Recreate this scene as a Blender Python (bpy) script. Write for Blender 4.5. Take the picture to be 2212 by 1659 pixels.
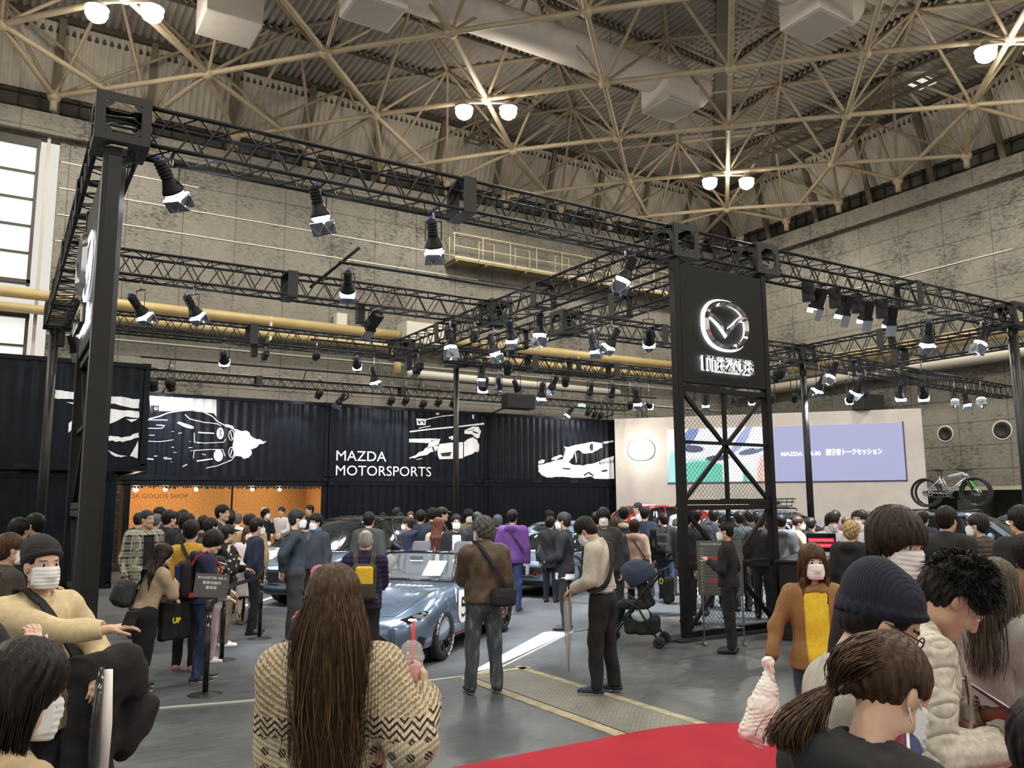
import bpy, bmesh, math, random
import numpy as np
from mathutils import Vector, Matrix, noise
from mathutils.bvhtree import BVHTree
random.seed(7); rng = np.random.RandomState(7)
PI = math.pi
SC = bpy.context.scene
for o in list(bpy.data.objects): bpy.data.objects.remove(o)
COL = SC.collection
# ---------------------------------------------------------------- camera
FPX, PITCH, ROLL, YAW, CH = 1777.3, 0.142944, -0.005753, 0.556441, 1.89
_fw = np.array([math.sin(YAW)*math.cos(PITCH), math.cos(YAW)*math.cos(PITCH), math.sin(PITCH)])
_rt = np.array([math.cos(YAW), -math.sin(YAW), 0.0]); _up = np.cross(_rt, _fw)
RT = _rt*math.cos(ROLL)+_up*math.sin(ROLL); UP = -_rt*math.sin(ROLL)+_up*math.cos(ROLL); FW = _fw
cam = bpy.data.cameras.new('camera'); camo = bpy.data.objects.new('camera', cam); COL.objects.link(camo)
camo.matrix_world = Matrix(((RT[0],UP[0],-FW[0],0),(RT[1],UP[1],-FW[1],0),(RT[2],UP[2],-FW[2],CH),(0,0,0,1)))
cam.sensor_fit = 'HORIZONTAL'; cam.sensor_width = 36.0; cam.lens = 36*FPX/2212; cam.clip_end = 300; cam.clip_start = 0.05
SC.camera = camo
# ---------------------------------------------------------------- world, exposure
w = bpy.data.worlds.new('hall_air'); SC.world = w; w.use_nodes = True
w.node_tree.nodes['Background'].inputs[0].default_value = (1.0, 0.95, 0.87, 1)
w.node_tree.nodes["Background"].inputs[1].default_value = 0.55
vs = SC.view_settings; vs.view_transform = 'Standard'; vs.look = 'None'; vs.gamma = 1; vs.use_curve_mapping = False
vs.exposure = 0.55
cy = SC.cycles
cy.max_bounces = 5; cy.diffuse_bounces = 2; cy.glossy_bounces = 3; cy.transmission_bounces = 4; cy.transparent_max_bounces = 8
cy.caustics_reflective = False; cy.caustics_refractive = False; cy.sample_clamp_indirect = 4.0; cy.sample_clamp_direct = 0.0
cy.use_denoising = True; cy.use_adaptive_sampling = True; cy.adaptive_threshold = 0.03
try: cy.use_light_tree = True
except Exception: pass
LAMP_W, SPOT_W, KEY_W = 250.0, 420.0, 0.0
S = 1.45
def lattice(i, j, dz=0.0):
    return Vector(((13.836+1.993*i+2.091*j)*S, (12.53+1.946*i-2.065*j)*S, 1.89+S*(10-.147*i-.007*j-.019*j*j+dz)))
XW, YW = 31.9, 30.16
LAMP_IJ = [(i, j) for i in range(-12, 5, 2) for j in range(-10, 11, 2) if ((i//2+j//2) % 2)]
LAMPS = []
for ij in LAMP_IJ:
    P = lattice(*ij)
    if -20 < P.x < XW-1 and -14 < P.y < YW-1: LAMPS.append(P)
for k, P in enumerate(LAMPS):
    L = bpy.data.lights.new('high_bay_light', 'SPOT'); L.energy = LAMP_W*6; L.color = (1.0, 0.94, 0.83); L.shadow_soft_size = 0.35
    L.spot_size = math.radians(172); L.spot_blend = 0.5
    o = bpy.data.objects.new('high_bay_light', L); o.location = P+Vector((0.0, 0.0, -0.75)); COL.objects.link(o)
    L = bpy.data.lights.new('high_bay_glow', 'POINT'); L.energy = 150; L.color = (1.0, 0.90, 0.76); L.shadow_soft_size = 0.4
    o = bpy.data.objects.new('high_bay_glow', L); o.location = P+Vector((0.0, 0.0, -0.9)); COL.objects.link(o)
# ---------------------------------------------------------------- helpers
def ray(px, py): return RT*(px-1106)-UP*(py-829.5)+FW*FPX
def at(px, py, ax, val):
    d = ray(px, py); t = (val-(0, 0, CH)[ax])/d[ax]
    return Vector((d[0]*t, d[1]*t, CH+d[2]*t))
def depth_at(px, py, dep):
    d = ray(px, py); return Vector((d[0]*dep/FPX, d[1]*dep/FPX, CH+d[2]*dep/FPX))
MATS = {}
def mat(name, col=(.5,.5,.5), rough=.6, metal=0.0, emit=None, es=0.0, alpha=None, noise_=None, bump=0.0, bscale=200., coat=0.0, spec=None, trans=0.0, sheen=0.0):
    if name in MATS: return MATS[name]
    m = bpy.data.materials.new(name); m.use_nodes = True; nt = m.node_tree; b = nt.nodes['Principled BSDF']
    b.inputs['Base Color'].default_value = (*col, 1); b.inputs['Roughness'].default_value = rough; b.inputs['Metallic'].default_value = metal
    if emit: b.inputs['Emission Color'].default_value = (*emit, 1); b.inputs['Emission Strength'].default_value = es
    if alpha is not None: b.inputs['Alpha'].default_value = alpha
    if coat: b.inputs['Coat Weight'].default_value = coat; b.inputs['Coat Roughness'].default_value = .03
    if spec is not None: b.inputs['Specular IOR Level'].default_value = spec
    if trans: b.inputs['Transmission Weight'].default_value = trans
    if sheen: b.inputs['Sheen Weight'].default_value = sheen
    if noise_ or bump:
        tc = nt.nodes.new('ShaderNodeTexCoord'); mp = nt.nodes.new('ShaderNodeMapping'); nt.links.new(tc.outputs['Object'], mp.inputs[0])
        if noise_:
            sc, amt, st = (list(noise_)+[(1,1,1)])[:3] if len(noise_) < 3 else noise_
            mp.inputs['Scale'].default_value = st
            n = nt.nodes.new('ShaderNodeTexNoise'); n.inputs['Scale'].default_value = sc; n.inputs['Detail'].default_value = 4
            nt.links.new(mp.outputs[0], n.inputs[0])
            r = nt.nodes.new('ShaderNodeValToRGB'); r.color_ramp.elements[0].position = .3; r.color_ramp.elements[1].position = .7
            r.color_ramp.elements[0].color = (*[c*(1-amt) for c in col], 1); r.color_ramp.elements[1].color = (*[min(1, c*(1+amt)) for c in col], 1)
            nt.links.new(n.outputs[0], r.inputs[0]); nt.links.new(r.outputs[0], b.inputs['Base Color'])
        if bump:
            n2 = nt.nodes.new('ShaderNodeTexNoise'); n2.inputs['Scale'].default_value = bscale; nt.links.new(tc.outputs['Object'], n2.inputs[0])
            bp = nt.nodes.new('ShaderNodeBump'); bp.inputs['Strength'].default_value = bump; bp.inputs['Distance'].default_value = .01
            nt.links.new(n2.outputs[0], bp.inputs['Height']); nt.links.new(bp.outputs[0], b.inputs['Normal'])
    MATS[name] = m; return m
def tag(o, label=None, cat=None, group=None, kind=None):
    if label: o['label'] = label
    if cat: o['category'] = cat
    if group: o['group'] = group
    if kind: o['kind'] = kind
    return o
def mesh_np(name, V, F, smooth=False):
    """V (n,3) array, F: (m,3|4) int array or list of lists"""
    me = bpy.data.meshes.new(name)
    V = np.asarray(V, dtype=np.float32)
    if isinstance(F, np.ndarray):
        m, k = F.shape
        me.vertices.add(len(V)); me.vertices.foreach_set('co', V.ravel())
        me.loops.add(m*k); me.loops.foreach_set('vertex_index', F.astype(np.int32).ravel())
        me.polygons.add(m); me.polygons.foreach_set('loop_start', np.arange(0, m*k, k, dtype=np.int32))
        try: me.polygons.foreach_set('loop_total', np.full(m, k, dtype=np.int32))
        except Exception: pass
        me.update(calc_edges=True)
    else:
        me.from_pydata([tuple(v) for v in V.tolist()], [], F)
    if smooth: me.polygons.foreach_set('use_smooth', np.ones(len(me.polygons), dtype=bool))
    return me
def link(name, me, m=None, parent=None, loc=None, rot=None):
    o = bpy.data.objects.new(name, me); COL.objects.link(o)
    if m is not None:
        for x in (m if isinstance(m, (list, tuple)) else [m]): me.materials.append(x)
    if parent is not None: o.parent = parent
    if loc is not None: o.location = loc
    if rot is not None: o.rotation_euler = rot
    return o
def empty(name, loc=(0,0,0), rz=0, label=None, cat=None, group=None, rot=None):
    o = bpy.data.objects.new(name, None); COL.objects.link(o); o.location = loc; o.rotation_euler = rot if rot else (0, 0, rz)
    o.empty_display_size = .2
    return tag(o, label, cat, group)
class MB:
    """collects shapes; build() links ONE mesh object"""
    def __init__(s): s.v = []; s.f = []; s.mi = []; s.sm = []; s.cur = 0; s.smooth = False; s.M = None
    def add(s, V, F):
        n = len(s.v)
        if s.M is not None: V = [s.M @ Vector(p) for p in V]
        s.v += [tuple(p) for p in V]
        for f in F: s.f.append([i+n for i in f]); s.mi.append(s.cur); s.sm.append(s.smooth)
    def box(s, c, d, rot=None, bev=0):
        x, y, z = d[0]/2, d[1]/2, d[2]/2
        if bev > 0:
            b = bev; V = []
            for sx in (-1,1):
                for sy in (-1,1):
                    for sz in (-1,1):
                        V += [(sx*(x-b), sy*(y-b), sz*z), (sx*(x-b), sy*y, sz*(z-b)), (sx*x, sy*(y-b), sz*(z-b))]
            bm = bmesh.new(); vs_ = [bm.verts.new(p) for p in V]; r = bmesh.ops.convex_hull(bm, input=vs_)
            bm.verts.index_update(); V = [v.co.copy() for v in bm.verts]; F = [[v.index for v in f.verts] for f in bm.faces]; bm.free()
        else:
            V = [(a*x, b*y, e*z) for a in (-1,1) for b in (-1,1) for e in (-1,1)]
            F = [[0,1,3,2],[4,6,7,5],[0,4,5,1],[2,3,7,6],[0,2,6,4],[1,5,7,3]]
        if rot is not None: V = [rot @ Vector(p) for p in V]
        s.add([Vector(p)+Vector(c) for p in V], F); return s
    def bar(s, a, b, w, h=None, up=(0,0,1)):
        a, b = Vector(a), Vector(b); d = b-a; L = d.length
        if L < 1e-6: return s
        d.normalize(); u = Vector(up)
        if abs(d.dot(u)) > .99: u = Vector((1,0,0))
        r = d.cross(u).normalized(); u = r.cross(d)
        return s.box((a+b)/2, (w, L, h or w), Matrix((r, d, u)).transposed())
    def tube(s, pts, r, n=8, caps=True, closed=False):
        pts = [Vector(p) for p in pts]; N = len(pts); R = r if isinstance(r, (list, tuple)) else [r]*N
        V = []; F = []; pr = None
        for i, p in enumerate(pts):
            if closed: t = (pts[(i+1) % N]-pts[i-1])
            else: t = (pts[min(i+1, N-1)]-pts[max(i-1, 0)])
            t.normalize()
            if pr is None:
                u = Vector((0,0,1)) if abs(t.z) < .9 else Vector((1,0,0))
                pr = (u-t*u.dot(t)).normalized()
            else:
                pr = (pr-t*pr.dot(t)); pr = pr.normalized() if pr.length > 1e-6 else Vector((1,0,0))
            q = t.cross(pr)
            for k in range(n):
                a = 2*PI*k/n; V.append(p+pr*math.cos(a)*R[i]+q*math.sin(a)*R[i])
        for i in range(N if closed else N-1):
            for k in range(n):
                a = i*n+k; b = i*n+(k+1) % n; c = ((i+1) % N)*n+(k+1) % n; d = ((i+1) % N)*n+k; F.append([a,b,c,d])
        if caps and not closed: F.append(list(range(n))[::-1]); F.append([(N-1)*n+k for k in range(n)])
        sm = s.smooth; s.smooth = n > 4; s.add(V, F); s.smooth = sm; return s
    def lathe(s, prof, c=(0,0,0), n=24, M=None, caps=False):
        """prof: (r, z) list around local z"""
        V = []; F = []; m = len(prof)
        for i in range(n):
            a = 2*PI*i/n
            for r, z in prof: V.append(Vector((r*math.cos(a), r*math.sin(a), z)))
        for i in range(n):
            for k in range(m-1): F.append([i*m+k, ((i+1) % n)*m+k, ((i+1) % n)*m+k+1, i*m+k+1])
        if caps: F.append([i*m for i in range(n)][::-1]); F.append([i*m+m-1 for i in range(n)])
        if M is not None: V = [M @ p for p in V]
        sm = s.smooth; s.smooth = True; s.add([p+Vector(c) for p in V], F); s.smooth = sm; return s
    def prism(s, poly, axis, a, b):
        """extrude 2d polygon along axis from a to b. axis 0: poly=(y,z) 1:(x,z) 2:(x,y)"""
        def P(p, t): return (t, p[0], p[1]) if axis == 0 else ((p[0], t, p[1]) if axis == 1 else (p[0], p[1], t))
        n = len(poly); V = [P(p, a) for p in poly]+[P(p, b) for p in poly]
        F = [list(range(n)), list(range(2*n-1, n-1, -1))]+[[i, i+n, (i+1) % n+n, (i+1) % n] for i in range(n)]
        s.add(V, F); return s
    def sphere(s, c, r, n=12, m=8):
        rr = r if isinstance(r, (tuple, list)) else (r, r, r); V = []; F = []
        for i in range(m+1):
            t = PI*i/m
            for k in range(n):
                a = 2*PI*k/n; V.append((c[0]+rr[0]*math.sin(t)*math.cos(a), c[1]+rr[1]*math.sin(t)*math.sin(a), c[2]+rr[2]*math.cos(t)))
        for i in range(m):
            for k in range(n): F.append([i*n+k, (i+1)*n+k, (i+1)*n+(k+1) % n, i*n+(k+1) % n])
        sm = s.smooth; s.smooth = True; s.add(V, F); s.smooth = sm; return s
    def build(s, name, m, parent=None, loc=None, rot=None):
        me = bpy.data.meshes.new(name); me.from_pydata(s.v, [], s.f)
        me.polygons.foreach_set('material_index', s.mi); me.polygons.foreach_set('use_smooth', s.sm)
        bm = bmesh.new(); bm.from_mesh(me); bmesh.ops.recalc_face_normals(bm, faces=bm.faces); bm.to_mesh(me); bm.free()
        me.update()
        return link(name, me, m, parent, loc, rot)
def copy_tree(o, loc=None, rot=None, label=None, parent=None, group=None):
    c = o.copy(); COL.objects.link(c)
    if parent is not None: c.parent = parent
    if loc is not None: c.location = loc
    if rot is not None: c.rotation_euler = rot
    if label: c['label'] = label
    if group: c['group'] = group
    for ch in o.children: copy_tree(ch, parent=c)
    return c
def text_mesh(name, s, size, m, parent=None, M=None, extrude=.004, align='LEFT', xs=1.0, shear=0, weight=0.0, dep=None):
    cu = bpy.data.curves.new(name, 'FONT'); cu.body = s; cu.size = size; cu.extrude = extrude; cu.align_x = align; cu.resolution_u = 3
    cu.shear = shear; cu.offset = weight
    o = bpy.data.objects.new(name+'_c', cu); COL.objects.link(o)
    dg = bpy.context.evaluated_depsgraph_get(); me = bpy.data.meshes.new_from_object(o.evaluated_get(dg))
    bpy.data.objects.remove(o)
    if xs != 1.0: me.transform(Matrix.Diagonal((xs, 1, 1, 1)))
    if M is not None: me.transform(M)
    if dep: dep(me)
    me.name = name; me.materials.clear()
    return link(name, me, m, parent)
def frame_M(origin, xdir, ydir):
    x = Vector(xdir).normalized(); y = Vector(ydir).normalized(); z = x.cross(y)
    M = Matrix((x, y, z)).transposed().to_4x4(); M.translation = Vector(origin); return M
# ================================================================ THE HALL
def node_mat(name): 
    m = bpy.data.materials.new(name); m.use_nodes = True; MATS[name] = m; nt = m.node_tree
    return m, nt, nt.nodes['Principled BSDF'], nt.nodes.new('ShaderNodeTexCoord')
def N(nt, t, **k):
    n = nt.nodes.new(t)
    for a, b in k.items():
        if a.startswith('i_'): n.inputs[a[2:].replace('_', ' ')].default_value = b
        else: setattr(n, a, b)
    return n
def ramp(nt, src, stops):
    r = nt.nodes.new('ShaderNodeValToRGB'); e = r.color_ramp.elements
    while len(e) < len(stops): e.new(.5)
    for x, (p, c) in zip(e, stops): x.position = p; x.color = (*c, 1) if len(c) == 3 else c
    nt.links.new(src, r.inputs[0]); return r
# polished dark floor
m, nt, b, tc = node_mat('hall_floor')
n = N(nt, 'ShaderNodeTexNoise', i_Scale=.9); n.inputs['Detail'].default_value = 8; nt.links.new(tc.outputs['Object'], n.inputs[0])
r = ramp(nt, n.outputs[0], [(.35, (.075,.083,.090)), (.65, (.125,.137,.146))]); nt.links.new(r.outputs[0], b.inputs['Base Color'])
mp = N(nt, 'ShaderNodeMapping'); mp.inputs['Scale'].default_value = (1, 8, 1); nt.links.new(tc.outputs['Object'], mp.inputs[0])
n2 = N(nt, 'ShaderNodeTexNoise', i_Scale=3.0); n2.inputs['Detail'].default_value = 6; nt.links.new(mp.outputs[0], n2.inputs[0])
r2 = ramp(nt, n2.outputs[0], [(.3, (.26,)*3), (.7, (.46,)*3)]); nt.links.new(r2.outputs[0], b.inputs['Roughness'])
floor = MB(); floor.box((10, 10, -.05), (70, 60, .1)); tag(floor.build('floor', m), kind='structure')
# booth carpet (asphalt grey)
m, nt, b, tc = node_mat('asphalt_carpet'); b.inputs['Roughness'].default_value = .9
n = N(nt, 'ShaderNodeTexNoise', i_Scale=260.0); nt.links.new(tc.outputs['Object'], n.inputs[0])
n3 = N(nt, 'ShaderNodeTexNoise', i_Scale=.8); n3.inputs['Detail'].default_value = 5; nt.links.new(tc.outputs['Object'], n3.inputs[0])
ad = N(nt, 'ShaderNodeMath', operation='ADD'); nt.links.new(n.outputs[0], ad.inputs[0]); nt.links.new(n3.outputs[0], ad.inputs[1])
r = ramp(nt, ad.outputs[0], [(.75, (.065,.072,.080)), (1.0, (.145,.158,.172))]); r.color_ramp.elements[1].position = 1.0
mul = N(nt, 'ShaderNodeMath', operation='MULTIPLY'); mul.inputs[1].default_value = .8; nt.links.new(ad.outputs[0], mul.inputs[0]); nt.links.new(mul.outputs[0], r.inputs[0])
nt.links.new(r.outputs[0], b.inputs['Base Color'])
edge = [(-6,8.75),(1.19,8.62),(2.47,8.34),(4.5,8.24),(5.05,8.42),(7.3,10.1),(9.5,10.6),(18,10.6),(21,16),(21,26.1),(-6,26.1)]
mb = MB(); mb.prism([(x,y) for x, y in edge], 2, 0.0, .012); tag(mb.build('floor_carpet', m), kind='structure')
mb = MB()
for (x0,y0),(x1,y1) in zip(edge[0:6], edge[1:6]): mb.bar((x0,y0,.008), (x1,y1,.008), .03, .014)
tag(mb.build('trim_1', mat('carpet_edge', (.55,.55,.52), .5)), kind='structure')
mb = MB(); mb.prism([(4.62,8.36),(4.92,8.42),(7.15,10.02),(7.05,10.28),(6.9,10.27)], 2, .010, .017)
mb.prism([(4.0,16.0),(4.15,16.0),(6.4,19),(6.25,19)], 2, .010, .017); mb.prism([(12.2,12.6),(12.45,12.6),(15.2,16.2),(14.95,16.2)], 2, .010, .017)
tag(mb.build('floor_marking', mat('white_line', (.85,.86,.88), .55)), kind='structure')
# red carpet with the rounded front
m = mat('red_carpet', (.38,.009,.026), .95, noise_=(180, .12), bump=.3, bscale=300)
P = [(2.2,-.5),(1.9,5.45),(2.95,5.53),(4.66,5.53)]
P += [(4.66+1.5*math.sin(a), 4.2+1.33*math.cos(a)) for a in [i*PI/16 for i in range(1,9)]]+[(6.9,3.0),(7.5,-.5)]
mb = MB(); mb.prism(P, 2, 0.0, .010); tag(mb.build('floor_red_carpet', m), kind='structure')
# strip of textured guide plates
m, nt, b, tc = node_mat('plate_strip'); b.inputs['Roughness'].default_value = .45; b.inputs['Metallic'].default_value = .2
br = N(nt, 'ShaderNodeTexBrick', i_Scale=9.0); br.inputs['Color1'].default_value = (.30,.29,.24,1); br.inputs['Color2'].default_value = (.24,.23,.19,1); br.inputs['Mortar'].default_value = (.09,.09,.08,1)
br.inputs['Mortar Size'].default_value = .03; nt.links.new(tc.outputs['Object'], br.inputs[0]); nt.links.new(br.outputs[0], b.inputs['Base Color'])
bp = N(nt, 'ShaderNodeBump', i_Strength=.6); bp.inputs['Distance'].default_value = .01; nt.links.new(br.outputs['Fac'], bp.inputs['Height']); bp.invert = True; nt.links.new(bp.outputs[0], b.inputs['Normal'])
mb = MB(); mb.box((4.88, 6.7, .004), (.66, 3.0, .01)); tag(mb.build('floor_plate_strip', m), kind='structure')
mb = MB(); mb.box((4.47, 6.7, .004), (.12, 3.0, .009)); mb.box((5.27, 6.9, .004), (.10, 3.0, .009)); mb.box((5.02, 8.28, .004), (.7, .10, .009))
mb.bar((9.6,12.7,.004), (14.0,13.3,.004), .12, .009)
tag(mb.build('floor_strip_border', mat('strip_border', (.36,.32,.20), .6, noise_=(9,.3))), kind='structure')

# ---------------- concrete walls
def concrete(name, pitch_h, pitch_v, off=(0,0), base=(.165,.155,.130)):
    m, nt, b, tc = node_mat(name); b.inputs['Roughness'].default_value = .85
    n = N(nt, 'ShaderNodeTexNoise', i_Scale=.55); n.inputs['Detail'].default_value = 9; n.inputs['Roughness'].default_value = .65; nt.links.new(tc.outputs['Object'], n.inputs[0])
    n2 = N(nt, 'ShaderNodeTexNoise', i_Scale=9.0); n2.inputs['Detail'].default_value = 8; n2.inputs['Roughness'].default_value = .75
    mp = N(nt, 'ShaderNodeMapping'); mp.inputs['Scale'].default_value = (.6,.6,1.4); nt.links.new(tc.outputs['Object'], mp.inputs[0]); nt.links.new(mp.outputs[0], n2.inputs[0])
    mix = N(nt, 'ShaderNodeMath', operation='MULTIPLY_ADD'); mix.inputs[1].default_value = .55; nt.links.new(n2.outputs[0], mix.inputs[0]); 
    mm = N(nt, 'ShaderNodeMath', operation='MULTIPLY'); mm.inputs[1].default_value = .45; nt.links.new(n.outputs[0], mm.inputs[0]); nt.links.new(mm.outputs[0], mix.inputs[2])
    d = [c*.35 for c in base]; l = [c*1.3 for c in base]
    r = ramp(nt, mix.outputs[0], [(.40, d), (.475, base), (.57, l)])
    # joints : mod of coordinates
    sep = N(nt, 'ShaderNodeSeparateXYZ'); nt.links.new(tc.outputs['Object'], sep.inputs[0])
    def line(sock, pitch, o, wd):
        a = N(nt, 'ShaderNodeMath', operation='ADD'); a.inputs[1].default_value = -o+pitch*200+pitch/2; nt.links.new(sock, a.inputs[0])
        q = N(nt, 'ShaderNodeMath', operation='MODULO'); q.inputs[1].default_value = pitch; nt.links.new(a.outputs[0], q.inputs[0])
        s_ = N(nt, 'ShaderNodeMath', operation='SUBTRACT'); s_.inputs[1].default_value = pitch/2; nt.links.new(q.outputs[0], s_.inputs[0])
        ab = N(nt, 'ShaderNodeMath', operation='ABSOLUTE'); nt.links.new(s_.outputs[0], ab.inputs[0])
        c = N(nt, 'ShaderNodeMath', operation='LESS_THAN'); c.inputs[1].default_value = wd; nt.links.new(ab.outputs[0], c.inputs[0]); return c.outputs[0]
    h = line(sep.outputs['Z'], pitch_v, off[1], .016)
    xy = N(nt, 'ShaderNodeMath', operation='ADD'); nt.links.new(sep.outputs['X'], xy.inputs[0]); nt.links.new(sep.outputs['Y'], xy.inputs[1])
    v = line(xy.outputs[0], pitch_h, off[0], .014)
    mx = N(nt, 'ShaderNodeMath', operation='MAXIMUM'); nt.links.new(h, mx.inputs[0]); nt.links.new(v, mx.inputs[1])
    c = N(nt, 'ShaderNodeMixRGB'); c.blend_type = 'MULTIPLY'; c.inputs[2].default_value = (.42,.40,.36,1)
    nt.links.new(mx.outputs[0], c.inputs[0]); nt.links.new(r.outputs[0], c.inputs[1]); nt.links.new(c.outputs[0], b.inputs['Base Color'])
    bp = N(nt, 'ShaderNodeBump', i_Strength=.35); bp.inputs['Distance'].default_value = .02; nt.links.new(mix.outputs[0], bp.inputs['Height']); nt.links.new(bp.outputs[0], b.inputs['Normal'])
    return m
CB = concrete('concrete_back', 1.83, .905, (.35, 13.24-.905*30))
CR = concrete('concrete_right', 1.9, .905, (.6, 12.11-.905*30))
ZT = 14.72
mb = MB(); mb.box(((XW+1.0)/2+.25, YW+.2, 7.0), (XW-1.0+.5, .4, 14.0)); mb.box((-8.2, YW+.2, 14.1), (18.4,.4,.25)); tag(mb.build('wall_back', CB), kind='structure')
mb = MB(); mb.box((6, YW+.02, 14.36), (54, .75, .72), bev=.02); tag(mb.build('wall_back_parapet', CB), kind='structure')
mb = MB(); mb.box((XW+.2, 11.5, (14+2.25)/2), (.4, 37.7, 14-2.25)); mb.box((XW+.2, 27.0, 1.1), (.4, 6.6, 2.3)); tag(mb.build('wall_right', CR), kind='structure')
mb = MB(); mb.box((XW+.02, 11.5, 14.36), (.75, 37.7, .72), bev=.02); tag(mb.build('wall_right_parapet', CR), kind='structure')
mb = MB(); mb.box((XW-.12, 11.5, 2.32), (.24, 24, .14)); tag(mb.build('trim_2', mat('wall_ledge', (.42,.40,.33), .8)), kind='structure')
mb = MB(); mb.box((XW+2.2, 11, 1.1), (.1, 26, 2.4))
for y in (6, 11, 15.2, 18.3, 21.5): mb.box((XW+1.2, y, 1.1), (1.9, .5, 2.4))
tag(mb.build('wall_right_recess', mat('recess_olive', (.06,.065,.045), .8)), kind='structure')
# thin ledges on the panel joints, caught light put into their pale colour
mb = MB()
for k, z in enumerate((13.24, 12.335, 11.43, 10.525)):
    mb.box((1.05+[2.2,11,8,3.2][k], YW-.012, z), ([4.4,22,16,6.4][k], .03, .035))
mb.box((16.5, YW-.02, 7.4), (31, .06, .05)); mb.box((16.5, YW-.02, 6.5), (31, .06, .04))
mb.box((XW-.012, 20, 11.24), (.03, 9, .035))
tag(mb.build('trim_3', mat('joint_catchlight', (.62,.60,.50), .6)), kind='structure')
# round ports in the right-hand wall
for (px, py, r_) in ((2042, 937, .27), (2165, 929, .31)):
    p = at(px, py, 0, XW-.01); e = empty('wall_vent', p, label=('round black air port in the concrete wall beside the pale stage wall' if px < 2100 else 'round black air port in the concrete wall near the corner column'), cat='air vent')
    mb = MB(); M = Matrix.Rotation(-PI/2, 4, 'Y')
    mb.lathe([(r_, .0), (r_+.05, .03), (r_+.07, .0), (r_+.05,-.02)], n=28, M=M); mb.build('rim', mat('port_rim', (.55,.52,.44), .5), e)
    mb = MB(); mb.lathe([(r_+.01, .01), (r_*.75,.05), (r_*.6,.01), (0.001,.005)], n=28, M=M); mb.build('throat', mat('port_dark', (.006,.006,.006), .6), e)
# ---------------- tall shutter windows at the left of the back wall
def win(k, x0, x1, z0, z1, n_):
    fr = MB(); fr.box(((x0+x1)/2, YW+.12, z1+.12), (x1-x0+.2, .3, .26)); fr.box((x1+.04, YW+.1, (z0+z1)/2), (.10, .3, z1-z0+.3))
    fr.box(((x0+x1)/2, YW+.1, z0-.05), (x1-x0+.2,.3,.12))
    for i in range(1, n_): fr.box(((x0+x1)/2, YW+.06, z0+(z1-z0)*i/n_), (x1-x0, .08, .07))
    w_ = empty('window_%d' % k, (0,0,0)); tag(w_, kind='structure')
    fr.build('window_frame', mat('window_frame', (.05,.042,.03), .6), w_)
    g = MB(); g.box(((x0+x1)/2, YW+.14, (z0+z1)/2), (x1-x0, .04, z1-z0)); g.build('window_pane', mat('frosted_pane', (.78,.78,.75), .4, emit=(.82,.84,.82), es=.55), w_)
win(1, -6, .34, 9.08, 13.62, 5); win(2, -6, .40, 6.02, 7.85, 2)
mb = MB(); mb.box((-3, YW+.3, 2.9), (8.0, .3, 5.9)); tag(mb.build('wall_left_lower', mat('painted_wall', (.33,.31,.26), .8, noise_=(2,.15))), kind='structure')
mb = MB(); mb.box((.66, YW-.02, 9.2), (.10,.14,10.4)); mb.box((-2.5, YW+.02, 5.72), (6.6, .16, .2)); tag(mb.build('trim_4', mat('pale_trim', (.42,.40,.34), .7)), kind='structure')
# pale service door and notice at the far left
d = empty('door_1', (0,0,0)); tag(d, kind='structure')
mb = MB(); a = at(-40,1000,1,YW-.3); c = at(28,1130,1,YW-.3); mb.box(((a.x+c.x)/2, YW-.3, 1.2), (c.x-a.x, .1, 2.9)); mb.build('door_leaf', mat('door_pale', (.52,.54,.5), .6), d)
mb = MB(); mb.box((c.x-.35, YW-.37, 1.55), (.5, .02, 1.2)); mb.build('notice_sheet', mat('notice_blue', (.55,.62,.78), .5), d)
mb = MB(); mb.box(((a.x+c.x)/2, YW-.37, 2.58), (c.x-a.x, .02, .08)); mb.build('green_band', mat('band_green', (.02,.25,.08), .5), d)
# ---------------- service pipes
YEL = mat('pipe_yellow', (.48,.37,.17), .45, noise_=(1.5,.1)); PAL = mat('pipe_pale', (.55,.52,.44), .5)
def pipe(name, pts, r_, m_, label, br=None):
    e = empty(name, (0,0,0), label=label, cat='pipe'); mb = MB(); mb.tube(pts, r_, 16); mb.build('pipe_run', m_, e)
    if br:
        mb = MB()
        for p in br: mb.box(p, (.09, .5, .9)); 
        mb.build('bracket', PAL, e)
    return e
pipe('service_pipe', [(-6,29.66,8.53),(13.2,29.66,8.5)], .175, YEL, 'upper yellow service pipe along the concrete back wall, ending at the pale box', [(8.05,29.75,8.2)])
pipe('service_pipe', [(-6,29.62,8.05),(12.6,29.62,8.0),(12.9,29.5,7.8),(13.0,29.4,7.4),(13.0,29.4,6.9)], .15, YEL, 'lower yellow service pipe along the back wall that bends down under the box')
pipe('service_pipe', [(13.4,29.3,6.95),(24,29.3,6.85)], .16, PAL, 'pale pipe running low behind the hanging stage lamps')
pipe('service_pipe', [(15.5,29.66,8.5),(31.2,29.66,8.5)], .2, YEL, 'yellow pipe along the back wall to the right of the pale box', [(17.6,29.75,8.0),(21.9,29.75,8.0)])
pipe('service_pipe', [(15.5,29.62,7.9),(31.2,29.62,7.9)], .14, YEL, 'thinner yellow pipe under the one right of the pale box')
zA = at(2100,727,0,31.3).z; pipe('service_pipe', [(31.2,29.4,zA),(31.2,-4,zA)], .30, YEL, 'thick yellow pipe along the right-hand concrete wall', [(31.5,19.5,zA-.5),(31.5,15.2,zA-.5)])
zB = at(2100,775,0,31.2).z; pipe('service_pipe', [(31.15,29.2,zB),(31.15,-4,zB)], .22, PAL, 'thick cream pipe under the yellow one on the right-hand wall')
mb = MB(); mb.box((14.3, 29.5, 8.55), (2.2, 1.0, .85), bev=.02); tag(mb.build('junction_box', mat('box_pale', (.52,.50,.42), .6)), 'large pale duct box on the back wall where the yellow pipe ends', 'box')
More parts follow.
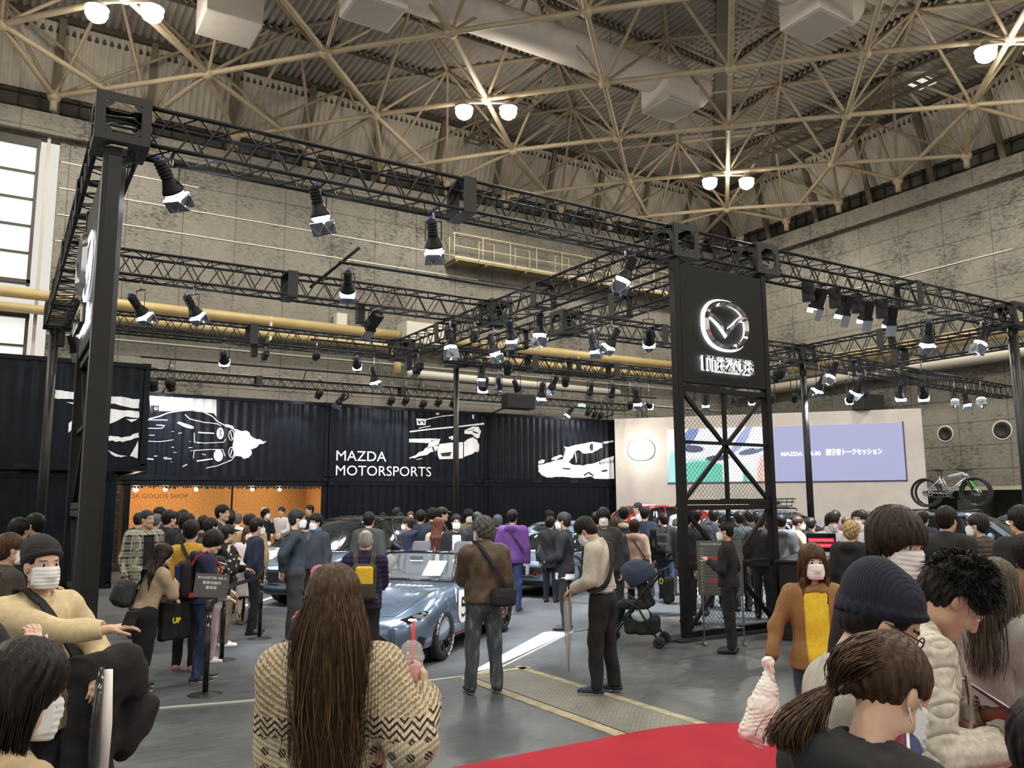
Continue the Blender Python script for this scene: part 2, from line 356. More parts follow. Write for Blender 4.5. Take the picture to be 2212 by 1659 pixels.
mb = MB(); p = at(735,692,1,29.9); mb.box(p, (.42,.4,.5), bev=.02); tag(mb.build('junction_box', mat('box_pale')), 'small pale box just above the yellow pipe on the back wall', 'box')
# ---------------- maintenance gallery on the back wall
g = empty('wall_gallery', (0,0,0), label='cream steel maintenance gallery with railings high on the back wall', cat='walkway')
GM = mat('gallery_cream', (.52,.45,.28), .6); GD = mat('gallery_deck', (.20,.165,.10), .8)
mb = MB(); mb.box((22.2, 29.66, 11.9), (13.6, 1.0, .06)); 
for x in (15.5, 16.9, 18.9, 20.9, 22.9, 24.9, 26.9, 28.9): mb.box((x, 29.66, 11.82), (.06, 1.0, .12))
mb.build('deck', GD, g)
mb = MB()
for y in (29.2,):
    for z in (13.0, 12.45): mb.tube([(15.4,y,z),(29,y,z)], .025, 6)
    mb.box((22.2, y-.02, 11.93), (13.6,.03,.16))
    x = 15.4
    while x < 29: mb.tube([(x,y,11.9),(x,y,13.0)], .022, 6); x += 1.36
mb.tube([(15.4,29.2,13.0),(15.4,30.1,13.0)], .025, 6); mb.tube([(15.4,29.65,13.0),(15.4,29.65,11.9)], .02, 6)
mb.build('railing', GM, g)
mb = MB()
for x in (16.5, 18.3, 20.4, 22.5, 24.6, 26.7):
    mb.tube([(x,29.1,11.9),(x,29.1,12.75),(x+.75,29.1,12.75),(x+.75,29.1,11.9)], .02, 6)
mb.build('ladder_hoop', GM, g)
# ---------------- roof : corrugated side panels, louvre band, stepped corrugated deck
def corr(name, m_, P0, U, Vv, L, pitch=.24, amp=.05, Nrm=None, kind='structure', parent=None, clip=None):
    """corrugated sheet from P0, along U (corrugation repeats) for L metres, V = full vector of the sheet's other side"""
    P0, U, Vv = Vector(P0), Vector(U).normalized(), Vector(Vv); Nn = U.cross(Vv).normalized()
    n_ = int(L/pitch*6)+1; i = np.arange(n_); t = i*pitch/6; h_ = amp*np.array([1,1,.0,-1,-1,0.])[i % 6]
    A = np.array(P0)[None]+t[:,None]*np.array(U)[None]+h_[:,None]*np.array(Nn)[None]
    B = A+np.array(Vv)[None]
    if clip is not None: B = clip(A, B)
    Vt = np.concatenate([A, B]); k = np.arange(n_-1); F = np.stack([k, k+1, k+1+n_, k+n_], 1)
    o = link(name, mesh_np(name, Vt, F), m_, parent)
    if kind and parent is None: tag(o, kind=kind)
    return o
PM = mat('side_panel', (.62,.57,.48), .7, noise_=(1.2,.12)); DM = mat('deck_sheet', (.42,.385,.335), .6, noise_=(.8,.15)); DK = mat('roof_dark', (.055,.047,.035), .8)
LV = mat('louvre', (.13,.12,.105), .8)
cl = empty('ceiling', (0,0,0)); tag(cl, kind='structure')
oB, oT, zB_, zT_ = 1.6, .55, 16.25, 18.45
corr('side_panel_back', PM, (-22, YW+oB, zB_), (1,0,0), (0, oT-oB, zT_-zB_), XW+22+oT, parent=cl)
corr('side_panel_right', PM, (XW+oB, -22, zB_), (0,1,0), (oT-oB, 0, zT_-zB_), YW+22+oT, parent=cl)
mb = MB()
mb.box((5, YW+oB+.15, 15.45), (58, .1, 1.7)); mb.box((XW+oB+.15, 4, 15.45), (.1, 56, 1.7)); mb.build('louvre_band', LV, cl)
mb = MB(); x = -22
while x < XW+1.4:
    mb.box((x, YW+oB, 15.45), (.05,.1,1.6)); x += .62
y = -20
while y < YW+1.4:
    mb.box((XW+oB, y, 15.45), (.1,.05,1.6)); y += .62
for z in (15.1, 15.6, 16.1): mb.box((5, YW+oB, z), (54,.1,.05)); mb.box((XW+oB, 4, z), (.1,54,.05))
mb.build('louvre_bars', DK, cl)
# rafters on the side panels every node
mb = MB()
for k in range(-8, 14):
    P = lattice(k*.5+1.7+.45, -k*.5-1.7-.45+2.2)
x = XW-2.96*.5
while x > -20:
    mb.bar((x, YW+oB-.12, zB_-1.4), (x, YW+oT-.12, zT_+.1), .22, .12); x -= 2.96
y = YW-2.9*.75
while y > -18:
    mb.bar((XW+oB-.12, y, zB_-1.4), (XW+oT-.12, y, zT_+.1), .22, .12, up=(1,0,0)); y -= 2.96
mb.build('rafter', mat('rafter_brown', (.20,.165,.11), .7), cl)
STEP, RISE = 2.96, .17
mbp = MB()
for k in range(0, 9):
    d0, d1 = -.55+STEP*k, -.55+STEP*(k+1)+.25; z = 18.72+RISE*k
    Ln = XW+22-max(d0, 0)
    corr('deck_back', DM, (-22, YW-d0, z), (1,0,0), (0, -(d1-d0), .02), Ln, pitch=.26, amp=.055, parent=cl)
    Ln2 = YW+22-max(d0, 0)
    corr('deck_right', DM, (XW-d0, -22, z+.01), (0,1,0), (-(d1-d0), 0, .02), Ln2, pitch=.26, amp=.055, parent=cl)
    mbp.box((-22+Ln/2, YW-d0-.1, z-.16), (Ln, .12, .2)); mbp.box((XW-d0-.1, -22+Ln2/2, z-.16), (.12, Ln2, .2))
    mbp.box((-22+Ln/2, YW-d0-.02, z+.08), (Ln, .06, .3)); mbp.box((XW-d0-.02, -22+Ln2/2, z+.08), (.06, Ln2, .3))
mbp.bar((XW+.4, YW+.4, 18.3), (XW-24, YW-24, 19.85), .5, .35)
mbp.bar((XW+1.1, YW+1.1, 14.5), (XW+.4, YW+.4, 18.6), .8, .8)
mbp.box((5, YW+.72, 18.8), (58, .12, 1.3)); mbp.box((XW+.72, 4, 18.8), (.12, 56, 1.3)); mbp.box((XW+1.9, YW+1.9, 16.5), (1.6,1.6,6)); mbp.box((5, YW+3, 20), (62, .1, 9)); mbp.box((XW+3, 5, 20), (.1, 62, 9))  # added closing strips, corner block and outer walls that stop light leaking in
mbp.build('purlins_and_leak_stops', mat('purlin_brown', (.10,.085,.062), .7), cl)
mb = MB(); mb.box((5, 5, 21.0), (60, 60, .1)); mb.build('roof_void', DK, cl)
# ---------------- space frame
TB = mat('frame_tan', (.40,.325,.22), .5, noise_=(2,.1))
fr = MB(); nd = MB()
lo = {}; up = {}
for i in range(-9, 5):
    for j in range(-8, 8):
        P = lattice(i, j)
        if P.x < XW-1.2 and P.y < YW-1.0 and P.x > -14 and P.y > -6: lo[i,j] = P
for i in range(-10, 5):
    for j in range(-9, 8):
        P = lattice(i+.5, j+.5, 1.80)
        if P.x < XW+.6 and P.y < YW+.6 and P.x > -15 and P.y > -7: up[i,j] = P
for (i,j), P in lo.items():
    for q in ((i+1,j),(i,j+1)):
        if q in lo: fr.tube([P, lo[q]], .095, 8, caps=False)
    nd.sphere(P, .21, 12, 8)
    for q in ((i,j),(i-1,j),(i,j-1),(i-1,j-1)):
        if q in up: fr.tube([P, up[q]], .06, 6, caps=False)
for (i,j), P in up.items():
    for q in ((i+1,j),(i,j+1)):
        if q in up: fr.tube([P, up[q]], .075, 6, caps=False)
    nd.sphere(P, .14, 8, 6)
# bearing nodes standing on the wall heads
WZ = 1.89+S*9.25+.15
bear = []
for n_ in range(-2, 24):
    q = 2.96*n_
    bear.append(Vector((XW-.05, YW-1.45-q, WZ))); bear.append(Vector((XW-1.6-q, YW-.05, WZ)))
for P in bear:
    if P.x < -14 or P.y < -6 or P.x > XW or P.y > YW: continue
    nd.sphere(P, .22, 12, 8); fr.tube([P-Vector((0,0,.5)), P], .12, 8)
    c = sorted(lo.values(), key=lambda v: (v-P).length)[:2]
    for v in c:
        if (v-P).length < 6: fr.tube([P, v], .09, 8, caps=False)
    c = sorted(up.values(), key=lambda v: (v-P).length)[:3]
    for v in c:
        if (v-P).length < 6: fr.tube([P, v], .06, 6, caps=False)
sf = empty('ceiling_space_frame', (0,0,0)); tag(sf, kind='structure')
fr.build('frame_tubes', TB, sf); nd.build('frame_nodes', TB, sf)
# catwalks hung in the frame
CWM = mat('catwalk_brown', (.12,.10,.07), .8)
def catwalk(a, b, label):
    a, b = Vector(a), Vector(b); e = empty('catwalk', (0,0,0), label=label, cat='walkway'); d = (b-a).normalized(); s_ = d.cross(Vector((0,0,1))).normalized()
    mb = MB()
    for sg in (-.35, .35):
        mb.bar(a+s_*sg, b+s_*sg, .07, .14); mb.bar(a+s_*sg+Vector((0,0,.9)), b+s_*sg+Vector((0,0,.9)), .04, .04)
    mb.build('rail', CWM, e); mb = MB(); n_ = int((b-a).length/.42)
    for k in range(n_): p = a+d*(k*.42); mb.bar(p-s_*.35, p+s_*.35, .07, .05)
    mb.build('rung', CWM, e)
xc = at(1010,250,2,18.4).x; catwalk((xc, 29.0, 17.0), (xc, 23.2, 17.0), 'ladder-like catwalk hung in the roof above the left twin lamps')
yc = at(1700,240,2,17.6)
catwalk((28.3, 27.5, 17.4), (28.3, 2, 17.4), 'ladder-like catwalk hung in the roof along the right-hand wall')
# ---------------- air ducts
WH = mat('duct_white', (.72,.66,.60), .6, noise_=(3,.04)); GR = mat('diffuser_grille', (.46,.44,.40), .7)
def duct(Y, z, x0, x1, r_, boxes, label):
    e = empty('air_duct', (0,0,0), label=label, cat='duct'); mb = MB(); mb.tube([(x0,Y,z),(x1-.15,Y,z),(x1,Y,z)], [r_,r_,r_*.93], 28); mb.build('duct_body', WH, e)
    for k, x in enumerate(boxes):
        mb = MB(); mb.box((x, Y-.1, z-r_-.15), (1.6, 1.5, .9), bev=.02); bx = mb.build('outlet_box', WH, e)
        mb = MB(); mb.box((x, Y-.1, z-r_-.61), (1.4, 1.3, .03)); mb.build('grille', GR, bx)
    mb = MB()
    x = x0+1
    while x < x1: mb.tube([(x,Y,z+r_),(x,Y,z+2.4)], .012, 4); x += 2.4
    mb.build('hanger', DK, e)
    return e
duct(21.7, 17.65, -12, 22.3, .60, [20.55, 8.6], 'long white round air duct under the roof with a square box at its end')
duct(15.2, 17.65, -8, 22.5, .60, [20.6], 'white round air duct at the top right with a square outlet box')
e = empty('air_outlet', (5.15, 24.9, 17.2), label='large plain white outlet box hanging alone in the roof at upper left', cat='duct')
mb = MB(); mb.box((0,0,0), (1.7,1.6,1.3), bev=.03); mb.build('outlet_box', WH, e); mb = MB(); mb.tube([(0,0,.6),(0,0,1.9)], .3, 12); mb.build('neck', WH, e)
# ---------------- twin high-bay lamps
LE = mat('lamp_glow', (1,1,1), .5, emit=(1.0,.92,.76), es=34.0); LH = mat('lamp_housing', (.35,.32,.27), .5)
def high_bay(P, label, grp=None):
    e = empty('high_bay_lamp', P, label=label, cat='ceiling lamp', group=grp)
    mb = MB(); mb.bar((-.75,.45,-.05), (.75,-.45,-.05), .08, .06); mb.tube([(0,0,0),(0,0,-.08)], .07, 8); mb.build('cross_arm', LH, e)
    for s_ in (-1, 1):
        c = (s_*.68, -s_*.41, -.22)
        mb = MB(); mb.lathe([(.05,.26),(.12,.22),(.16,.1),(.30,.0),(.33,-.05)], c, 20); h_ = mb.build('bell_housing', LH, e)
        mb = MB(); mb.lathe([(.001,-.46),(.14,-.43),(.25,-.35),(.31,-.22),(.30,-.08),(.26,-.03),(.001,-.02)], c, 20); mb.build('glowing_bulb', LE, e)
    return e
names = {}
for P in LAMPS:
    px = None
    v = P-Vector((0,0,CH)); d = v.dot(Vector(FW)); 
    if d > 0:
        px = (1106+FPX*v.dot(Vector(RT))/d, 829.5-FPX*v.dot(Vector(UP))/d)
    if px and -60 < px[0] < 2280 and -60 < px[1] < 900:
        x = px[0]
        lab = ('glowing twin roof lamp cut off at the top left corner' if x < 600 else 'glowing twin roof lamp above the long front truss, left of the logo tower' if x < 1300 else
               'glowing twin roof lamp in the middle of the roof, above the logo tower' if x < 1900 else 'glowing twin roof lamp near the top right corner, largest glare')
        high_bay(P+Vector((0,0,-.1)), lab)
# small items in the roof
mb = MB(); p = at(1990,178,2,18.2); mb.box(p, (.9,.7,.1)); tag(mb.build('ceiling_panel_light', mat('panel_light', (.8,.8,.76), .5, emit=(.9,.9,.82), es=.5)), 'small flat white roof light near the right-hand side panels', 'light')
mb = MB(); p = at(1200,262,2,18.2); mb.box(p, (.8,.5,.1)); tag(mb.build('ceiling_panel_light', mat('panel_pale', (.4,.4,.36), .5)), 'small unlit flat roof light right of the left twin lamps', 'light')
# ================================================================ THE BOOTH
BK = mat('truss_black', (.014,.015,.016), .45, metal=.2, spec=.25); BP = mat('plate_black', (.030,.031,.030), .55, spec=.25); CT = mat('container_black', (.0045,.006,.010), .36, noise_=(3,.3), spec=.16)
ZB, ZH = 5.72, .21      # truss centre height, half size
def truss(a, b, label, half=.20, mod=.47, boxes=(), r_=.025, rb=.011, parts=True, zc=None, grp=None):
    a, b = Vector(a), Vector(b); d = b-a; L = d.length; d.normalize(); s_ = Vector((0,0,1)).cross(d).normalized(); u = Vector((0,0,1))
    e = empty('box_truss', (0,0,0), label=label, cat='truss', group=grp)
    cor = [s_*half*x+u*half*z for x, z in ((-1,1),(1,1),(1,-1),(-1,-1))]
    for c in cor:
        mb = MB(); mb.tube([a+c, b+c], r_, 8); mb.build('chord', BK, e)
    mb = MB(); n_ = max(2, int(round(L/mod))); st = L/n_
    for q in range(4):
        c0, c1 = cor[q], cor[(q+1) % 4]
        for k in range(n_):
            p, q_ = a+d*(st*k), a+d*(st*(k+.5)); r2 = a+d*(st*(k+1))
            mb.tube([p+c0, q_+c1], rb, 5, caps=False); mb.tube([q_+c1, r2+c0], rb, 5, caps=False)
    for k in (0, n_):
        p = a+d*(st*k)
        for q in range(4): mb.tube([p+cor[q], p+cor[(q+1)%4]], rb*1.2, 5)
    mb.build('lacing', BK, e)
    for t in boxes:
        mb = MB(); c = a+d*t; h_ = half+.03; w_ = .09
        for q in range(4):
            f0 = cor[q]*1.15; f1 = cor[(q+1)%4]*1.15; mb.bar(c+f0, c+f1, .18 if q % 2 else .18, .015, up=(cor[q]+cor[(q+1)%4]))
        mb.build('coupling_plate', BP, e)
    return e
def corner_box(c, label, half=.25):
    e = empty('corner_block', c, label=label, cat='truss block'); th = .014
    for ax in range(3):
        for sg in (-1, 1):
            mb = MB(); bm_o = half; w_ = .085
            for a_, b_ in (((-1,-1),(1,-1)),((1,-1),(1,1)),((1,1),(-1,1)),((-1,1),(-1,-1))):
                m0 = Vector((0,0,0)); p = [a_[0]*(half-w_/2), a_[1]*(half-w_/2)]; q = [b_[0]*(half-w_/2), b_[1]*(half-w_/2)]
                def L3(v, t): 
                    l = [v[0], v[1]]; l.insert(ax, t); return Vector(l)
                P, Q = L3(p, sg*half), L3(q, sg*half); D = (Q-P).normalized(); nrm = Vector([sg if k == ax else 0 for k in range(3)])
                mb.bar(P-D*w_/2, Q+D*w_/2, w_, th, up=nrm) if a_[1] == b_[1] else mb.bar(P+D*w_/2, Q-D*w_/2, w_, th, up=nrm)
                cc = P-D*0; mb.bar(P+D*.0+(L3([-a_[0],-a_[1]],0)*.055), P+(L3([-a_[0],-a_[1]],0)*.09), .08, th*(.8 if a_[1] == b_[1] else .6), up=nrm)
            mb.build('side_plate', BP, e)
    mb = MB()
    for k in range(4):
        y = random.uniform(-.1, .1); mb.tube([(-half,y,-.1+.05*k),(-.1,y+.08,-.02+.04*k),(.1,y-.05,-.08+.05*k),(half,y+.03,.0)], .012, 5)
    mb.build('cable_loops', mat('cable_dark', (.03,.03,.03), .4), e)
    return e
X1, X2, X3, X4 = .82, 8.45, 10.22, 17.9; Y1, Y2, Y3 = 8.90, 14.2, 18.9
truss((X1+.25,Y1,ZB), (X2-.25,Y1,ZB), 'long black front lighting truss from the left corner column to the logo tower', boxes=(3.72,))
truss((X2+.25,Y1,ZB), (X3-.25,Y1,ZB), 'short black truss directly on top of the logo tower')
truss((X3+.25,Y1,ZB), (X4-.25,Y1,ZB), 'black front truss from the logo tower to the right-hand column', boxes=(3.9,))
truss((X1,Y1+.25,ZB), (X1,Y3,ZB), 'black truss running back along the left side of the booth', boxes=(2.2,5.0,7.6))
truss((X1+.3,Y2,ZB), (X2-.25,Y2,ZB), 'black truss of the middle row, left half, carrying three lit spotlights', boxes=(3.05,))
truss((X1+.3,Y3,ZB), (X2-.25,Y3,ZB), 'black truss of the rear row in front of the yellow pipes', boxes=(3.6,))
truss((X2,Y1+.25,ZB), (X2,Y3,ZB), 'black truss running back from the left edge of the logo tower', boxes=(3.3,7.3))
truss((X3,Y1+.25,ZB), (X3,Y3+.6,ZB), 'black truss running back from the right edge of the logo tower', boxes=(3.2,7.0))
truss((X3+.25,Y2,ZB), (X4-.25,Y2,ZB), 'black truss of the middle row behind the logo tower', boxes=(2.4,5.2))
truss((X3+.25,Y3,ZB), (X4,Y3,ZB), 'black truss of the rear row right of the slim column', boxes=(3.4,))
truss((X4,Y1+.25,ZB), (X4,Y2-.25,ZB), 'black truss running back from the right-hand column', boxes=(2.6,))
truss((X4+1.85,Y1+.3,5.6), (X4+1.85,Y2-.2,5.6), 'black truss just behind the one running back from the right-hand column', boxes=(3.4,))
truss((X4,Y2+.25,ZB), (X4,Y3,ZB), 'black truss running farther back past the slim right column', boxes=(2.2,))
truss((X4+.3,Y2+.3,ZB), (33.0-2.2,15.6,ZB), 'black truss leaving the booth to the right above the stage wall', boxes=(3.0,6.2))
truss((X2+.3,17.0,5.35), (X4,17.0,5.35), 'black truss hung lower in the middle, crowded with dark spotlights', half=.16, boxes=(2.4,5.0))
for c, l in (((X1,Y1,ZB),'perforated corner block on top of the left column'), ((X2,Y1,ZB),'perforated block on the left top of the logo tower'), ((X3,Y1,ZB),'perforated block on the right top of the logo tower'),
             ((X4,Y1,ZB),'perforated block over the column at the right edge'), ((X2,Y2,ZB),'truss block where the middle row meets the left back-running truss'), ((X3,Y2,ZB),'truss block behind the left edge of the logo tower'),
             ((X4,Y2,ZB),'truss block on top of the slim right column'), ((X2,Y3,ZB),'truss block at the rear crossing above the dark cars'), ((X3,Y3,ZB),'truss block on top of the slim middle column'), ((X1,Y3,ZB),'truss block at the rear end of the left side truss')):
    corner_box(c, l)
CM = mat('column_black', (.013,.013,.013), .38, spec=.35, noise_=(4,.15))
def column(x, y, r_, z, label, base=True):
    e = empty('column', (x,y,0), label=label, cat='column')
    mb = MB(); 
    if r_ > .1:
        mb.prism([(x_*r_*(1 if abs(y_) < 1 else .55), y_*r_) for x_, y_ in ((-1,-.6),(-1,-1),(1,-1),(1,-.6),(1,.6),(1,1),(-1,1),(-1,.6))], 2, 0, z)
    else: mb.tube([(0,0,0),(0,0,z)], r_, 16)
    mb.build('post', CM, e)
    if base: mb = MB(); mb.box((0,0,.012), (.6,.6,.02)); mb.build('foot_plate', BP, e)
    return e
column(X1-.04, Y1, .105, 5.47, 'thick black corner column at the left front of the booth')
column(X1-.05, Y3, .09, 5.47, 'black column at the rear of the left side truss')
column(X3, Y3+.35, .075, 5.5, 'slim black column in the middle in front of the printed containers')
column(X4, Y2, .085, 5.5, 'slim black column in front of the lilac screen')
column(X4, Y1-.05, .10, 5.47, 'black column at the right edge of the picture')
# ---------------- logo towers
TP = mat('tower_panel', (.011,.011,.0105), .6, spec=.2)
MESHM = mat('mesh_black', (.012,.012,.012), .5)
CHR = mat('chrome', (.75,.75,.77), .08, metal=1.0); HALO = mat('halo_white', (1,1,1), .5, emit=(.93,.95,1.0), es=4.5)
def emblem_mb(W, D, y=0.0, r_=1.0):
    """winged emblem: outer ring plus v wing. local x right, z up, facing -y"""
    mb = MB(); n_ = 48; V = []; F = []
    def ring(R0x, R0z, R1x, R1z, y0, y1, cz=0):
        pts = []
        for i in range(n_):
            a = 2*PI*i/n_; sx = math.copysign(abs(math.cos(a))**.86, math.cos(a)); sz = math.copysign(abs(math.sin(a))**.86, math.sin(a))
            pts.append([(R0x*sx, y0, R0z*sz+cz), (((R0x+R1x)/2)*sx, y1, ((R0z+R1z)/2)*sz+cz), (R1x*sx, y0, R1z*sz+cz)])
        V = [p for q in pts for p in q]; F = []
        for i in range(n_):
            j = (i+1) % n_; F += [[3*i,3*j,3*j+1,3*i+1],[3*i+1,3*j+1,3*j+2,3*i+2],[3*i,3*i+2,3*j+2,3*j]]
        mb.add(V, F)
    ring(W*.5, W*.405, W*.41, W*.315, y, y-D)
    # wing : from upper left ring, down to centre V, up to right ring
    def wing(sg):
        top = [(-.46,.20),(-.36,.185),(-.26,.13),(-.16,.05),(-.07,-.02),(0,-.06)]
        bot = [(-.40,.10),(-.33,.085),(-.24,.03),(-.14,-.05),(-.05,-.14),(0,-.20)]
        V = []; F = []
        for (a, b) in zip(top, bot):
            c = ((a[0]+b[0])/2, (a[1]+b[1])/2)
            V += [(sg*a[0]*W, y, a[1]*W), (sg*c[0]*W, y-D*1.15, c[1]*W), (sg*b[0]*W, y, b[1]*W)]
        for i in range(len(top)-1): F += [[3*i,3*i+3,3*i+4,3*i+1],[3*i+1,3*i+4,3*i+5,3*i+2],[3*i,3*i+2,3*i+5,3*i+3]]
        F += [[0,1,2]]
        mb.add(V, F)
    wing(1); wing(-1); return mb
# wordmark letters as polylines (thick), unit height 1
WORD = {'m': ([[(0,0),(0,.95)],[(0,.95),(1.25,.95),(1.45,.8),(1.45,0)],[(.72,.95),(.72,0)]], 1.45), 'a': ([[(0,.95),(.85,.95),(1.0,.8),(1.0,0),(.12,0),(0,.1),(0,.42),(.12,.52),(1.0,.52)]], 1.0),
        'z': ([[(-.05,.95),(.75,.95)],[(1.15,.95),(.05,0)],[(.35,0),(1.15,0)]], 1.0), 'd': ([[(.05,0),(.05,.95),(.75,.95),(1.0,.75),(1.0,.2),(.75,0),(.05,0)]], 1.0)}
def word_mb(Hh, Wd, t, dep, y=0):
    mb = MB(); seq = 'mazda'; gap = .42; tot = sum(WORD[c][1] for c in seq)+gap*4; k = Wd/tot; x = -Wd/2
    for c in seq:
        ls, w_ = WORD[c]
        for pl in ls:
            for a, b in zip(pl, pl[1:]):
                A = Vector((x+a[0]*k, y-dep/2, (a[1]-.5)*Hh)); B = Vector((x+b[0]*k, y-dep/2, (b[1]-.5)*Hh)); D = (B-A).normalized()*t*.35
                mb.bar(A-D, B+D, t, dep, up=(0,1,0))
        x += (w_+gap)*k
    return mb
def tower(x0, y0, W, rz, label):
    """local x along the face, facing -y; towers are W wide"""
    e = empty('logo_tower', (x0,y0,0), rz, label, 'tower'); Z0 = 3.60
    for x in (.05, W-.05):
        mb = MB(); mb.box((x, .07, 2.73), (.10,.14,5.46), bev=.01); mb.build('post', TP, e)
    mb = MB(); mb.box((W/2, .06, (Z0+5.38)/2), (W-.2, .10, 5.38-Z0), bev=.01); pn = mb.build('sign_panel', TP, e)
    mb = MB()
    for z in (Z0-.08, 2.87-.02, 1.88, 1.80, .06, .96): 
        if z in (2.87-.02, .96): continue
        mb.box((W/2, .08, z), (W-.18,.09,.07))
    mb.box((W/2,.08,2.74), (W-.18,.06,.045)); mb.box((W/2,.08,1.0), (W-.18,.06,.045))
    for zc, z0, z1 in ((2.74,1.9,3.5),(1.0,.1,1.78)):
        mb.bar((.1,.08,z0), (W-.1,.08,z1), .05, .05); mb.bar((.1,.08,z1), (W-.1,.08,z0), .05, .05); mb.bar((W/2,.08,z0), (W/2,.08,z1), .05, .05)
    mb.build('brace_frame', TP, e)
    # expanded metal mesh
    V = []; F = []; px_, pz_ = .075, .038
    def strand(a, b, w_=.0062):
        n = len(V); d = Vector(b)-Vector(a); nn = Vector((-d.z, 0, d.x)).normalized()*w_/2
        for p in (Vector(a)-nn, Vector(b)-nn, Vector(b)+nn, Vector(a)+nn): V.append(p)
        F.append([n,n+1,n+2,n+3])
    for z0, z1 in ((.1,1.77),(1.92,3.5)):
        nz = int((z1-z0)/pz_); nx = int((W-.2)/px_)
        for iz in range(nz):
            for ix in range(nx):
                o_ = (iz % 2)*px_/2; x = .1+ix*px_+o_; z = z0+iz*pz_
                strand((x,.11,z),(x+px_/2,.11,z+pz_)); strand((x,.11,z),(x-px_/2 if x-px_/2 > .09 else x,.11,z+pz_))
    me = mesh_np('expanded_mesh', [tuple(v) for v in V], np.array(F)); link('expanded_mesh', me, MESHM, e)
    cx, cz = W*.5, 4.52
    mb = emblem_mb(.93, .05, -.055); mb.build('emblem', CHR, e, loc=(cx, 0, cz))
    mb = emblem_mb(.99, .012, -.01); mb.build('emblem_halo', HALO, e, loc=(cx-.006, 0, cz))
    mb = word_mb(.19, .98, .036, .05, -.035); mb.build('wordmark', CHR, e, loc=(cx, 0, cz-.61))
    mb = word_mb(.19, .98, .046, .012, -.008); mb.build('wordmark_halo', HALO, e, loc=(cx-.006, 0, cz-.61))
    mb = MB(); mb.box((W/2, .1, .012), (W+.5,.5,.02)); mb.build('foot_plate', BP, e)
    mb = MB(); mb.box((-.3,-.02,.02), (.6,.03,.02)); mb.box((W/2, -.1,.02), (W, .03,.02)); mb.build('foot_bar', BP, e)
    return e
tower(8.22, 8.68, 1.95, 0, 'black mesh tower with the glowing chrome emblem facing the visitors')
tower(.70, 11.05, 1.95, -PI/2, 'black mesh tower seen edge-on behind the left column, its emblem facing left')
# ---------------- shipping containers
LCOR = .28
def corr_off(x): # corrugation depth profile
    p = (x % LCOR)/LCOR
    return .0 if p < .25 else ((p-.25)/.25*.036 if p < .5 else (.036 if p < .75 else (1-(p-.75)/.25)*.036))
def container(x0, y0, z0, L, D, label, front=True, door=None, Hh=2.59):
    """front face on plane y=y0 facing -y"""
    e = empty('shipping_container', (x0, y0, z0), label=label, cat='container')
    fr = MB(); t = .12
    for x in (t/2, L-t/2):
        for y in (t/2, D-t/2): fr.box((x, y, Hh/2), (t, t, Hh))
    for y in (t/2, D-t/2):
        fr.box((L/2, y, Hh-.05), (L, t*.8, .1)); fr.box((L/2, y, .08), (L, t*.9, .16))
    for x in (t/2, L-t/2): fr.box((x, D/2, Hh-.05), (t*.8, D, .1)); fr.box((x, D/2, .08), (t*.9, D, .16))
    for x in (.09, L-.09):
        for z in (.06, Hh-.06): fr.box((x, .05, z), (.19, .17, .13))
    fr.build('frame', CT, e)
    mb = MB()
    for x in (L*.36, L*.64): mb.box((x, -.002, .08), (.36,.02,.11))
    for x in (.09, L-.09):
        for z in (.06, Hh-.06): mb.sphere((x, -.036, z), (.04,.012,.03), 10, 6)
    mb.build('fork_pocket', mat('hole_black', (.002,.002,.002), .9), e)
    def wall(name, X, sx):
        V = []; F = []; n = 0; xs = [t*.6]
        while xs[-1] < L-t*.6: xs.append(min(xs[-1]+LCOR/4, L-t*.6))
        return xs
    if front:
        xs = [t*.6]; 
        while xs[-1] < L-t*.6: xs.append(xs[-1]+LCOR/4)
        V = [(x, .035+corr_off(x), .14) for x in xs]+[(x, .035+corr_off(x), Hh-.09) for x in xs]; n = len(xs)
        link('corrugated_front', mesh_np('corrugated_front', V, np.array([[i,i+1,i+1+n,i+n] for i in range(n-1)])), CT, e)
    for nm, xx in (('corrugated_end', .04), ('corrugated_end', L-.04)):
        ys = [t*.6]
        while ys[-1] < D-t*.6: ys.append(ys[-1]+LCOR/4)
        V = [(xx+(corr_off(y) if xx < 1 else -corr_off(y)), y, .14) for y in ys]+[(xx+(corr_off(y) if xx < 1 else -corr_off(y)), y, Hh-.09) for y in ys]; n = len(ys)
        link(nm, mesh_np(nm, V, np.array([[i,i+1,i+1+n,i+n] for i in range(n-1)])), CT, e)
    mb = MB(); mb.box((L/2, D/2, Hh-.04), (L-.1, D-.1, .02)); mb.box((L/2, D/2, .12), (L-.1, D-.1, .02)); 
    if front: mb.box((L/2, D-.06, Hh/2), (L-.1,.03,Hh-.2))
    mb.build('roof_and_deck', CT, e)
    return e
CX = [3.13, 9.19, 15.25]; CY = 26.2; CL = 6.03
container(CX[0], CY, 2.60, CL, 2.44, 'upper left black container with the big race car print and white flame')
container(CX[1], CY, 2.60, CL, 2.44, 'upper middle black container with large white lettering and race car print')
container(CX[2], CY, 2.60, CL, 2.44, 'upper right black container with the white racing print at its right end')
container(CX[1], CY, 0, CL, 2.44, 'plain lower black container right of the shop opening')
container(CX[2], CY, 0, CL, 2.44, 'plain lower black container behind the pale blue hatchback')
NX0, NY = -.95, 20.87
container(NX0, NY, 2.66, 3.85, 6.5, 'upper black container at the left standing forward, with white streak print', Hh=2.52)
container(NX0+.1, NY+.25, 0, 3.2, 6.0, 'lower black container at the left, shaded, under the streak print')
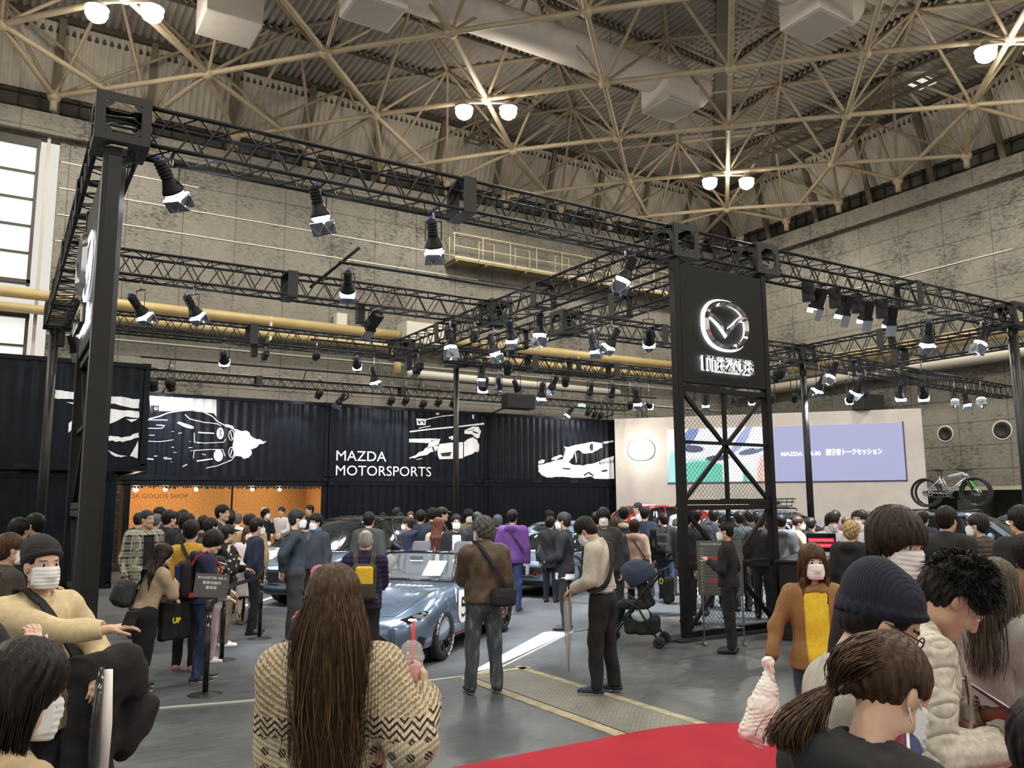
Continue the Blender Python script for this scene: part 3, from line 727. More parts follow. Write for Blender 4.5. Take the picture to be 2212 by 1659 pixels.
# ---------------- printed artwork on the corrugated walls (polygons follow the ribs)
ART = mat('print_white', (.86,.87,.90), .5)
def art(name, polys, parent, ox, oz, yoff=.030, holes=(), m_=None):
    """polys in local x/z metres of the container face; cut at the rib edges and pushed on to the ribs"""
    bm = bmesh.new()
    for pl in polys:
        vs_ = [bm.verts.new((p[0]+ox, 0, p[1]+oz)) for p in pl]
        try: bm.faces.new(vs_)
        except ValueError: pass
    bmesh.ops.triangulate(bm, faces=bm.faces[:])
    if len(bm.verts):
        x0 = min(v.co.x for v in bm.verts); x1 = max(v.co.x for v in bm.verts); k = math.floor(x0/(LCOR/4))
        while k*LCOR/4 < x1:
            bmesh.ops.bisect_plane(bm, geom=bm.verts[:]+bm.edges[:]+bm.faces[:], plane_co=(k*LCOR/4,0,0), plane_no=(1,0,0)); k += 1
    for v in bm.verts: v.co.y = yoff+corr_off(v.co.x+1e-5)
    me = bpy.data.meshes.new(name); bm.to_mesh(me); bm.free()
    return link(name, me, m_ or ART, parent)
def face_xz(px, py, e, y=CY+.04):
    P = at(px, py, 1, y); return (P.x-e.location.x, P.z-e.location.z)
def art_px(name, polys, e, y=CY+.04, **k):
    return art(name, [[face_xz(a, b, e, y) for a, b in pl] for pl in polys], e, 0, 0, **k)
cons = [o for o in COL.objects if o.name.startswith('shipping_container')]
def con(lbl): return [o for o in cons if o['label'].startswith(lbl)][0]
c1, c2, c3, cn = con('upper left'), con('upper middle'), con('upper right'), con('upper black container at the left')
def jag(pts, n_=6, amp=3, seed=1):
    rr = random.Random(seed); out = []
    for a, b in zip(pts, pts[1:]+pts[:1]):
        for k in range(n_):
            t = k/n_; out.append((a[0]+(b[0]-a[0])*t+(rr.uniform(-amp, amp) if k else 0), a[1]+(b[1]-a[1])*t+(rr.uniform(-amp, amp) if k else 0)))
    return out
# race car with flame: sky, roof line, body lines, numbers
sky = [(322,853),(468,860),(466,883),(468,900),(462,893),(440,889),(410,887),(380,888),(345,888),(325,889)]
flame = jag([(507,926),(540,935),(545,948),(576,953),(545,970),(540,985),(525,990),(505,984),(503,960)], 4, 3, 3)
lines = []
def stroke(pts, w_):
    out = []
    for a, b in zip(pts, pts[1:]):
        dx, dy = b[0]-a[0], b[1]-a[1]; L = math.hypot(dx, dy) or 1; nx, ny = -dy/L*w_/2, dx/L*w_/2
        out.append([(a[0]+nx,a[1]+ny),(b[0]+nx,b[1]+ny),(b[0]-nx,b[1]-ny),(a[0]-nx,a[1]-ny)])
    return out
lines += stroke([(322,905),(345,899),(362,892),(385,888),(410,886),(440,890),(460,900),(472,912),(490,920),(508,928)], 2.2)
lines += stroke([(400,895),(410,905),(440,912),(468,915),(478,920)], 1.6)
lines += stroke([(320,925),(350,925),(356,919),(338,918)], 1.4)+stroke([(318,907),(362,907)], 1.6)+stroke([(385,912),(402,917),(418,923)], 3)
lines += stroke([(420,935),(420,955),(445,957),(484,955),(488,948)], 1.2)+stroke([(418,990),(420,973),(450,971),(482,971),(486,985)], 1.2)
lines += stroke([(320,953),(345,954),(375,950)], 1.0)+stroke([(318,991),(332,992)], 2.5)+stroke([(355,991),(371,991)], 2)+stroke([(395,1008),(404,1003)], 2)+stroke([(445,1011),(470,1006),(500,994),(508,985)], 1.5)
lines += stroke([(428,934),(463,936)], 2.6)+stroke([(425,996),(460,991)], 2.6)+stroke([(322,940),(334,940)], 1)+stroke([(333,985),(340,985)], 1.5)
lines += [[(382,913),(402,917),(420,925),(412,926),(395,921)]]+[[(488,916),(504,920),(508,930),(500,926),(486,921)]]
for i in range(14):
    rr = random.Random(i); x, y = rr.uniform(330,500), rr.uniform(925,1000); lines += stroke([(x,y),(x+rr.uniform(3,10),y+rr.uniform(-2,2))], rr.uniform(.7,1.6))
def disc(cx, cy, rx, ry, n=18): return [(cx+rx*math.cos(2*PI*k/n), cy+ry*math.sin(2*PI*k/n)) for k in range(n)]
def ringp(cx, cy, rx, ry, w_): return stroke([(cx+rx*math.cos(2*PI*k/16), cy+ry*math.sin(2*PI*k/16)) for k in range(17)], w_)
lines += [disc(476,936,8,13), disc(472,984,10,13)]+ringp(500,940,6,11,1.6)+ringp(500,977,6,11,1.6)+stroke([(498,932),(502,948)],2)+stroke([(502,970),(498,984)],2)
art_px('race_car_print', [sky, flame]+lines, c1)
BLK = mat('print_black', (.006,.007,.010), .5)
art_px('number_disc_digit', stroke([(473,930),(478,930),(475,935),(478,940),(473,942)], 1.6)+stroke([(426,934.3),(430,934.3)], .3), c1, yoff=.026, m_=BLK)
art_px('print_emblem_tile', [[(325,876),(343,876),(343,889),(325,891)]], c1, yoff=.026, m_=BLK)
art_px('print_emblem_ring', ringp(337,882,4,3.2,1.0)+stroke([(333,881),(337,883.5),(341,881)], .9), c1, yoff=.022)
# lettering
def lettering(s, x_px, y_px, cap_px, e, width_px, y=CY+.035):
    P = at(x_px, y_px, 1, y); Q = at(x_px, y_px-cap_px, 1, y); R_ = at(x_px+width_px, y_px, 1, y); size = (Q.z-P.z)/.72
    o = text_mesh('lettering', s, size, ART, e, None, extrude=.0); me = o.data
    xs = [v.co.x for v in me.vertices]; k = (R_.x-P.x)/(max(xs)-min(xs)); x0 = min(xs)
    M = Matrix(((k,0,0,P.x-e.location.x-x0*k),(0,0,1,.018),(0,1,0,P.z-e.location.z),(0,0,0,1))); me.transform(M); return o
lettering('MAZDA', 726, 994.5, 22.5, c2, 108); lettering('MOTORSPORTS', 725, 1026.5, 22.5, c2, 206)
# convertible print on the middle container
cv = [[(899,904),(921,905),(920,918),(901,918)], [(885,931),(925,926),(990,920),(1047,913),(1047,917),(990,923),(925,929),(886,934)],
      [(884,948),(930,947),(953,948),(925,957),(884,955)], jag([(884,989),(905,977),(930,963),(948,965),(940,975),(915,984),(895,990)], 3, 2, 5),
      [(932,950),(952,948),(948,960),(930,966),(922,972),(926,958)],
      [(950,959),(975,956),(1000,955),(1000,990),(985,991),(950,992),(946,984),(944,972)], [(1002,955),(1012,948),(1022,944),(1030,950),(1034,960),(1032,972),(1022,980),(1002,987)],
      [(1003,930),(1022,921),(1034,922),(1040,931),(1036,945),(1030,947),(1020,938),(1003,937)], [(1020,894),(1026,895),(1024,906),(1020,903)], [(941,892),(950,891),(949,896),(942,896)]]
cv += stroke([(921,906),(955,899),(985,896)], 2)+stroke([(905,925),(930,920)], 1.5)+ringp(1031,966,3.5,10,2)+stroke([(970,946),(985,941),(975,950)], 4)+stroke([(900,993),(912,990)], 1.3)
art_px('convertible_print', cv, c2)
bd = stroke([(903,908),(907,915),(908,909)], 2.2)+stroke([(911,908),(916,915),(917,909)], 2.2)+[[(952,979),(975,976),(972,985),(955,986)]]+stroke([(980,967),(990,970)], 2.5)+stroke([(935,965),(942,985)], 3)+stroke([(1022,932),(1032,936)], 3)+stroke([(1010,930),(1024,928)], 1.5)
art_px('convertible_print_shade', bd, c2, yoff=.026, m_=BLK)
# le mans style print at the right end
lm = [jag([(1163,1004),(1190,998),(1215,992),(1236,1003),(1260,1006),(1290,998),(1327,992),(1327,1034),(1285,1034),(1275,1029),(1255,1032),(1200,1030),(1180,1031),(1163,1019)], 3, 1.5, 8),
      [(1222,968),(1240,962),(1262,958),(1280,954),(1300,957),(1302,966),(1280,978),(1262,980),(1250,972),(1240,976),(1238,988),(1225,1000),(1214,996),(1222,982)],
      jag([(1163,995),(1176,993),(1175,1000),(1163,1003)], 3, 1.5, 2), jag([(1190,992),(1212,982),(1216,986),(1200,994)], 3, 1.5, 4), [(1300,955),(1327,951),(1327,954),(1305,959)], jag([(1285,1000),(1310,990),(1327,984),(1327,1000),(1300,1004)], 3, 1.2, 6),
      [(1218,964),(1228,966),(1224,972)]]+stroke([(1240,970),(1246,998)], 2)
art_px('endurance_car_print', lm, c3)
art_px('endurance_car_print_shade', [disc(1248,985,3.2,8), disc(1278,966,4,8), disc(1303,962,2.6,7)]+stroke([(1215,1012),(1232,1013)], 3)+stroke([(1300,1018),(1312,1016)], 4)+stroke([(1262,1027),(1272,1020),(1282,1029)], 3), c3, yoff=.026, m_=BLK)
# streak print on the forward container
st = [jag([(119,842),(163,847),(163,864),(118,860)], 6, 1.5, 11), jag([(234,855),(301,862),(301,882),(233,872)], 5, 2, 12), jag([(233,882),(301,889),(300,903),(270,900),(232,917),(232,890)], 4, 1.5, 13),
      jag([(148,915),(160,904),(157,925),(148,935)], 3, 1, 14), jag([(229,943),(262,945),(299,935),(299,945),(265,955),(245,952),(229,949)], 4, 2, 15), jag([(232,972),(255,982),(275,985),(262,988),(245,984)], 3, 1.2, 16),
      jag([(281,985),(298,952),(297,990)], 3, 1.2, 17), jag([(143,868),(165,875),(160,870)], 2, 1, 18), jag([(272,905),(297,905),(285,912)], 3, 1, 19)]
art_px('streak_print', st, cn, y=NY+.04)
V = []; F = []
rr = random.Random(3)
for k in range(60):
    y = rr.uniform(.3, 5.6); z = rr.uniform(.3, 1.75); h_ = rr.uniform(.02, .12); w_ = rr.uniform(.1, .7); n = len(V); V += [(-.012,y,z),(-.012,y+w_,z+rr.uniform(-.05,.05)),(-.012,y+w_*.9,z+h_),(-.012,y+.05,z+h_)]; F.append([n,n+1,n+2,n+3])
link('side_streak_print', mesh_np('side_streak_print', V, np.array(F)), ART, cn)
# ---------------- goods shop in the lower left container bay
sh = empty('goods_shop', (CX[0], CY, -.03), label='amber lit shop bay opened in the lower container row behind the queue', cat='shop')
mb = MB(); L = CL
mb.box((L/2, .06, 2.54), (L,.12,.14)); mb.box((L-.08,.06,1.25), (.16,.12,2.5)); mb.box((.08,.06,1.25), (.16,.12,2.5)); mb.box((L/2, 1.2, 2.55), (L, 2.3, .05)); mb.box((3.03,.06,1.25), (.05,.05,2.5))
mb.build('opening_frame', CT, sh)
am, nt, b, tc = node_mat('amber_board'); b.inputs['Roughness'].default_value = .75
n = N(nt, 'ShaderNodeTexNoise', i_Scale=26.0); n.inputs['Detail'].default_value = 6; nt.links.new(tc.outputs['Object'], n.inputs[0])
r = ramp(nt, n.outputs[0], [(.35, (.34,.165,.05)), (.65, (.56,.31,.12))]); nt.links.new(r.outputs[0], b.inputs['Base Color'])
mb = MB(); mb.box((L/2, 1.75, 1.25), (L-.2,.04,2.5)); mb.box((.12,.95,1.25), (.04,1.6,2.5)); mb.box((L-.12,.95,1.25), (.04,1.6,2.5)); mb.build('amber_board_wall', am, sh)
P = at(240, 1074, 1, CY+1.72)
text_mesh('wall_lettering', 'MAZDA GOODS SHOP', .19, mat('lettering_brown', (.12,.05,.01), .7), sh, Matrix.Translation((P.x-CX[0]+.05, 1.72, P.z))@Matrix.Rotation(PI/2, 4, 'X'), extrude=.003, xs=1.12)
FB = mat('bulb_warm', (1,1,1), .4, emit=(1.0,.66,.30), es=30.0)
for k, px in enumerate((293, 357, 424, 545, 604)):
    p = at(px, 1057, 1, CY+.55); e = empty('pendant_bulb', p, label=['first bare bulb from the left over the shop opening','second bare bulb from the left over the shop opening','third bare bulb from the left over the shop opening','fourth bare bulb from the left over the shop opening','last bare bulb at the right end of the shop opening'][k], cat='lamp', group='bare bulbs in the shop bay')
    mb = MB(); mb.sphere((0,0,0), .06 if k else .08, 12, 8); mb.build('glass_bulb', FB, e)
    mb = MB(); mb.tube([(0,0,.05),(0,0,.16)], .02, 8); mb.build('socket', BK, e)
    if k in (0,2,4) or 1:
        l_ = bpy.data.lights.new('pendant_light', 'POINT'); l_.energy = 17; l_.color = (1,.72,.42); l_.shadow_soft_size = .06; o = bpy.data.objects.new('pendant_light', l_); COL.objects.link(o); o.location = p+Vector((0,.15,-.12))
# jagged awning fringe
mb = MB(); rr = random.Random(5); x = .2
while x < L-.2: w_ = rr.uniform(.03,.09); h_ = rr.uniform(.02,.09); mb.box((x, .0, 2.46-h_/2), (w_*.8,.02,h_)); x += w_
mb.build('fringe', BK, sh)
# ---------------- pale stage wall with screens
PA, PB = Vector((20.96,25.9,0)), Vector((28.41,17.45,0)); dW = (PB-PA).normalized(); nW = Vector((dW.y,-dW.x,0)); 
if nW.dot(-PA) < 0: nW = -nW
LW = (PB-PA).length
sw, nt, b, tc = node_mat('stage_plaster'); b.inputs['Roughness'].default_value = .8
n = N(nt, 'ShaderNodeTexNoise', i_Scale=1.3); n.inputs['Detail'].default_value = 8; nt.links.new(tc.outputs['Object'], n.inputs[0]); r = ramp(nt, n.outputs[0], [(.35, (.52,.475,.44)), (.65, (.60,.55,.51))]); nt.links.new(r.outputs[0], b.inputs['Base Color'])
MW = Matrix((dW, -nW, Vector((0,0,1)))).transposed().to_4x4(); MW.translation = PA
sg = bpy.data.objects.new('stage_wall', None); COL.objects.link(sg); sg.matrix_world = MW; tag(sg, 'pale plaster stage wall set diagonally with two big screens', 'stage wall')
mb = MB(); mb.box((LW/2, .3, 2.6), (LW, .6, 5.2), bev=.01); mb.build('wall_slab', sw, sg)
def on_wall(px, py):
    d = Vector(ray(px, py)); o_ = Vector((0,0,CH)); t = (PA-o_).dot(nW)/d.dot(nW); P = o_+d*t; return (P-PA).dot(dW), P.z
# left video screen
a = on_wall(1441, 928); c = on_wall(1672, 1040); e_ = on_wall(1948, 914); f_ = on_wall(1948, 1037)
m, nt, b, tc = node_mat('video_picture'); b.inputs['Base Color'].default_value = (.02,.02,.02,1)
mb = MB(); x0, x1, z0, z1 = a[0], c[0], c[1]+.02, (a[1]+on_wall(1672,922)[1])/2
mb.box(((x0+x1)/2, -.02, (z0+z1)/2), (x1-x0,.04,z1-z0)); vsn = mb.build('video_screen', m, sg)
sep = N(nt, 'ShaderNodeSeparateXYZ'); nt.links.new(tc.outputs['Object'], sep.inputs[0])
def vm(op, a_, b_, c_=None):
    n = N(nt, 'ShaderNodeMath', operation=op)
    for i, v in enumerate((a_, b_, c_)):
        if v is None: continue
        if isinstance(v, (int, float)): n.inputs[i].default_value = v
        else: nt.links.new(v, n.inputs[i])
    return n.outputs[0]
xx = vm('DIVIDE', vm('SUBTRACT', sep.outputs['X'], x0), x1-x0); zz = vm('DIVIDE', vm('SUBTRACT', sep.outputs['Z'], z0), z1-z0)
nz = N(nt, 'ShaderNodeTexNoise', i_Scale=1.6); nz.inputs['Detail'].default_value = 3; nt.links.new(tc.outputs['Object'], nz.inputs[0]); wob = vm('MULTIPLY', vm('SUBTRACT', nz.outputs[0], .5), .35)
cur = None
def blob(cx, cz, rx, rz, col, soft=.25, ang=0.0):
    global cur
    dx = vm('SUBTRACT', xx, cx); dz = vm('SUBTRACT', zz, cz); ca, sa = math.cos(ang), math.sin(ang)
    u = vm('DIVIDE', vm('ADD', vm('MULTIPLY', dx, ca), vm('MULTIPLY', dz, sa)), rx); v = vm('DIVIDE', vm('SUBTRACT', vm('MULTIPLY', dz, ca), vm('MULTIPLY', dx, sa)), rz)
    d = vm('ADD', vm('ADD', vm('MULTIPLY', u, u), vm('MULTIPLY', v, v)), wob); f = N(nt, 'ShaderNodeMapRange'); f.inputs[1].default_value = 1+soft; f.inputs[2].default_value = 1-soft; nt.links.new(d, f.inputs[0])
    mx = N(nt, 'ShaderNodeMixRGB'); mx.inputs[2].default_value = (*col, 1); nt.links.new(f.outputs[0], mx.inputs[0])
    if cur is None: mx.inputs[1].default_value = (.85,.93,1.0,1)
    else: nt.links.new(cur, mx.inputs[1])
    cur = mx.outputs[0]
blob(.38,.02,.42,.42,(.10,.42,.32)); blob(.05,.1,.06,.5,(.25,.5,.5)); blob(1.0,.1,.16,.5,(.72,.38,.30)); blob(1.0,.9,.06,.5,(.7,.45,.40)); blob(.62,.15,.09,.5,(1,1,1)); blob(.62,.5,.2,.2,(.9,.97,1))
blob(.22,.85,.06,.32,(.16,.20,.42),.2,-.3); blob(.25,.62,.11,.07,(.06,.06,.12),.2,-.15); blob(.48,.44,.12,.055,(.05,.05,.09),.2,.15); blob(.80,.55,.13,.055,(.10,.12,.2),.2,.4); blob(.72,.78,.05,.28,(.30,.34,.60),.2,-.35); blob(.86,.8,.07,.2,(1,1,1))
nt.links.new(cur, b.inputs['Emission Color']); b.inputs['Emission Strength'].default_value = 1.15
LIL = mat('lilac_screen', (.02,.02,.03), .5, emit=(.27,.28,.43), es=1.0)
x2 = e_[0]; zt = (on_wall(1672,921)[1]+e_[1])/2; zb = (on_wall(1672,1040)[1]+f_[1])/2
mb = MB(); mb.box(((x1+x2)/2, -.02, (zt+zb)/2), (x2-x1,.04,zt-zb)); mb.build('lilac_screen', LIL, sg)
mb = MB(); mb.box(((x0+x2)/2, -.0, zb-.03), (x2-x0+.1,.02,.06)); mb.box((x2+.03,-.0,(zt+zb)/2), (.06,.02,zt-zb+.1)); mb.build('screen_edge', mat('screen_edge', (.10,.08,.12), .5), sg)
WE = mat('caption_white', (1,1,1), .5, emit=(.95,.95,1), es=1.6)
def cap(s, pxa, pxb, py, size):
    A, B = on_wall(pxa, py), on_wall(pxb, py); o = text_mesh('caption', s, size, WE, sg, None, extrude=.004, weight=.004*size/.2); me = o.data; xs = [v.co.x for v in me.vertices]; k = (B[0]-A[0])/(max(xs)-min(xs))
    me.transform(Matrix(((k,0,0,A[0]-min(xs)*k),(0,0,-1,-.05),(0,1,0,A[1]),(0,0,0,1))))
cap('MAZDA CX-30', 1688, 1773, 985, .20); cap('開発者トークセッション', 1785, 1906, 982.5, .25)
# glowing emblem on the stage wall
q = on_wall(1386, 972)
mb = emblem_mb(1.15, .08, -.10); mb.build('emblem', mat('emblem_pewter', (.30,.28,.25), .3), sg, loc=(q[0],0,q[1]))
mb = MB(); M = Matrix.Rotation(PI/2, 4, 'X'); mb.lathe([(.001,0),(.62,0),(.66,.03)], (q[0],-.02,q[1]), 40, M=M); mb.build('emblem_glow_disc', mat('emblem_back_glow', (1,1,1), .5, emit=(1,.95,.84), es=3.2), sg)
l_ = bpy.data.lights.new('emblem_light', 'POINT'); l_.energy = 60; l_.color = (1,.93,.8); l_.shadow_soft_size = .3; o = bpy.data.objects.new('emblem_light', l_); COL.objects.link(o); o.location = PA+dW*q[0]+nW*.5+Vector((0,0,q[1]))
# rear light rail above the containers
truss((3.4,25.4,5.62), (21.2,25.4,5.62), 'slender lighting truss just above the printed containers', half=.13, mod=.33, boxes=(3.2,8,13), r_=.018, rb=.009)
mb = MB(); mb.tube([(3.2,25.1,6.05),(22.5,25.1,6.05)], .03, 8); [mb.tube([(x,25.1,6.05),(x,25.38,5.76)], .015, 6) for x in (4,8,12,16,20)]; [mb.tube([(x,25.4,5.5),(x,25.4,5.3),(x,26.4,5.19)], .03, 6) for x in (4,9.5,15.5,20.5)]; tag(mb.build('lighting_rail', BK), 'thin black rail above the slender truss over the containers', 'rail')
for k, px in enumerate((1343, 1424)):
    p = at(px, 900, 1, 25.4 if 0 else 24.5); e = empty('truss_post', (p.x+1.2, p.y+2.4, 0), label=['left slim lattice post rising behind the pale stage wall','right slim lattice post rising behind the pale stage wall'][k], cat='truss post')
    mb = MB(); h_ = .14
    for sx, sy in ((-1,-1),(1,-1),(1,1),(-1,1)): mb.tube([(sx*h_,sy*h_,0),(sx*h_,sy*h_,6.0)], .02, 6)
    z = 3.0
    while z < 6: mb.tube([(-h_,-h_,z),(h_,-h_,z+.3),(-h_,-h_,z+.3),(h_,-h_,z)], .010, 4); z += .35
    mb.build('lattice', BK, e)
mb = MB(); mb.box(at(1257,877,1,YW-.05), (.36,.05,.2)); tag(mb.build('exit_sign', mat('exit_green', (.1,.4,.25), .5, emit=(.55,.95,.75), es=1.2)), 'small pale green exit light on the back wall above the containers', 'sign')
# long pole with clamp on middle row
mb = MB(); a = at(690,607,1,Y2-.2); b_ = at(768,549,1,Y2-.2); mb.tube([(a.x,Y2+.3,a.z),(b_.x-.2,Y2-.9,b_.z-.1)], .03, 8); tag(mb.build('clamp_pole', BK), 'loose black pole sticking out above the middle row truss', 'pole')
# ================================================================ STAGE LAMPS
LENS = mat('lens_glow', (1,1,1), .4, emit=(.86,.90,1.0), es=90.0); LDK = mat('lens_dark', (.02,.02,.03), .1)
BDI = mat('barn_door', (.24,.26,.29), .4, metal=.2); BLU = mat('connector_blue', (.02,.05,.55), .4)
def spot_proto():
    """beam along local -Z, pivot at origin; body runs from z=+.22 (tail) to -.12 (lens)"""
    e = empty('stage_spotlight', (0,0,0)); 
    mb = MB(); prof = [(.001,.27),(.05,.27),(.062,.25)]
    z = .25
    for k in range(5): prof += [(.062,z-.01),(.070,z-.012),(.070,z-.024),(.062,z-.026)]; z -= .036
    prof += [(.066,.05),(.075,.03),(.10,-.03),(.116,-.06),(.120,-.085),(.112,-.085),(.108,-.075)]
    mb.lathe(prof, n=20); mb.build('housing', BK, e)
    mb = MB(); mb.tube([(0,0,.27),(0,0,.31)], .016, 8); mb.build('plug', BLU, e)
    return e
def barn(e, op=(.5,.5,.5,.5)):
    for k in range(4):
        a = k*PI/2; M = Matrix.Rotation(a, 4, 'Z')@Matrix.Translation((0,-.118,-.145))@Matrix.Rotation(op[k], 4, 'X')
        mb = MB(); w0, w1, h_ = .085, .13, .17
        mb.M = M; mb.prism([(-w0,0),(w0,0),(w1,-h_),(-w1,-h_)], 1, -.003, .003); mb.build('barn_door', BDI, e)
def lens(e, on, r_=.106):
    mb = MB(); mb.lathe([(.001,-.158),(r_*.5,-.150),(r_*.85,-.125),(r_,-.09),(r_,-.07)], n=20); mb.build('lens', LENS if on else LDK, e)
spots_meshes = {}; UNHUNG = []
TL = [(0,X1,Y1,Y3),(0,X2,Y1,Y3),(0,X3,Y1,Y3+.6),(0,X4,Y1,Y3),(0,X4+1.85,Y1,Y2),(1,Y1,X1,X4),(1,Y2,X1,X4),(1,Y3,X1,X4),(1,17.0,X2,X4)]
def spot(px, py, aim, on=True, barns=True, sc=1.0, power=0, zc=5.20, label='', cone=55, kind='par', plane=None):
    P = at(px, py, 2, zc) if plane is None else at(px, py, plane[0], plane[1]); best = 9
    if plane is None:
        for ax, v, lo, hi in TL:
            Q = at(px, py, ax, v)
            if lo <= Q[1-ax] <= hi and 4.55 < Q.z < 5.36 and abs(Q.z-5.12) < best: best = abs(Q.z-5.12); P = Q; bax = ax
    TOPZ = 5.52 if plane is None else 6.02
    if best == 9 and plane is None: UNHUNG.append(P.copy()); TOPZ = 5.52
    aim = Vector(aim); d = aim.normalized() if aim.length < 3 and aim.z < 0 else (aim-P).normalized()
    q = (-d).to_track_quat('Z', 'Y')
    e = bpy.data.objects.new('stage_spotlight', None); COL.objects.link(e); e.location = P; e.empty_display_size = .1
    tag(e, label, 'stage light')
    h_ = empty('lamp_head', (0,0,0)); h_.parent = e; h_.rotation_mode = 'QUATERNION'; h_.rotation_quaternion = q; h_.scale = (sc,)*3
    key = (kind, on, barns)
    if key not in spots_meshes:
        src = []
        if kind == 'par':
            t = spot_proto(); lens(t, on); 
            if barns: barn(t, (.45,.7,.35,.7))
            src = [(c.name.split('.')[0], c.data, None) for c in t.children]; [bpy.data.objects.remove(c) for c in list(t.children)]; bpy.data.objects.remove(t)
        elif kind == 'box':
            t = empty('t'); mb = MB(); mb.box((0,0,.05), (.17,.17,.32), bev=.015); mb.box((0,0,-.13), (.19,.19,.06)); mb.build('housing', BK, t); mb = MB(); mb.box((0,-.02,-.165), (.15,.10,.01)); mb.build('lens', LENS if on else LDK, t)
            mb = MB(); mb.box((0,-.095,-.25), (.19,.006,.2)); mb.box((0,.095,-.2), (.19,.006,.08)); mb.build('barn_door', BDI, t)
            src = [(c.name.split('.')[0], c.data, None) for c in t.children]; [bpy.data.objects.remove(c) for c in list(t.children)]; bpy.data.objects.remove(t)
        else:
            t = empty('t'); mb = MB(); mb.sphere((0,0,.0), (.12,.12,.15), 14, 10); mb.lathe([(.07,-.08),(.10,-.12),(.10,-.17),(.085,-.17),(.08,-.15)], n=18); mb.build('housing', BK, t); mb = MB(); mb.lathe([(.001,-.165),(.082,-.16)], n=18); mb.build('lens', LENS if on else LDK, t)
            src = [(c.name.split('.')[0], c.data, None) for c in t.children]; [bpy.data.objects.remove(c) for c in list(t.children)]; bpy.data.objects.remove(t)
        spots_meshes[key] = src
    # sub-parts of the head
    for nm, me, _ in spots_meshes[key]:
        o = bpy.data.objects.new(nm, me); COL.objects.link(o); o.parent = e; o.rotation_mode = 'QUATERNION'; o.rotation_quaternion = q; o.scale = (sc,)*3
    bpy.data.objects.remove(h_)
    # yoke and clamp (upright)
    mb = MB(); r_ = .10*sc; side = d.cross(Vector((0,0,1))); side = side.normalized() if side.length > .1 else Vector((1,0,0)); top = max(.2, TOPZ-P.z)
    mb.bar(side*r_, side*r_+Vector((0,0,top*.62)), .02, .008); mb.bar(-side*r_, -side*r_+Vector((0,0,top*.62)), .02, .008); mb.bar(-side*r_+Vector((0,0,top*.62)), side*r_+Vector((0,0,top*.62)), .02, .012)
    if best < 9: mb.bar((-.23*(bax==0),-.23*(bax==1),top), (.23*(bax==0),.23*(bax==1),top), .03, .03)
    mb.build('yoke', BK, e)
    mb = MB(); mb.tube([(0,0,top*.6),(0,0,top*.9)], .018, 6); mb.tube([(.04*math.cos(a)*1.0, 0, top+.03+.04*math.sin(a)) for a in [k*PI/5-PI/2 for k in range(8)]], .010, 5); mb.build('clamp', mat('clamp_steel', (.4,.4,.42), .3, metal=.8), e)
    if kind == 'box':
        mb = MB(); mb.box((-.26,.0,.12), (.13,.17,.36), bev=.01); mb.build('ballast_box', BK, e)
    if power:
        L = bpy.data.lights.new('spot_beam', 'SPOT'); L.energy = power; L.color = (.88,.93,1.0); L.spot_size = math.radians(cone); L.spot_blend = .6; L.shadow_soft_size = .10
        o = bpy.data.objects.new('spot_beam', L); COL.objects.link(o); o.location = P+d*.20*sc; o.rotation_mode = 'QUATERNION'; o.rotation_quaternion = q
    return e
K = 3000
G = lambda x, y, z=0: (x, y, z)
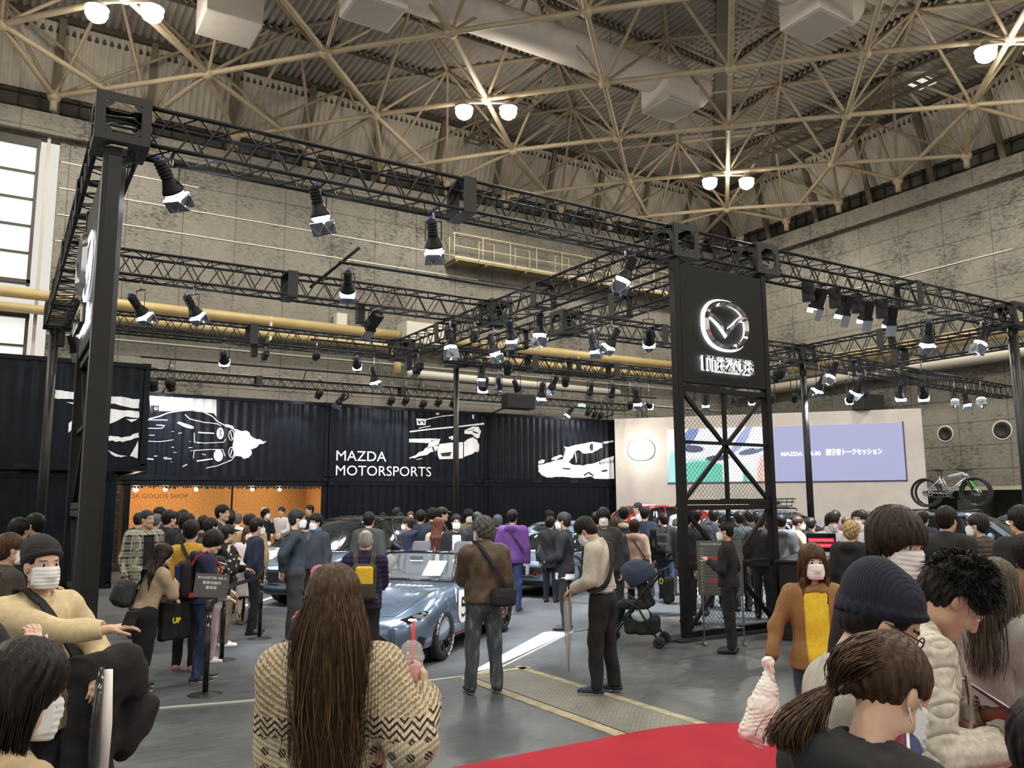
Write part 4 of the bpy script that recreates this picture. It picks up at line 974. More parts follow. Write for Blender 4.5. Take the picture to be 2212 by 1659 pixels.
SP = [
 # px, py, aim, on, barns, scale, power, label, kind
 (368,398,G(5.2,12.5),1,1,1.0,K,'lit spotlight with open shutters hanging next to the left corner column','par'),
 (689,452,G(4.9,10.2),1,1,1.0,K*1.3,'upright spotlight in the middle of the left span of the front truss','par'),
 (936,520,G(6.3,11.5),1,1,1.0,K*1.2,'spotlight under the coupling plate of the front truss','par'),
 (1352,592,G(5.6,10.6),1,1,1.05,K*1.5,'big lit spotlight just left of the logo tower top, tilted left','par'),
 (302,668,G(6.2,17.0),1,1,1.0,K,'glaring spotlight on the middle row nearest the left column','par'),
 (418,668,G(6.8,17.6),1,1,1.0,K,'spotlight second from the left column on the middle row','par'),
 (751,618,G(6.6,17.5),1,1,1.0,K*1.2,'spotlight hanging from the loose pole over the middle row','par'),
 (806,695,G(4,22),0,0,1.1,0,'dark moving lamp under the right end of the middle row','box'),
 (162,745,G(3,21),1,0,1.0,0,'small dim lamp at the far left beside the rear column','box'),
 (484,775,G(6.3,26,2.2),1,1,1.0,K*.9,'glaring spotlight on the rear row over the race car print','par'),
 (573,768,G(5,27,3),0,0,.7,0,'tiny square lamp on the rear row','box'),
 (684,768,G(7,27,3),0,0,.8,0,'small dark lamp lying sideways on the rear row','mov'),
 (771,786,G(10.5,26,2.5),1,1,.95,0,'spotlight with its dark back turned, right end of the rear row','par'),
 (808,815,G(10,20.5),1,1,1.0,K,'lit spotlight below the left end of the rear crossing','par'),
 (903,796,G(9,26,3),1,0,.95,0,'narrow dark lamp with a bright front edge left of the slim column','box'),
 (972,742,G(7.2,12.6),1,1,1.15,K*1.6,'brightest glaring spotlight above the slim middle column','par'),
 (1026,725,G(9,20),0,0,.8,0,'small black square lamp between two truss crossings','mov'),
 (1104,722,G(11.4,17),1,1,1.0,K,'spotlight with two bright slots under the middle crossing','par'),
 (1066,752,G(10.5,14.6),1,1,1.05,K,'upright lit spotlight right of the slim middle column top','par'),
 (1166,712,G(8.2,12.6),1,1,1.15,K*1.4,'strongly glaring spotlight with spread shutters below the middle crossing','par'),
 (1283,745,G(13.0,15.0),1,1,1.0,K,'upright lit spotlight left of the logo tower on the middle row','par'),
 (1322,736,G(9.6,17.0),1,1,1.05,0,'spotlight tilted sharply left beside the logo tower','par'),
 (1402,732,G(16.5,19),1,1,1.0,K*.8,'spotlight with dark shutters directly left of the logo tower','par'),
 (1045,832,G(12.5,24,2.4),1,1,1.2,K,'lower bright spotlight in the cluster right of the slim column','par'),
 (1040,812,G(10,18),1,1,1.0,0,'upper bright spotlight in the cluster right of the slim column','par'),
 (1077,832,G(14.5,24,1),0,1,1.0,0,'dark tilted spotlight in the cluster right of the slim column','par'),
 (1096,792,G(13,21),0,0,1.1,0,'round dark moving lamp under the low truss','mov'),
 (1117,836,G(16,22,2),0,1,1.0,0,'dark spotlight with pale blue shutters above the container row','par'),
 (1170,850,G(13.5,21),1,1,1.15,K,'bright spotlight under the low truss above the container joint','par'),
 (1195,832,G(12,22),0,1,1.0,0,'dark spotlight tilted left next to the bright one on the low truss','par'),
 (1222,822,G(15,22),0,0,.9,0,'small dark moving lamp on the low truss','mov'),
 (1275,845,G(15,22),0,1,.9,0,'dark lamp hanging left of two others on the low truss','par'),
 (1322,850,G(16,22),0,1,.95,0,'dark lamp with a long shutter near the stage wall edge','par'),
 (1376,862,G(18,20.5),1,1,1.2,K*1.1,'glaring spotlight above the glowing emblem on the stage wall','par'),
 (1402,876,G(22.5,21,3),1,1,.8,0,'small spotlight tilted right above the stage wall','par'),
 (1362,874,G(17,22),1,0,.8,0,'small round lamp left of the glaring one above the stage wall','mov'),
 (1501,868,G(17,19),1,0,.9,0,'lamp seen through the left part of the tower mesh','mov'),
 (1524,868,G(20,20),1,1,.95,0,'lamp with bright shutters seen through the tower mesh','par'),
 (1586,864,G(18,18),1,0,.8,0,'round lamp seen through the middle of the tower mesh','mov'),
 (1624,864,G(22,20),1,1,.8,0,'small bright lamp seen through the right part of the tower mesh','par'),
 (1668,860,G(19,17),1,0,.8,0,'small lamp immediately right of the logo tower post','mov'),
 (1716,858,G(20,17),1,0,.8,0,'small lamp just left of the slim right column','mov'),
 (1686,805,G(16,20),0,0,1.4,0,'big black round moving lamp right of the logo tower','mov'),
 (1797,806,G(15.5,14.5),1,1,1.15,K,'upper glaring lamp of the pair right of the slim right column','par'),
 (1771,832,G(18.5,17.5),1,1,1.15,K*1.1,'lower glaring lamp of the pair right of the slim right column','par'),
 (1853,838,G(21,18),1,1,1.2,K*1.2,'large glaring lamp above the lilac screen','par'),
 (1872,850,G(22,20),1,0,.7,0,'small lamp close behind the large glaring one over the lilac screen','mov'),
 (1837,862,G(24,20,2),1,1,.9,0,'pale shuttered lamp just over the top edge of the stage wall','par'),
 (1946,850,G(22.5,15.0),1,1,1.1,K,'lamp with dark shutters over the right end of the stage wall','par'),
 (1994,850,G(24.5,14.5),1,1,1.1,0,'lamp with dark shutters right of the stage wall corner','par'),
 (2063,862,G(21.5,12.5),1,1,1.0,0,'left one of three clustered lamps at the right','par'),
 (2088,868,G(26,13.5),1,1,1.1,K,'middle one of three clustered lamps at the right','par'),
 (2120,860,G(21,11.5),1,1,1.2,K,'right and brightest one of three clustered lamps at the right','par'),
 (2005,728,G(16.8,11.0),1,1,1.15,K*1.2,'lit upright spotlight under the right back-running truss','par'),
 (2122,733,G(14.2,10.0),1,1,1.15,K,'spotlight tilted left next to the right edge column','par'),
]
for k, (px, py, aim, on, bn, sc_, pw, lab, kd) in enumerate(SP):
    zc = 5.20
    if 780 < py and px < 1340 and not (px < 1100 and py < 800): zc = 5.0
    if py > 845 and px > 1330: zc = 4.95
    spot(px, py, aim, bool(on), bool(bn), sc_, pw, zc, lab, kind=kd)
for k, px in enumerate((1768, 1825, 1872, 1924)):
    py = (648, 662, 673, 684)[k]
    spot(px, py, (11.5+k*1.2, 11.2, 0), True, True, 1.0, K*.8 if k % 2 == 0 else 0, 5.18, ['first','second','third','fourth'][k]+' from the logo tower in the row of four boxy lamps', kind='box')
# small lamps on the rail in front of the container tops
for k, (px, py, on, kd) in enumerate([(330,828,1,'mov'),(368,828,1,'mov'),(690,850,1,'mov'),(735,865,0,'par'),(846,865,1,'mov'),(877,865,0,'mov'),(915,872,1,'mov'),(948,868,0,'mov'),(980,870,0,'mov'),(1230,892,1,'par'),(1272,890,1,'mov'),(1286,895,1,'mov'),(1299,898,1,'mov')]):
    e = spot(px, py, (at(px,py,1,25.1).x+(.4 if k < 2 else -.5)*1.5, 26.25, 3.4), bool(on), kd == 'par', 1.25 if k < 2 else 1.0, 110 if on and k not in (10, 12) else 0, label='small %s lamp on the container rail, %s' % ('lit' if on else 'dark', ['beside the forward container','second from the forward container','above the container joint left of the lettering','shuttered, above the M of the lettering','left of the lettering end','right next to the lit one over the lettering','fourth along from the container joint','fifth along from the container joint','just left of the slim column','shuttered, over the right-hand print','left one of a tight row of three','middle one of a tight row of three','right one of a tight row of three'][k]), kind=kd, plane=(1, 25.15), cone=75)
# loudspeakers hung in the rig
for (px, py, Y, s_, lab) in ((1120,868,24.9,.9,'black loudspeaker box hung on the container rail behind the slim column'),(1878,864,19.9,1.0,'black loudspeaker box standing on the top edge of the stage wall')):
    mb = MB(); mb.box((0,0,0), (1.3*s_,.5,.6*s_), bev=.03); tag(mb.build('loudspeaker', mat('speaker_black', (.012,.012,.013), .7), loc=at(px, py, 1, Y) if px < 1500 else PA+dW*on_wall(1878,880)[0]-nW*.28+Vector((0,0,5.51))), lab, 'loudspeaker')

for k, P in enumerate(UNHUNG):   # short black bars carrying the lamps that hang between trusses
    mb = MB(); a = min((P.x-X for X in (X2,X3,X4,X4+1.85)), key=abs); mb.tube([(P.x+.15*(1 if a > 0 else -1),P.y,5.56),(P.x-a,P.y,5.56)], .024, 8); tag(mb.build('lamp_bar', BK), 'short black bar carrying '+['the lit spotlight left of the logo tower top','a lamp over the container row in the middle','the left lamp of the far right cluster','the rightmost lamp of the far right cluster','a lamp in the middle of the far right cluster'][k % 5], 'bar')
# ================================================================ CARS
PAINT = mat('paint_slate_blue', (.19,.27,.39), .22, metal=.62, coat=1.0); PSKY = mat('paint_pale_blue', (.26,.38,.54), .26, metal=.55, coat=1.0); PRED = mat('paint_red', (.52,.01,.02), .25, metal=.3, coat=1.0); PWHT = mat('paint_white', (.82,.83,.85), .3, coat=1.0)
GLS = mat('car_glass', (.012,.016,.018), .04, coat=1.0); BLKG = mat('gloss_black', (.008,.008,.009), .12, coat=.6); RUB = mat('tyre_rubber', (.015,.015,.016), .7); TRIM = mat('black_trim', (.014,.014,.015), .5)
RIMB = mat('rim_black', (.01,.01,.011), .18, metal=.6, coat=.8); RIMS = mat('rim_silver', (.45,.46,.48), .25, metal=.9); TXTW = mat('decal_white', (.88,.88,.9), .35); REDP = mat('accent_red', (.75,.02,.03), .35); GRN = mat('decal_green', (.01,.42,.12), .35, coat=1.0)
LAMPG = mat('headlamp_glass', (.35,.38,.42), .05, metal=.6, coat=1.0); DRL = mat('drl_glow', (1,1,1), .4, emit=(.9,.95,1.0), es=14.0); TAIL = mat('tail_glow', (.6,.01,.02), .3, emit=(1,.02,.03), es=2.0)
def crom(xs, ys, x):
    """smooth interpolation through control points (xs increasing)"""
    xs = np.array(xs, float); ys = np.array(ys, float); x = np.clip(np.asarray(x, float), xs[0], xs[-1])
    m = np.gradient(ys, xs); i = np.clip(np.searchsorted(xs, x)-1, 0, len(xs)-2); h = xs[i+1]-xs[i]; t = (x-xs[i])/h
    return ((2*t**3-3*t**2+1)*ys[i]+(t**3-2*t**2+t)*h*m[i]+(-2*t**3+3*t**2)*ys[i+1]+(t**3-t**2)*h*m[i+1])
def loft_body(ctrl, nst=90):
    """ctrl rows: x, halfwidth, z bottom, z shoulder, z centre top, shoulder roundness"""
    C = np.array(sorted(ctrl)); u = np.linspace(0, 1, nst); u = .5-.5*np.cos(PI*u); x = C[0,0]+(C[-1,0]-C[0,0])*u
    f = [crom(C[:,0], C[:,k], x) for k in range(1, 6)]; w, z0, zb, zc, rd = f
    rings = []
    for i in range(nst):
        W, A, B, Cc, r_ = w[i], z0[i], zb[i], zc[i], rd[i]; H = B-A
        base = [(0,A),(W*.55,A),(W*.86,A+.01),(W*.955,A+H*.10),(W*.985,A+H*.30),(W*.99,A+H*.48),(W,A+H*.66),(W*.985,A+H*.82),(W*.955,A+H*.92),(W*.90,B),(W*.78,B+(Cc-B)*.25+r_*.5),(W*.62,B+(Cc-B)*.50+r_*.4),(W*.42,B+(Cc-B)*.78),(W*.2,B+(Cc-B)*.95),(0,Cc)]
        P = np.array(base); s_ = np.concatenate([[0], np.cumsum(np.hypot(*(P[1:]-P[:-1]).T)+1e-5)]); t = np.linspace(0, s_[-1], 34)
        rings.append(np.stack([crom(s_, P[:,0], t), crom(s_, P[:,1], t)], 1))
    V = []; 
    for i in range(nst):
        half = rings[i]
        for y, z in half: V.append((x[i], max(y, 0), z))
        for y, z in half[-2:0:-1]: V.append((x[i], -max(y, 0), z))
    n = 34*2-2; F = [[i*n+k, i*n+(k+1) % n, (i+1)*n+(k+1) % n, (i+1)*n+k] for i in range(nst-1) for k in range(n)]
    F.append(list(range(n))); F.append([(nst-1)*n+k for k in range(n)][::-1])
    return V, F
def mod_apply(o, cutters):
    for c in cutters:
        m = o.modifiers.new('b', 'BOOLEAN'); m.operation = 'DIFFERENCE'; m.object = c; m.solver = 'EXACT'
    dg = bpy.context.evaluated_depsgraph_get(); dg.update(); me = bpy.data.meshes.new_from_object(o.evaluated_get(dg)); o.modifiers.clear(); old = o.data; o.data = me
    for c in cutters: bpy.data.objects.remove(c)
    return me
def patch_fn(bvh):
    def patch(name, polys, axis, sign, m_, parent, off=.004, grid=.05, thick=0, smooth=True):
        bm = bmesh.new(); ax = [k for k in range(3) if k != axis]
        for pl in polys:
            vs_ = []
            for p in pl:
                co = [0,0,0]; co[ax[0]] = p[0]; co[ax[1]] = p[1]; vs_.append(bm.verts.new(co))
            try: bm.faces.new(vs_)
            except ValueError: pass
        bmesh.ops.triangulate(bm, faces=bm.faces[:])
        for a in ax:
            lo_ = min(v.co[a] for v in bm.verts); hi = max(v.co[a] for v in bm.verts); k = math.floor(lo_/grid)+1
            no = [0,0,0]; no[a] = 1
            while k*grid < hi:
                co = [0,0,0]; co[a] = k*grid; bmesh.ops.bisect_plane(bm, geom=bm.verts[:]+bm.edges[:]+bm.faces[:], plane_co=co, plane_no=no); k += 1
        d = Vector([(-sign if k == axis else 0) for k in range(3)])
        for v in bm.verts:
            o_ = v.co.copy(); o_[axis] = sign*4; h_ = bvh.ray_cast(o_, d)
            if h_[0] is None: h_ = bvh.find_nearest(Vector([v.co[k] if k != axis else sign*1.0 for k in range(3)]))
            nn = h_[1]; 
            if nn.dot(d) > 0: nn = -nn
            v.co = h_[0]+nn*off
        me = bpy.data.meshes.new(name); bm.to_mesh(me); bm.free(); me.polygons.foreach_set('use_smooth', [smooth]*len(me.polygons))
        return link(name, me, m_, parent)
    return patch
def wheel(parent, x, y, r_, w_, rimm, spokes=7, letters=False, side=1, disc=True):
    e = bpy.data.objects.new('wheel', None); COL.objects.link(e); e.parent = parent; e.location = (x, y, r_); e.rotation_euler = (0, 0, 0 if side > 0 else PI)
    M = Matrix.Rotation(-PI/2, 4, 'X'); rr = r_*.70
    mb = MB(); mb.lathe([(rr*.98,-w_/2),(r_*.93,-w_/2),(r_*.985,-w_*.42),(r_,-w_*.3),(r_,w_*.3),(r_*.985,w_*.42),(r_*.93,w_/2),(rr*1.02,w_/2+.004),(rr*.98,w_/2)], n=40, M=M); mb.build('tyre', RUB, e)
    mb = MB(); mb.lathe([(rr*.97,-w_/2),(rr*.9,-w_*.3),(rr*.88,w_*.1),(rr*.96,w_*.40),(rr*1.0,w_*.5),(rr*.94,w_*.5),(rr*.90,w_*.38)], n=40, M=M)
    for k in range(spokes):
        for s_ in (-.09, .09):
            a = 2*PI*k/spokes; mb.bar((.03*math.cos(a), w_*.30, .03*math.sin(a)), (rr*.95*math.cos(a+s_*1.6), w_*.42, rr*.95*math.sin(a+s_*1.6)), rr*.075, .02, up=(0,1,0))
    mb.lathe([(.001,w_*.40),(.03,w_*.40),(.045,w_*.30),(.05,w_*.1)], n=16, M=M); mb.build('rim', rimm, e)
    if disc:
        mb = MB(); mb.lathe([(rr*.25,-.0),(rr*.72,.0),(rr*.72,.015),(rr*.25,.015)], n=28, M=M); mb.build('brake_disc', mat('brake_disc', (.3,.3,.3), .3, metal=.8), e)
    if letters:
        mb = MB()
        for a0, a1 in ((.15,1.35),(PI+.15,PI+1.35)):
            n_ = 11
            for k in range(n_):
                a = a0+(a1-a0)*k/n_; c, s_ = math.cos(a), math.sin(a); rm = r_*.845; h_ = r_*.10; P = Vector((rm*c, w_/2+.004, rm*s_)); R_ = Vector((c,0,s_)); T = Vector((-s_,0,c))
                mb.bar(P-R_*h_/2, P+R_*h_/2, .008, .004, up=(0,1,0))
                if k % 3 != 1: mb.bar(P+R_*h_/2-T*.0, P+R_*h_/2+T*.022, .008, .004, up=(0,1,0)); mb.bar(P+T*.022+R_*h_/2, P+T*.022-R_*h_/2*(k % 2), .008, .004, up=(0,1,0))
                if k % 2: mb.bar(P-R_*h_/2, P-R_*h_/2+T*.022, .008, .004, up=(0,1,0))
        mb.build('tyre_lettering', TXTW, e)
    return e
def cyl(x, y0, y1, r_, z):
    mb = MB(); mb.tube([(x,y0,z),(x,y1,z)], r_, 40); return mb.build('cut', None)
def strip_poly(pts, w_): 
    return stroke(pts, w_)
def car_base(root, ctrl, wb, r_, tw, paint, cut_extra=(), wy=.76, arch=1.16):
    V, F = loft_body(ctrl); mb = MB(); mb.smooth = True; mb.add(V, F); body = mb.build('body_shell', paint, root)
    cs = [cyl(x, sg*(wy-.20), sg*1.3, r_*arch, r_+.01) for x in (wb/2, -wb/2) for sg in (-1, 1)]+list(cut_extra)
    me = mod_apply(body, cs); me.materials.clear(); me.materials.append(paint)
    sm = np.ones(len(me.polygons), dtype=bool); me.polygons.foreach_set('use_smooth', sm)
    try:
        me.set_sharp_from_angle(angle=math.radians(38))
    except Exception: pass
    bm = bmesh.new(); bm.from_mesh(me); bvh = BVHTree.FromBMesh(bm); bm.free()
    mb = MB()
    for x in (wb/2, -wb/2):
        for sg in (-1, 1): mb.tube([(x, sg*(wy-.22), r_+.01), (x, sg*(wy-.02), r_+.01)], r_*arch*1.005, 32)
    mb.build('arch_liner', TRIM, root)
    return body, bvh
def roadster(loc, rz, label, paint=PAINT, livery='blue', hard=False):
    root = empty('car', loc, rz, label, 'car'); wb, r_ = 2.31, .305
    ctrl = [(-1.97,.50,.34,.62,.66,0),(-1.88,.72,.26,.74,.82,0),(-1.65,.82,.20,.83,.90,.0),(-1.3,.865,.17,.885,.93,.015),(-1.0,.87,.16,.885,.91,.02),(-.6,.85,.155,.845,.87,.0),(0,.845,.15,.815,.85,0),(.45,.845,.15,.805,.86,.01),
            (.8,.855,.15,.80,.83,.03),(1.155,.87,.15,.775,.77,.055),(1.45,.85,.155,.69,.70,.05),(1.7,.77,.165,.575,.615,.03),(1.84,.66,.18,.50,.555,.015),(1.91,.50,.22,.455,.505,0),(1.935,.36,.28,.42,.45,0)]
    mb = MB(); mb.box((-.32,0,.95), (1.05,1.24,1.1)); cut = mb.build('cut', None)
    body, bvh = car_base(root, ctrl, wb, r_, .2, paint, [cut], wy=.76)
    P = patch_fn(bvh)
    for x in (wb/2, -wb/2):
        for sg in (-1, 1): wheel(root, x, sg*.765, r_, .205, RIMB, 8, True, sg)
    for sg in (1, -1):
        # headlamp: narrow slanted lens
        P('headlamp', [[(1.50,.60),(1.66,.545),(1.80,.50),(1.80,.545),(1.70,.585),(1.56,.625)]], 1, sg, BLKG, root, .006, .04)
        P('headlamp_lens', [disc(1.66,.567,.05,.022,12)], 1, sg, LAMPG, root, .010, .04)
        P('headlamp_lens', [disc(1.585,.597,.03,.016,10)], 1, sg, LAMPG, root, .010, .04)
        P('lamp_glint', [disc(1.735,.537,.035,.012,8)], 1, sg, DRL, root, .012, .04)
        P('front_intake', [[(1.62,.25),(1.76,.22),(1.70,.36),(1.60,.33)]], 1, sg, TRIM, root, .006, .04)
        P('door_seam', strip_poly([(.52,.20),(.50,.50),(.45,.78)], .008)+strip_poly([(-.62,.20),(-.66,.5),(-.60,.80)], .008)+strip_poly([(.52,.20),(-.62,.20)], .007), 1, sg, TRIM, root, .003, .1)
        P('side_skirt', [[(.80,.155),(.80,.20),(-.80,.20),(-.80,.155)]], 1, sg, BLKG, root, .012, .1)
        P('red_pinstripe', strip_poly([(.82,.245),(-.80,.245)], .018), 1, sg, REDP, root, .006, .1)
        if livery == 'blue':
            P('number_disc', [disc(.50,.56,.205,.205,28)], 1, sg, TXTW, root, .005, .06)
            mb5 = strip_poly([(.40,.66),(.565,.66),(.585,.575),(.50,.585),(.425,.55),(.42,.48),(.49,.44),(.58,.465)][::1], .035) if sg > 0 else strip_poly([(.60,.66),(.445,.66),(.425,.575),(.50,.590),(.575,.55),(.58,.48),(.51,.44),(.42,.465)], .035)
            P('number_five', mb5, 1, sg, BLKG, root, .009, .05)
            P('number_bracket', strip_poly([(.78,.64),(.72,.74),(.62,.79)], .022), 1, sg, TXTW, root, .007, .05)
        e_ = empty('door_mirror', (.42, sg*.90, .90)); e_.parent = root; mb = MB(); mb.sphere((0,0,0), (.07,.10,.06), 14, 10); mb.bar((0,-sg*.09,-.03),(0,-sg*.02,-.02), .04,.02); mb.build('mirror_shell', paint, e_)
    if livery == 'blue':
        mt = Matrix(((-1,0,0,.33),(0,0,1,.862),(0,1,0,.40),(0,0,0,1)))
        def wrap(me):
            for v in me.vertices:
                h_ = bvh.ray_cast(Vector((v.co.x, 4, v.co.z)), Vector((0,-1,0)))
                if h_[0] is not None: v.co = h_[0]+Vector((0,.005,0))
        text_mesh('side_lettering', 'MAZDA  SPIRIT RACING'.split('  ')[0], .085, TXTW, root, mt, extrude=0, dep=wrap)
    # hood seams, text flash, plate area
    for sg in (1,-1): P('bonnet_seam', strip_poly([(.50,sg*.72),(.9,sg*.70),(1.25,sg*.66),(1.55,sg*.60),(1.75,sg*.5)], .007), 2, 1, TRIM, root, .003, .08)
    P('bonnet_seam', strip_poly([(1.75,.5),(1.82,.2),(1.82,-.2),(1.75,-.5)], .007), 2, 1, TRIM, root, .003, .08)
    P('grille_mouth', [[(-.46,.20),(.46,.20),(.50,.30),(.38,.39),(-.38,.39),(-.50,.30)]], 0, 1, TRIM, root, .006, .05)
    P('front_splitter', [[(-.80,.14),(.80,.14),(.80,.20),(-.80,.20)]], 0, 1, BLKG, root, .02, .08)
    P('badge', [disc(0,.47,.05,.035,14)], 0, 1, CHR, root, .006, .05)
    mb = MB(); mb.tube([(1.93+.03*0,.34+.05*math.cos(a),.30+.05*math.sin(a)) for a in [2*PI*k/12 for k in range(12)]], .012, 6, closed=True); mb.bar((1.86,.34,.30),(1.95,.34,.25), .03,.012); mb.build('tow_hook', REDP, root)
    if livery != 'blue':
        P('livery_green', [[(.6,-.7),(1.2,-.3),(1.75,-.35),(1.75,-.05),(.9,-.0),(.6,-.2)]], 2, 1, GRN, root, .005, .08)
        for sg in (1,-1): P('livery_side', [[(1.0,.25),(-1.4,.25),(-1.4,.45),(.2,.50),(1.0,.40)]], 1, sg, GRN, root, .005, .1)
    else:
        P('bonnet_script', [[(.72,-.40),(.86,-.40),(.86,-.05),(.72,-.08)]]+[[(.74,.02+k*.075),(.82,.02+k*.075),(.82,.07+k*.075),(.74,.07+k*.075)] for k in range(7)], 2, 1, TXTW, root, .004, .08)
    # cockpit
    tub = MB(); tub.box((-.32,0,.42), (1.02,1.22,.03)); tub.box((-.82,0,.62), (.03,1.22,.42)); tub.build('cabin_floor', TRIM, root)
    mb = MB(); mb.tube([(.17,-.60,.80),(.20,-.3,.84),(.20,.3,.84),(.17,.60,.80)], .09, 12); mb.build('dashboard', TRIM, root)
    mb = MB(); mb.tube([(-.02+.04*math.sin(a)*.5,-.34+.17*math.cos(a),.80+.165*math.sin(a)) for a in [2*PI*k/20 for k in range(20)]], .014, 6, closed=True); mb.bar((-.02,-.5,.80),(-.02,-.18,.80), .03,.02); mb.bar((0,-.34,.8),(.15,-.34,.78), .04,.04); mb.build('steering_wheel', TRIM, root)
    SEAT = mat('seat_grey', (.06,.06,.065), .6)
    for y in (-.34, .34):
        se = empty('bucket_seat', (-.48, y, .45)); se.parent = root
        mb = MB(); mb.box((.12,0,.12), (.50,.46,.14), bev=.05); mb.build('cushion', SEAT, se)
        mb = MB(); rot = Matrix.Rotation(-.30, 3, 'Y'); mb.box((-.20,0,.44), (.12,.48,.62), rot, bev=.05); mb.box((-.30,0,.76), (.10,.30,.22), rot, bev=.04)
        for s_ in (-.22,.22): mb.box((-.15,s_,.55), (.16,.06,.34), rot, bev=.02)
        mb.build('backrest', SEAT, se); mb = MB(); mb.box((-.135,.0,.60), (.01,.20,.03), rot); mb.build('seat_script', TXTW, se)
        mb = MB(); mb.box((-.10,.0,.34), (.05,.07,.08)); mb.build('belt_pad', REDP, se)
        mb = MB(); mb.tube([(-.76,y-.2,.80),(-.78,y-.19,1.02),(-.78,y-.1,1.10),(-.78,y+.1,1.10),(-.78,y+.19,1.02),(-.76,y+.2,.80)], .028, 10); mb.build('roll_hoop', BLKG, root)
    # windscreen
    A = [(.42,-.66,.86),(.20,-.60,1.02),(-.06,-.52,1.185)]; nn = 12; V = []; F = []
    for i in range(nn+1):
        t = i/nn*2-1; bow = (1-t*t)
        for (x, y, z) in A: V.append((x+.17*bow*(1 if x > .3 else .8), -y*t*-1, z+.025*bow))
    for i in range(nn):
        for k in range(2): F.append([i*3+k, i*3+k+1, (i+1)*3+k+1, (i+1)*3+k])
    gl = mat('clear_glass', (.35,.40,.42), .02, alpha=.10, coat=1.0); mb = MB(); mb.smooth = True; mb.add(V, F); mb.build('windscreen', gl, root)
    mb = MB(); top = [V[i*3+2] for i in range(nn+1)]; mb.tube([V[0]]+[V[1]]+top+[V[nn*3+1], V[nn*3]], .024, 8); mb.tube([V[i*3] for i in range(nn+1)], .018, 6); mb.build('screen_frame', BLKG, root)
    mb = MB(); mb.box((.12,0,1.13), (.04,.2,.06), bev=.015); mb.build('interior_mirror', BLKG, root)
    if livery == 'blue':
        mb = MB(); c0 = Vector((.34,.30,1.0))
        rot = Matrix.Rotation(-.95, 3, 'Y'); 
        mb.box((.33,.36,1.015), (.30,.26,.004), rot.inverted() if 0 else Matrix.Rotation(.62, 3, 'Y')); mb.build('notice_card', mat('card_pale', (.62,.70,.78), .5), root)
    if hard:
        V = []; F = []; st = [(-.05,.52,1.18),(-.3,.58,1.225),(-.7,.58,1.20),(-1.05,.55,1.05),(-1.25,.50,.93)]
        for (x, w_, z) in st:
            for k in range(9): t = k/4-1; V.append((x, w_*t, z+.03*(1-t*t)-(.05 if abs(t) == 1 else 0)))
        for i in range(4):
            for k in range(8): F.append([i*9+k,i*9+k+1,(i+1)*9+k+1,(i+1)*9+k])
        mb = MB(); mb.smooth = True; mb.add(V, F)
        mb.build('hardtop', PWHT, root)
        mb = MB()
        for sg in (1,-1):
            mb.add([(.0,sg*.54,1.16),(-.3,sg*.585,1.19),(-.7,sg*.585,1.17),(-1.1,sg*.56,.90),(.36,sg*.66,.86)], [[0,1,2,3,4]])
        mb.build('side_glass', GLS, root)
    return root
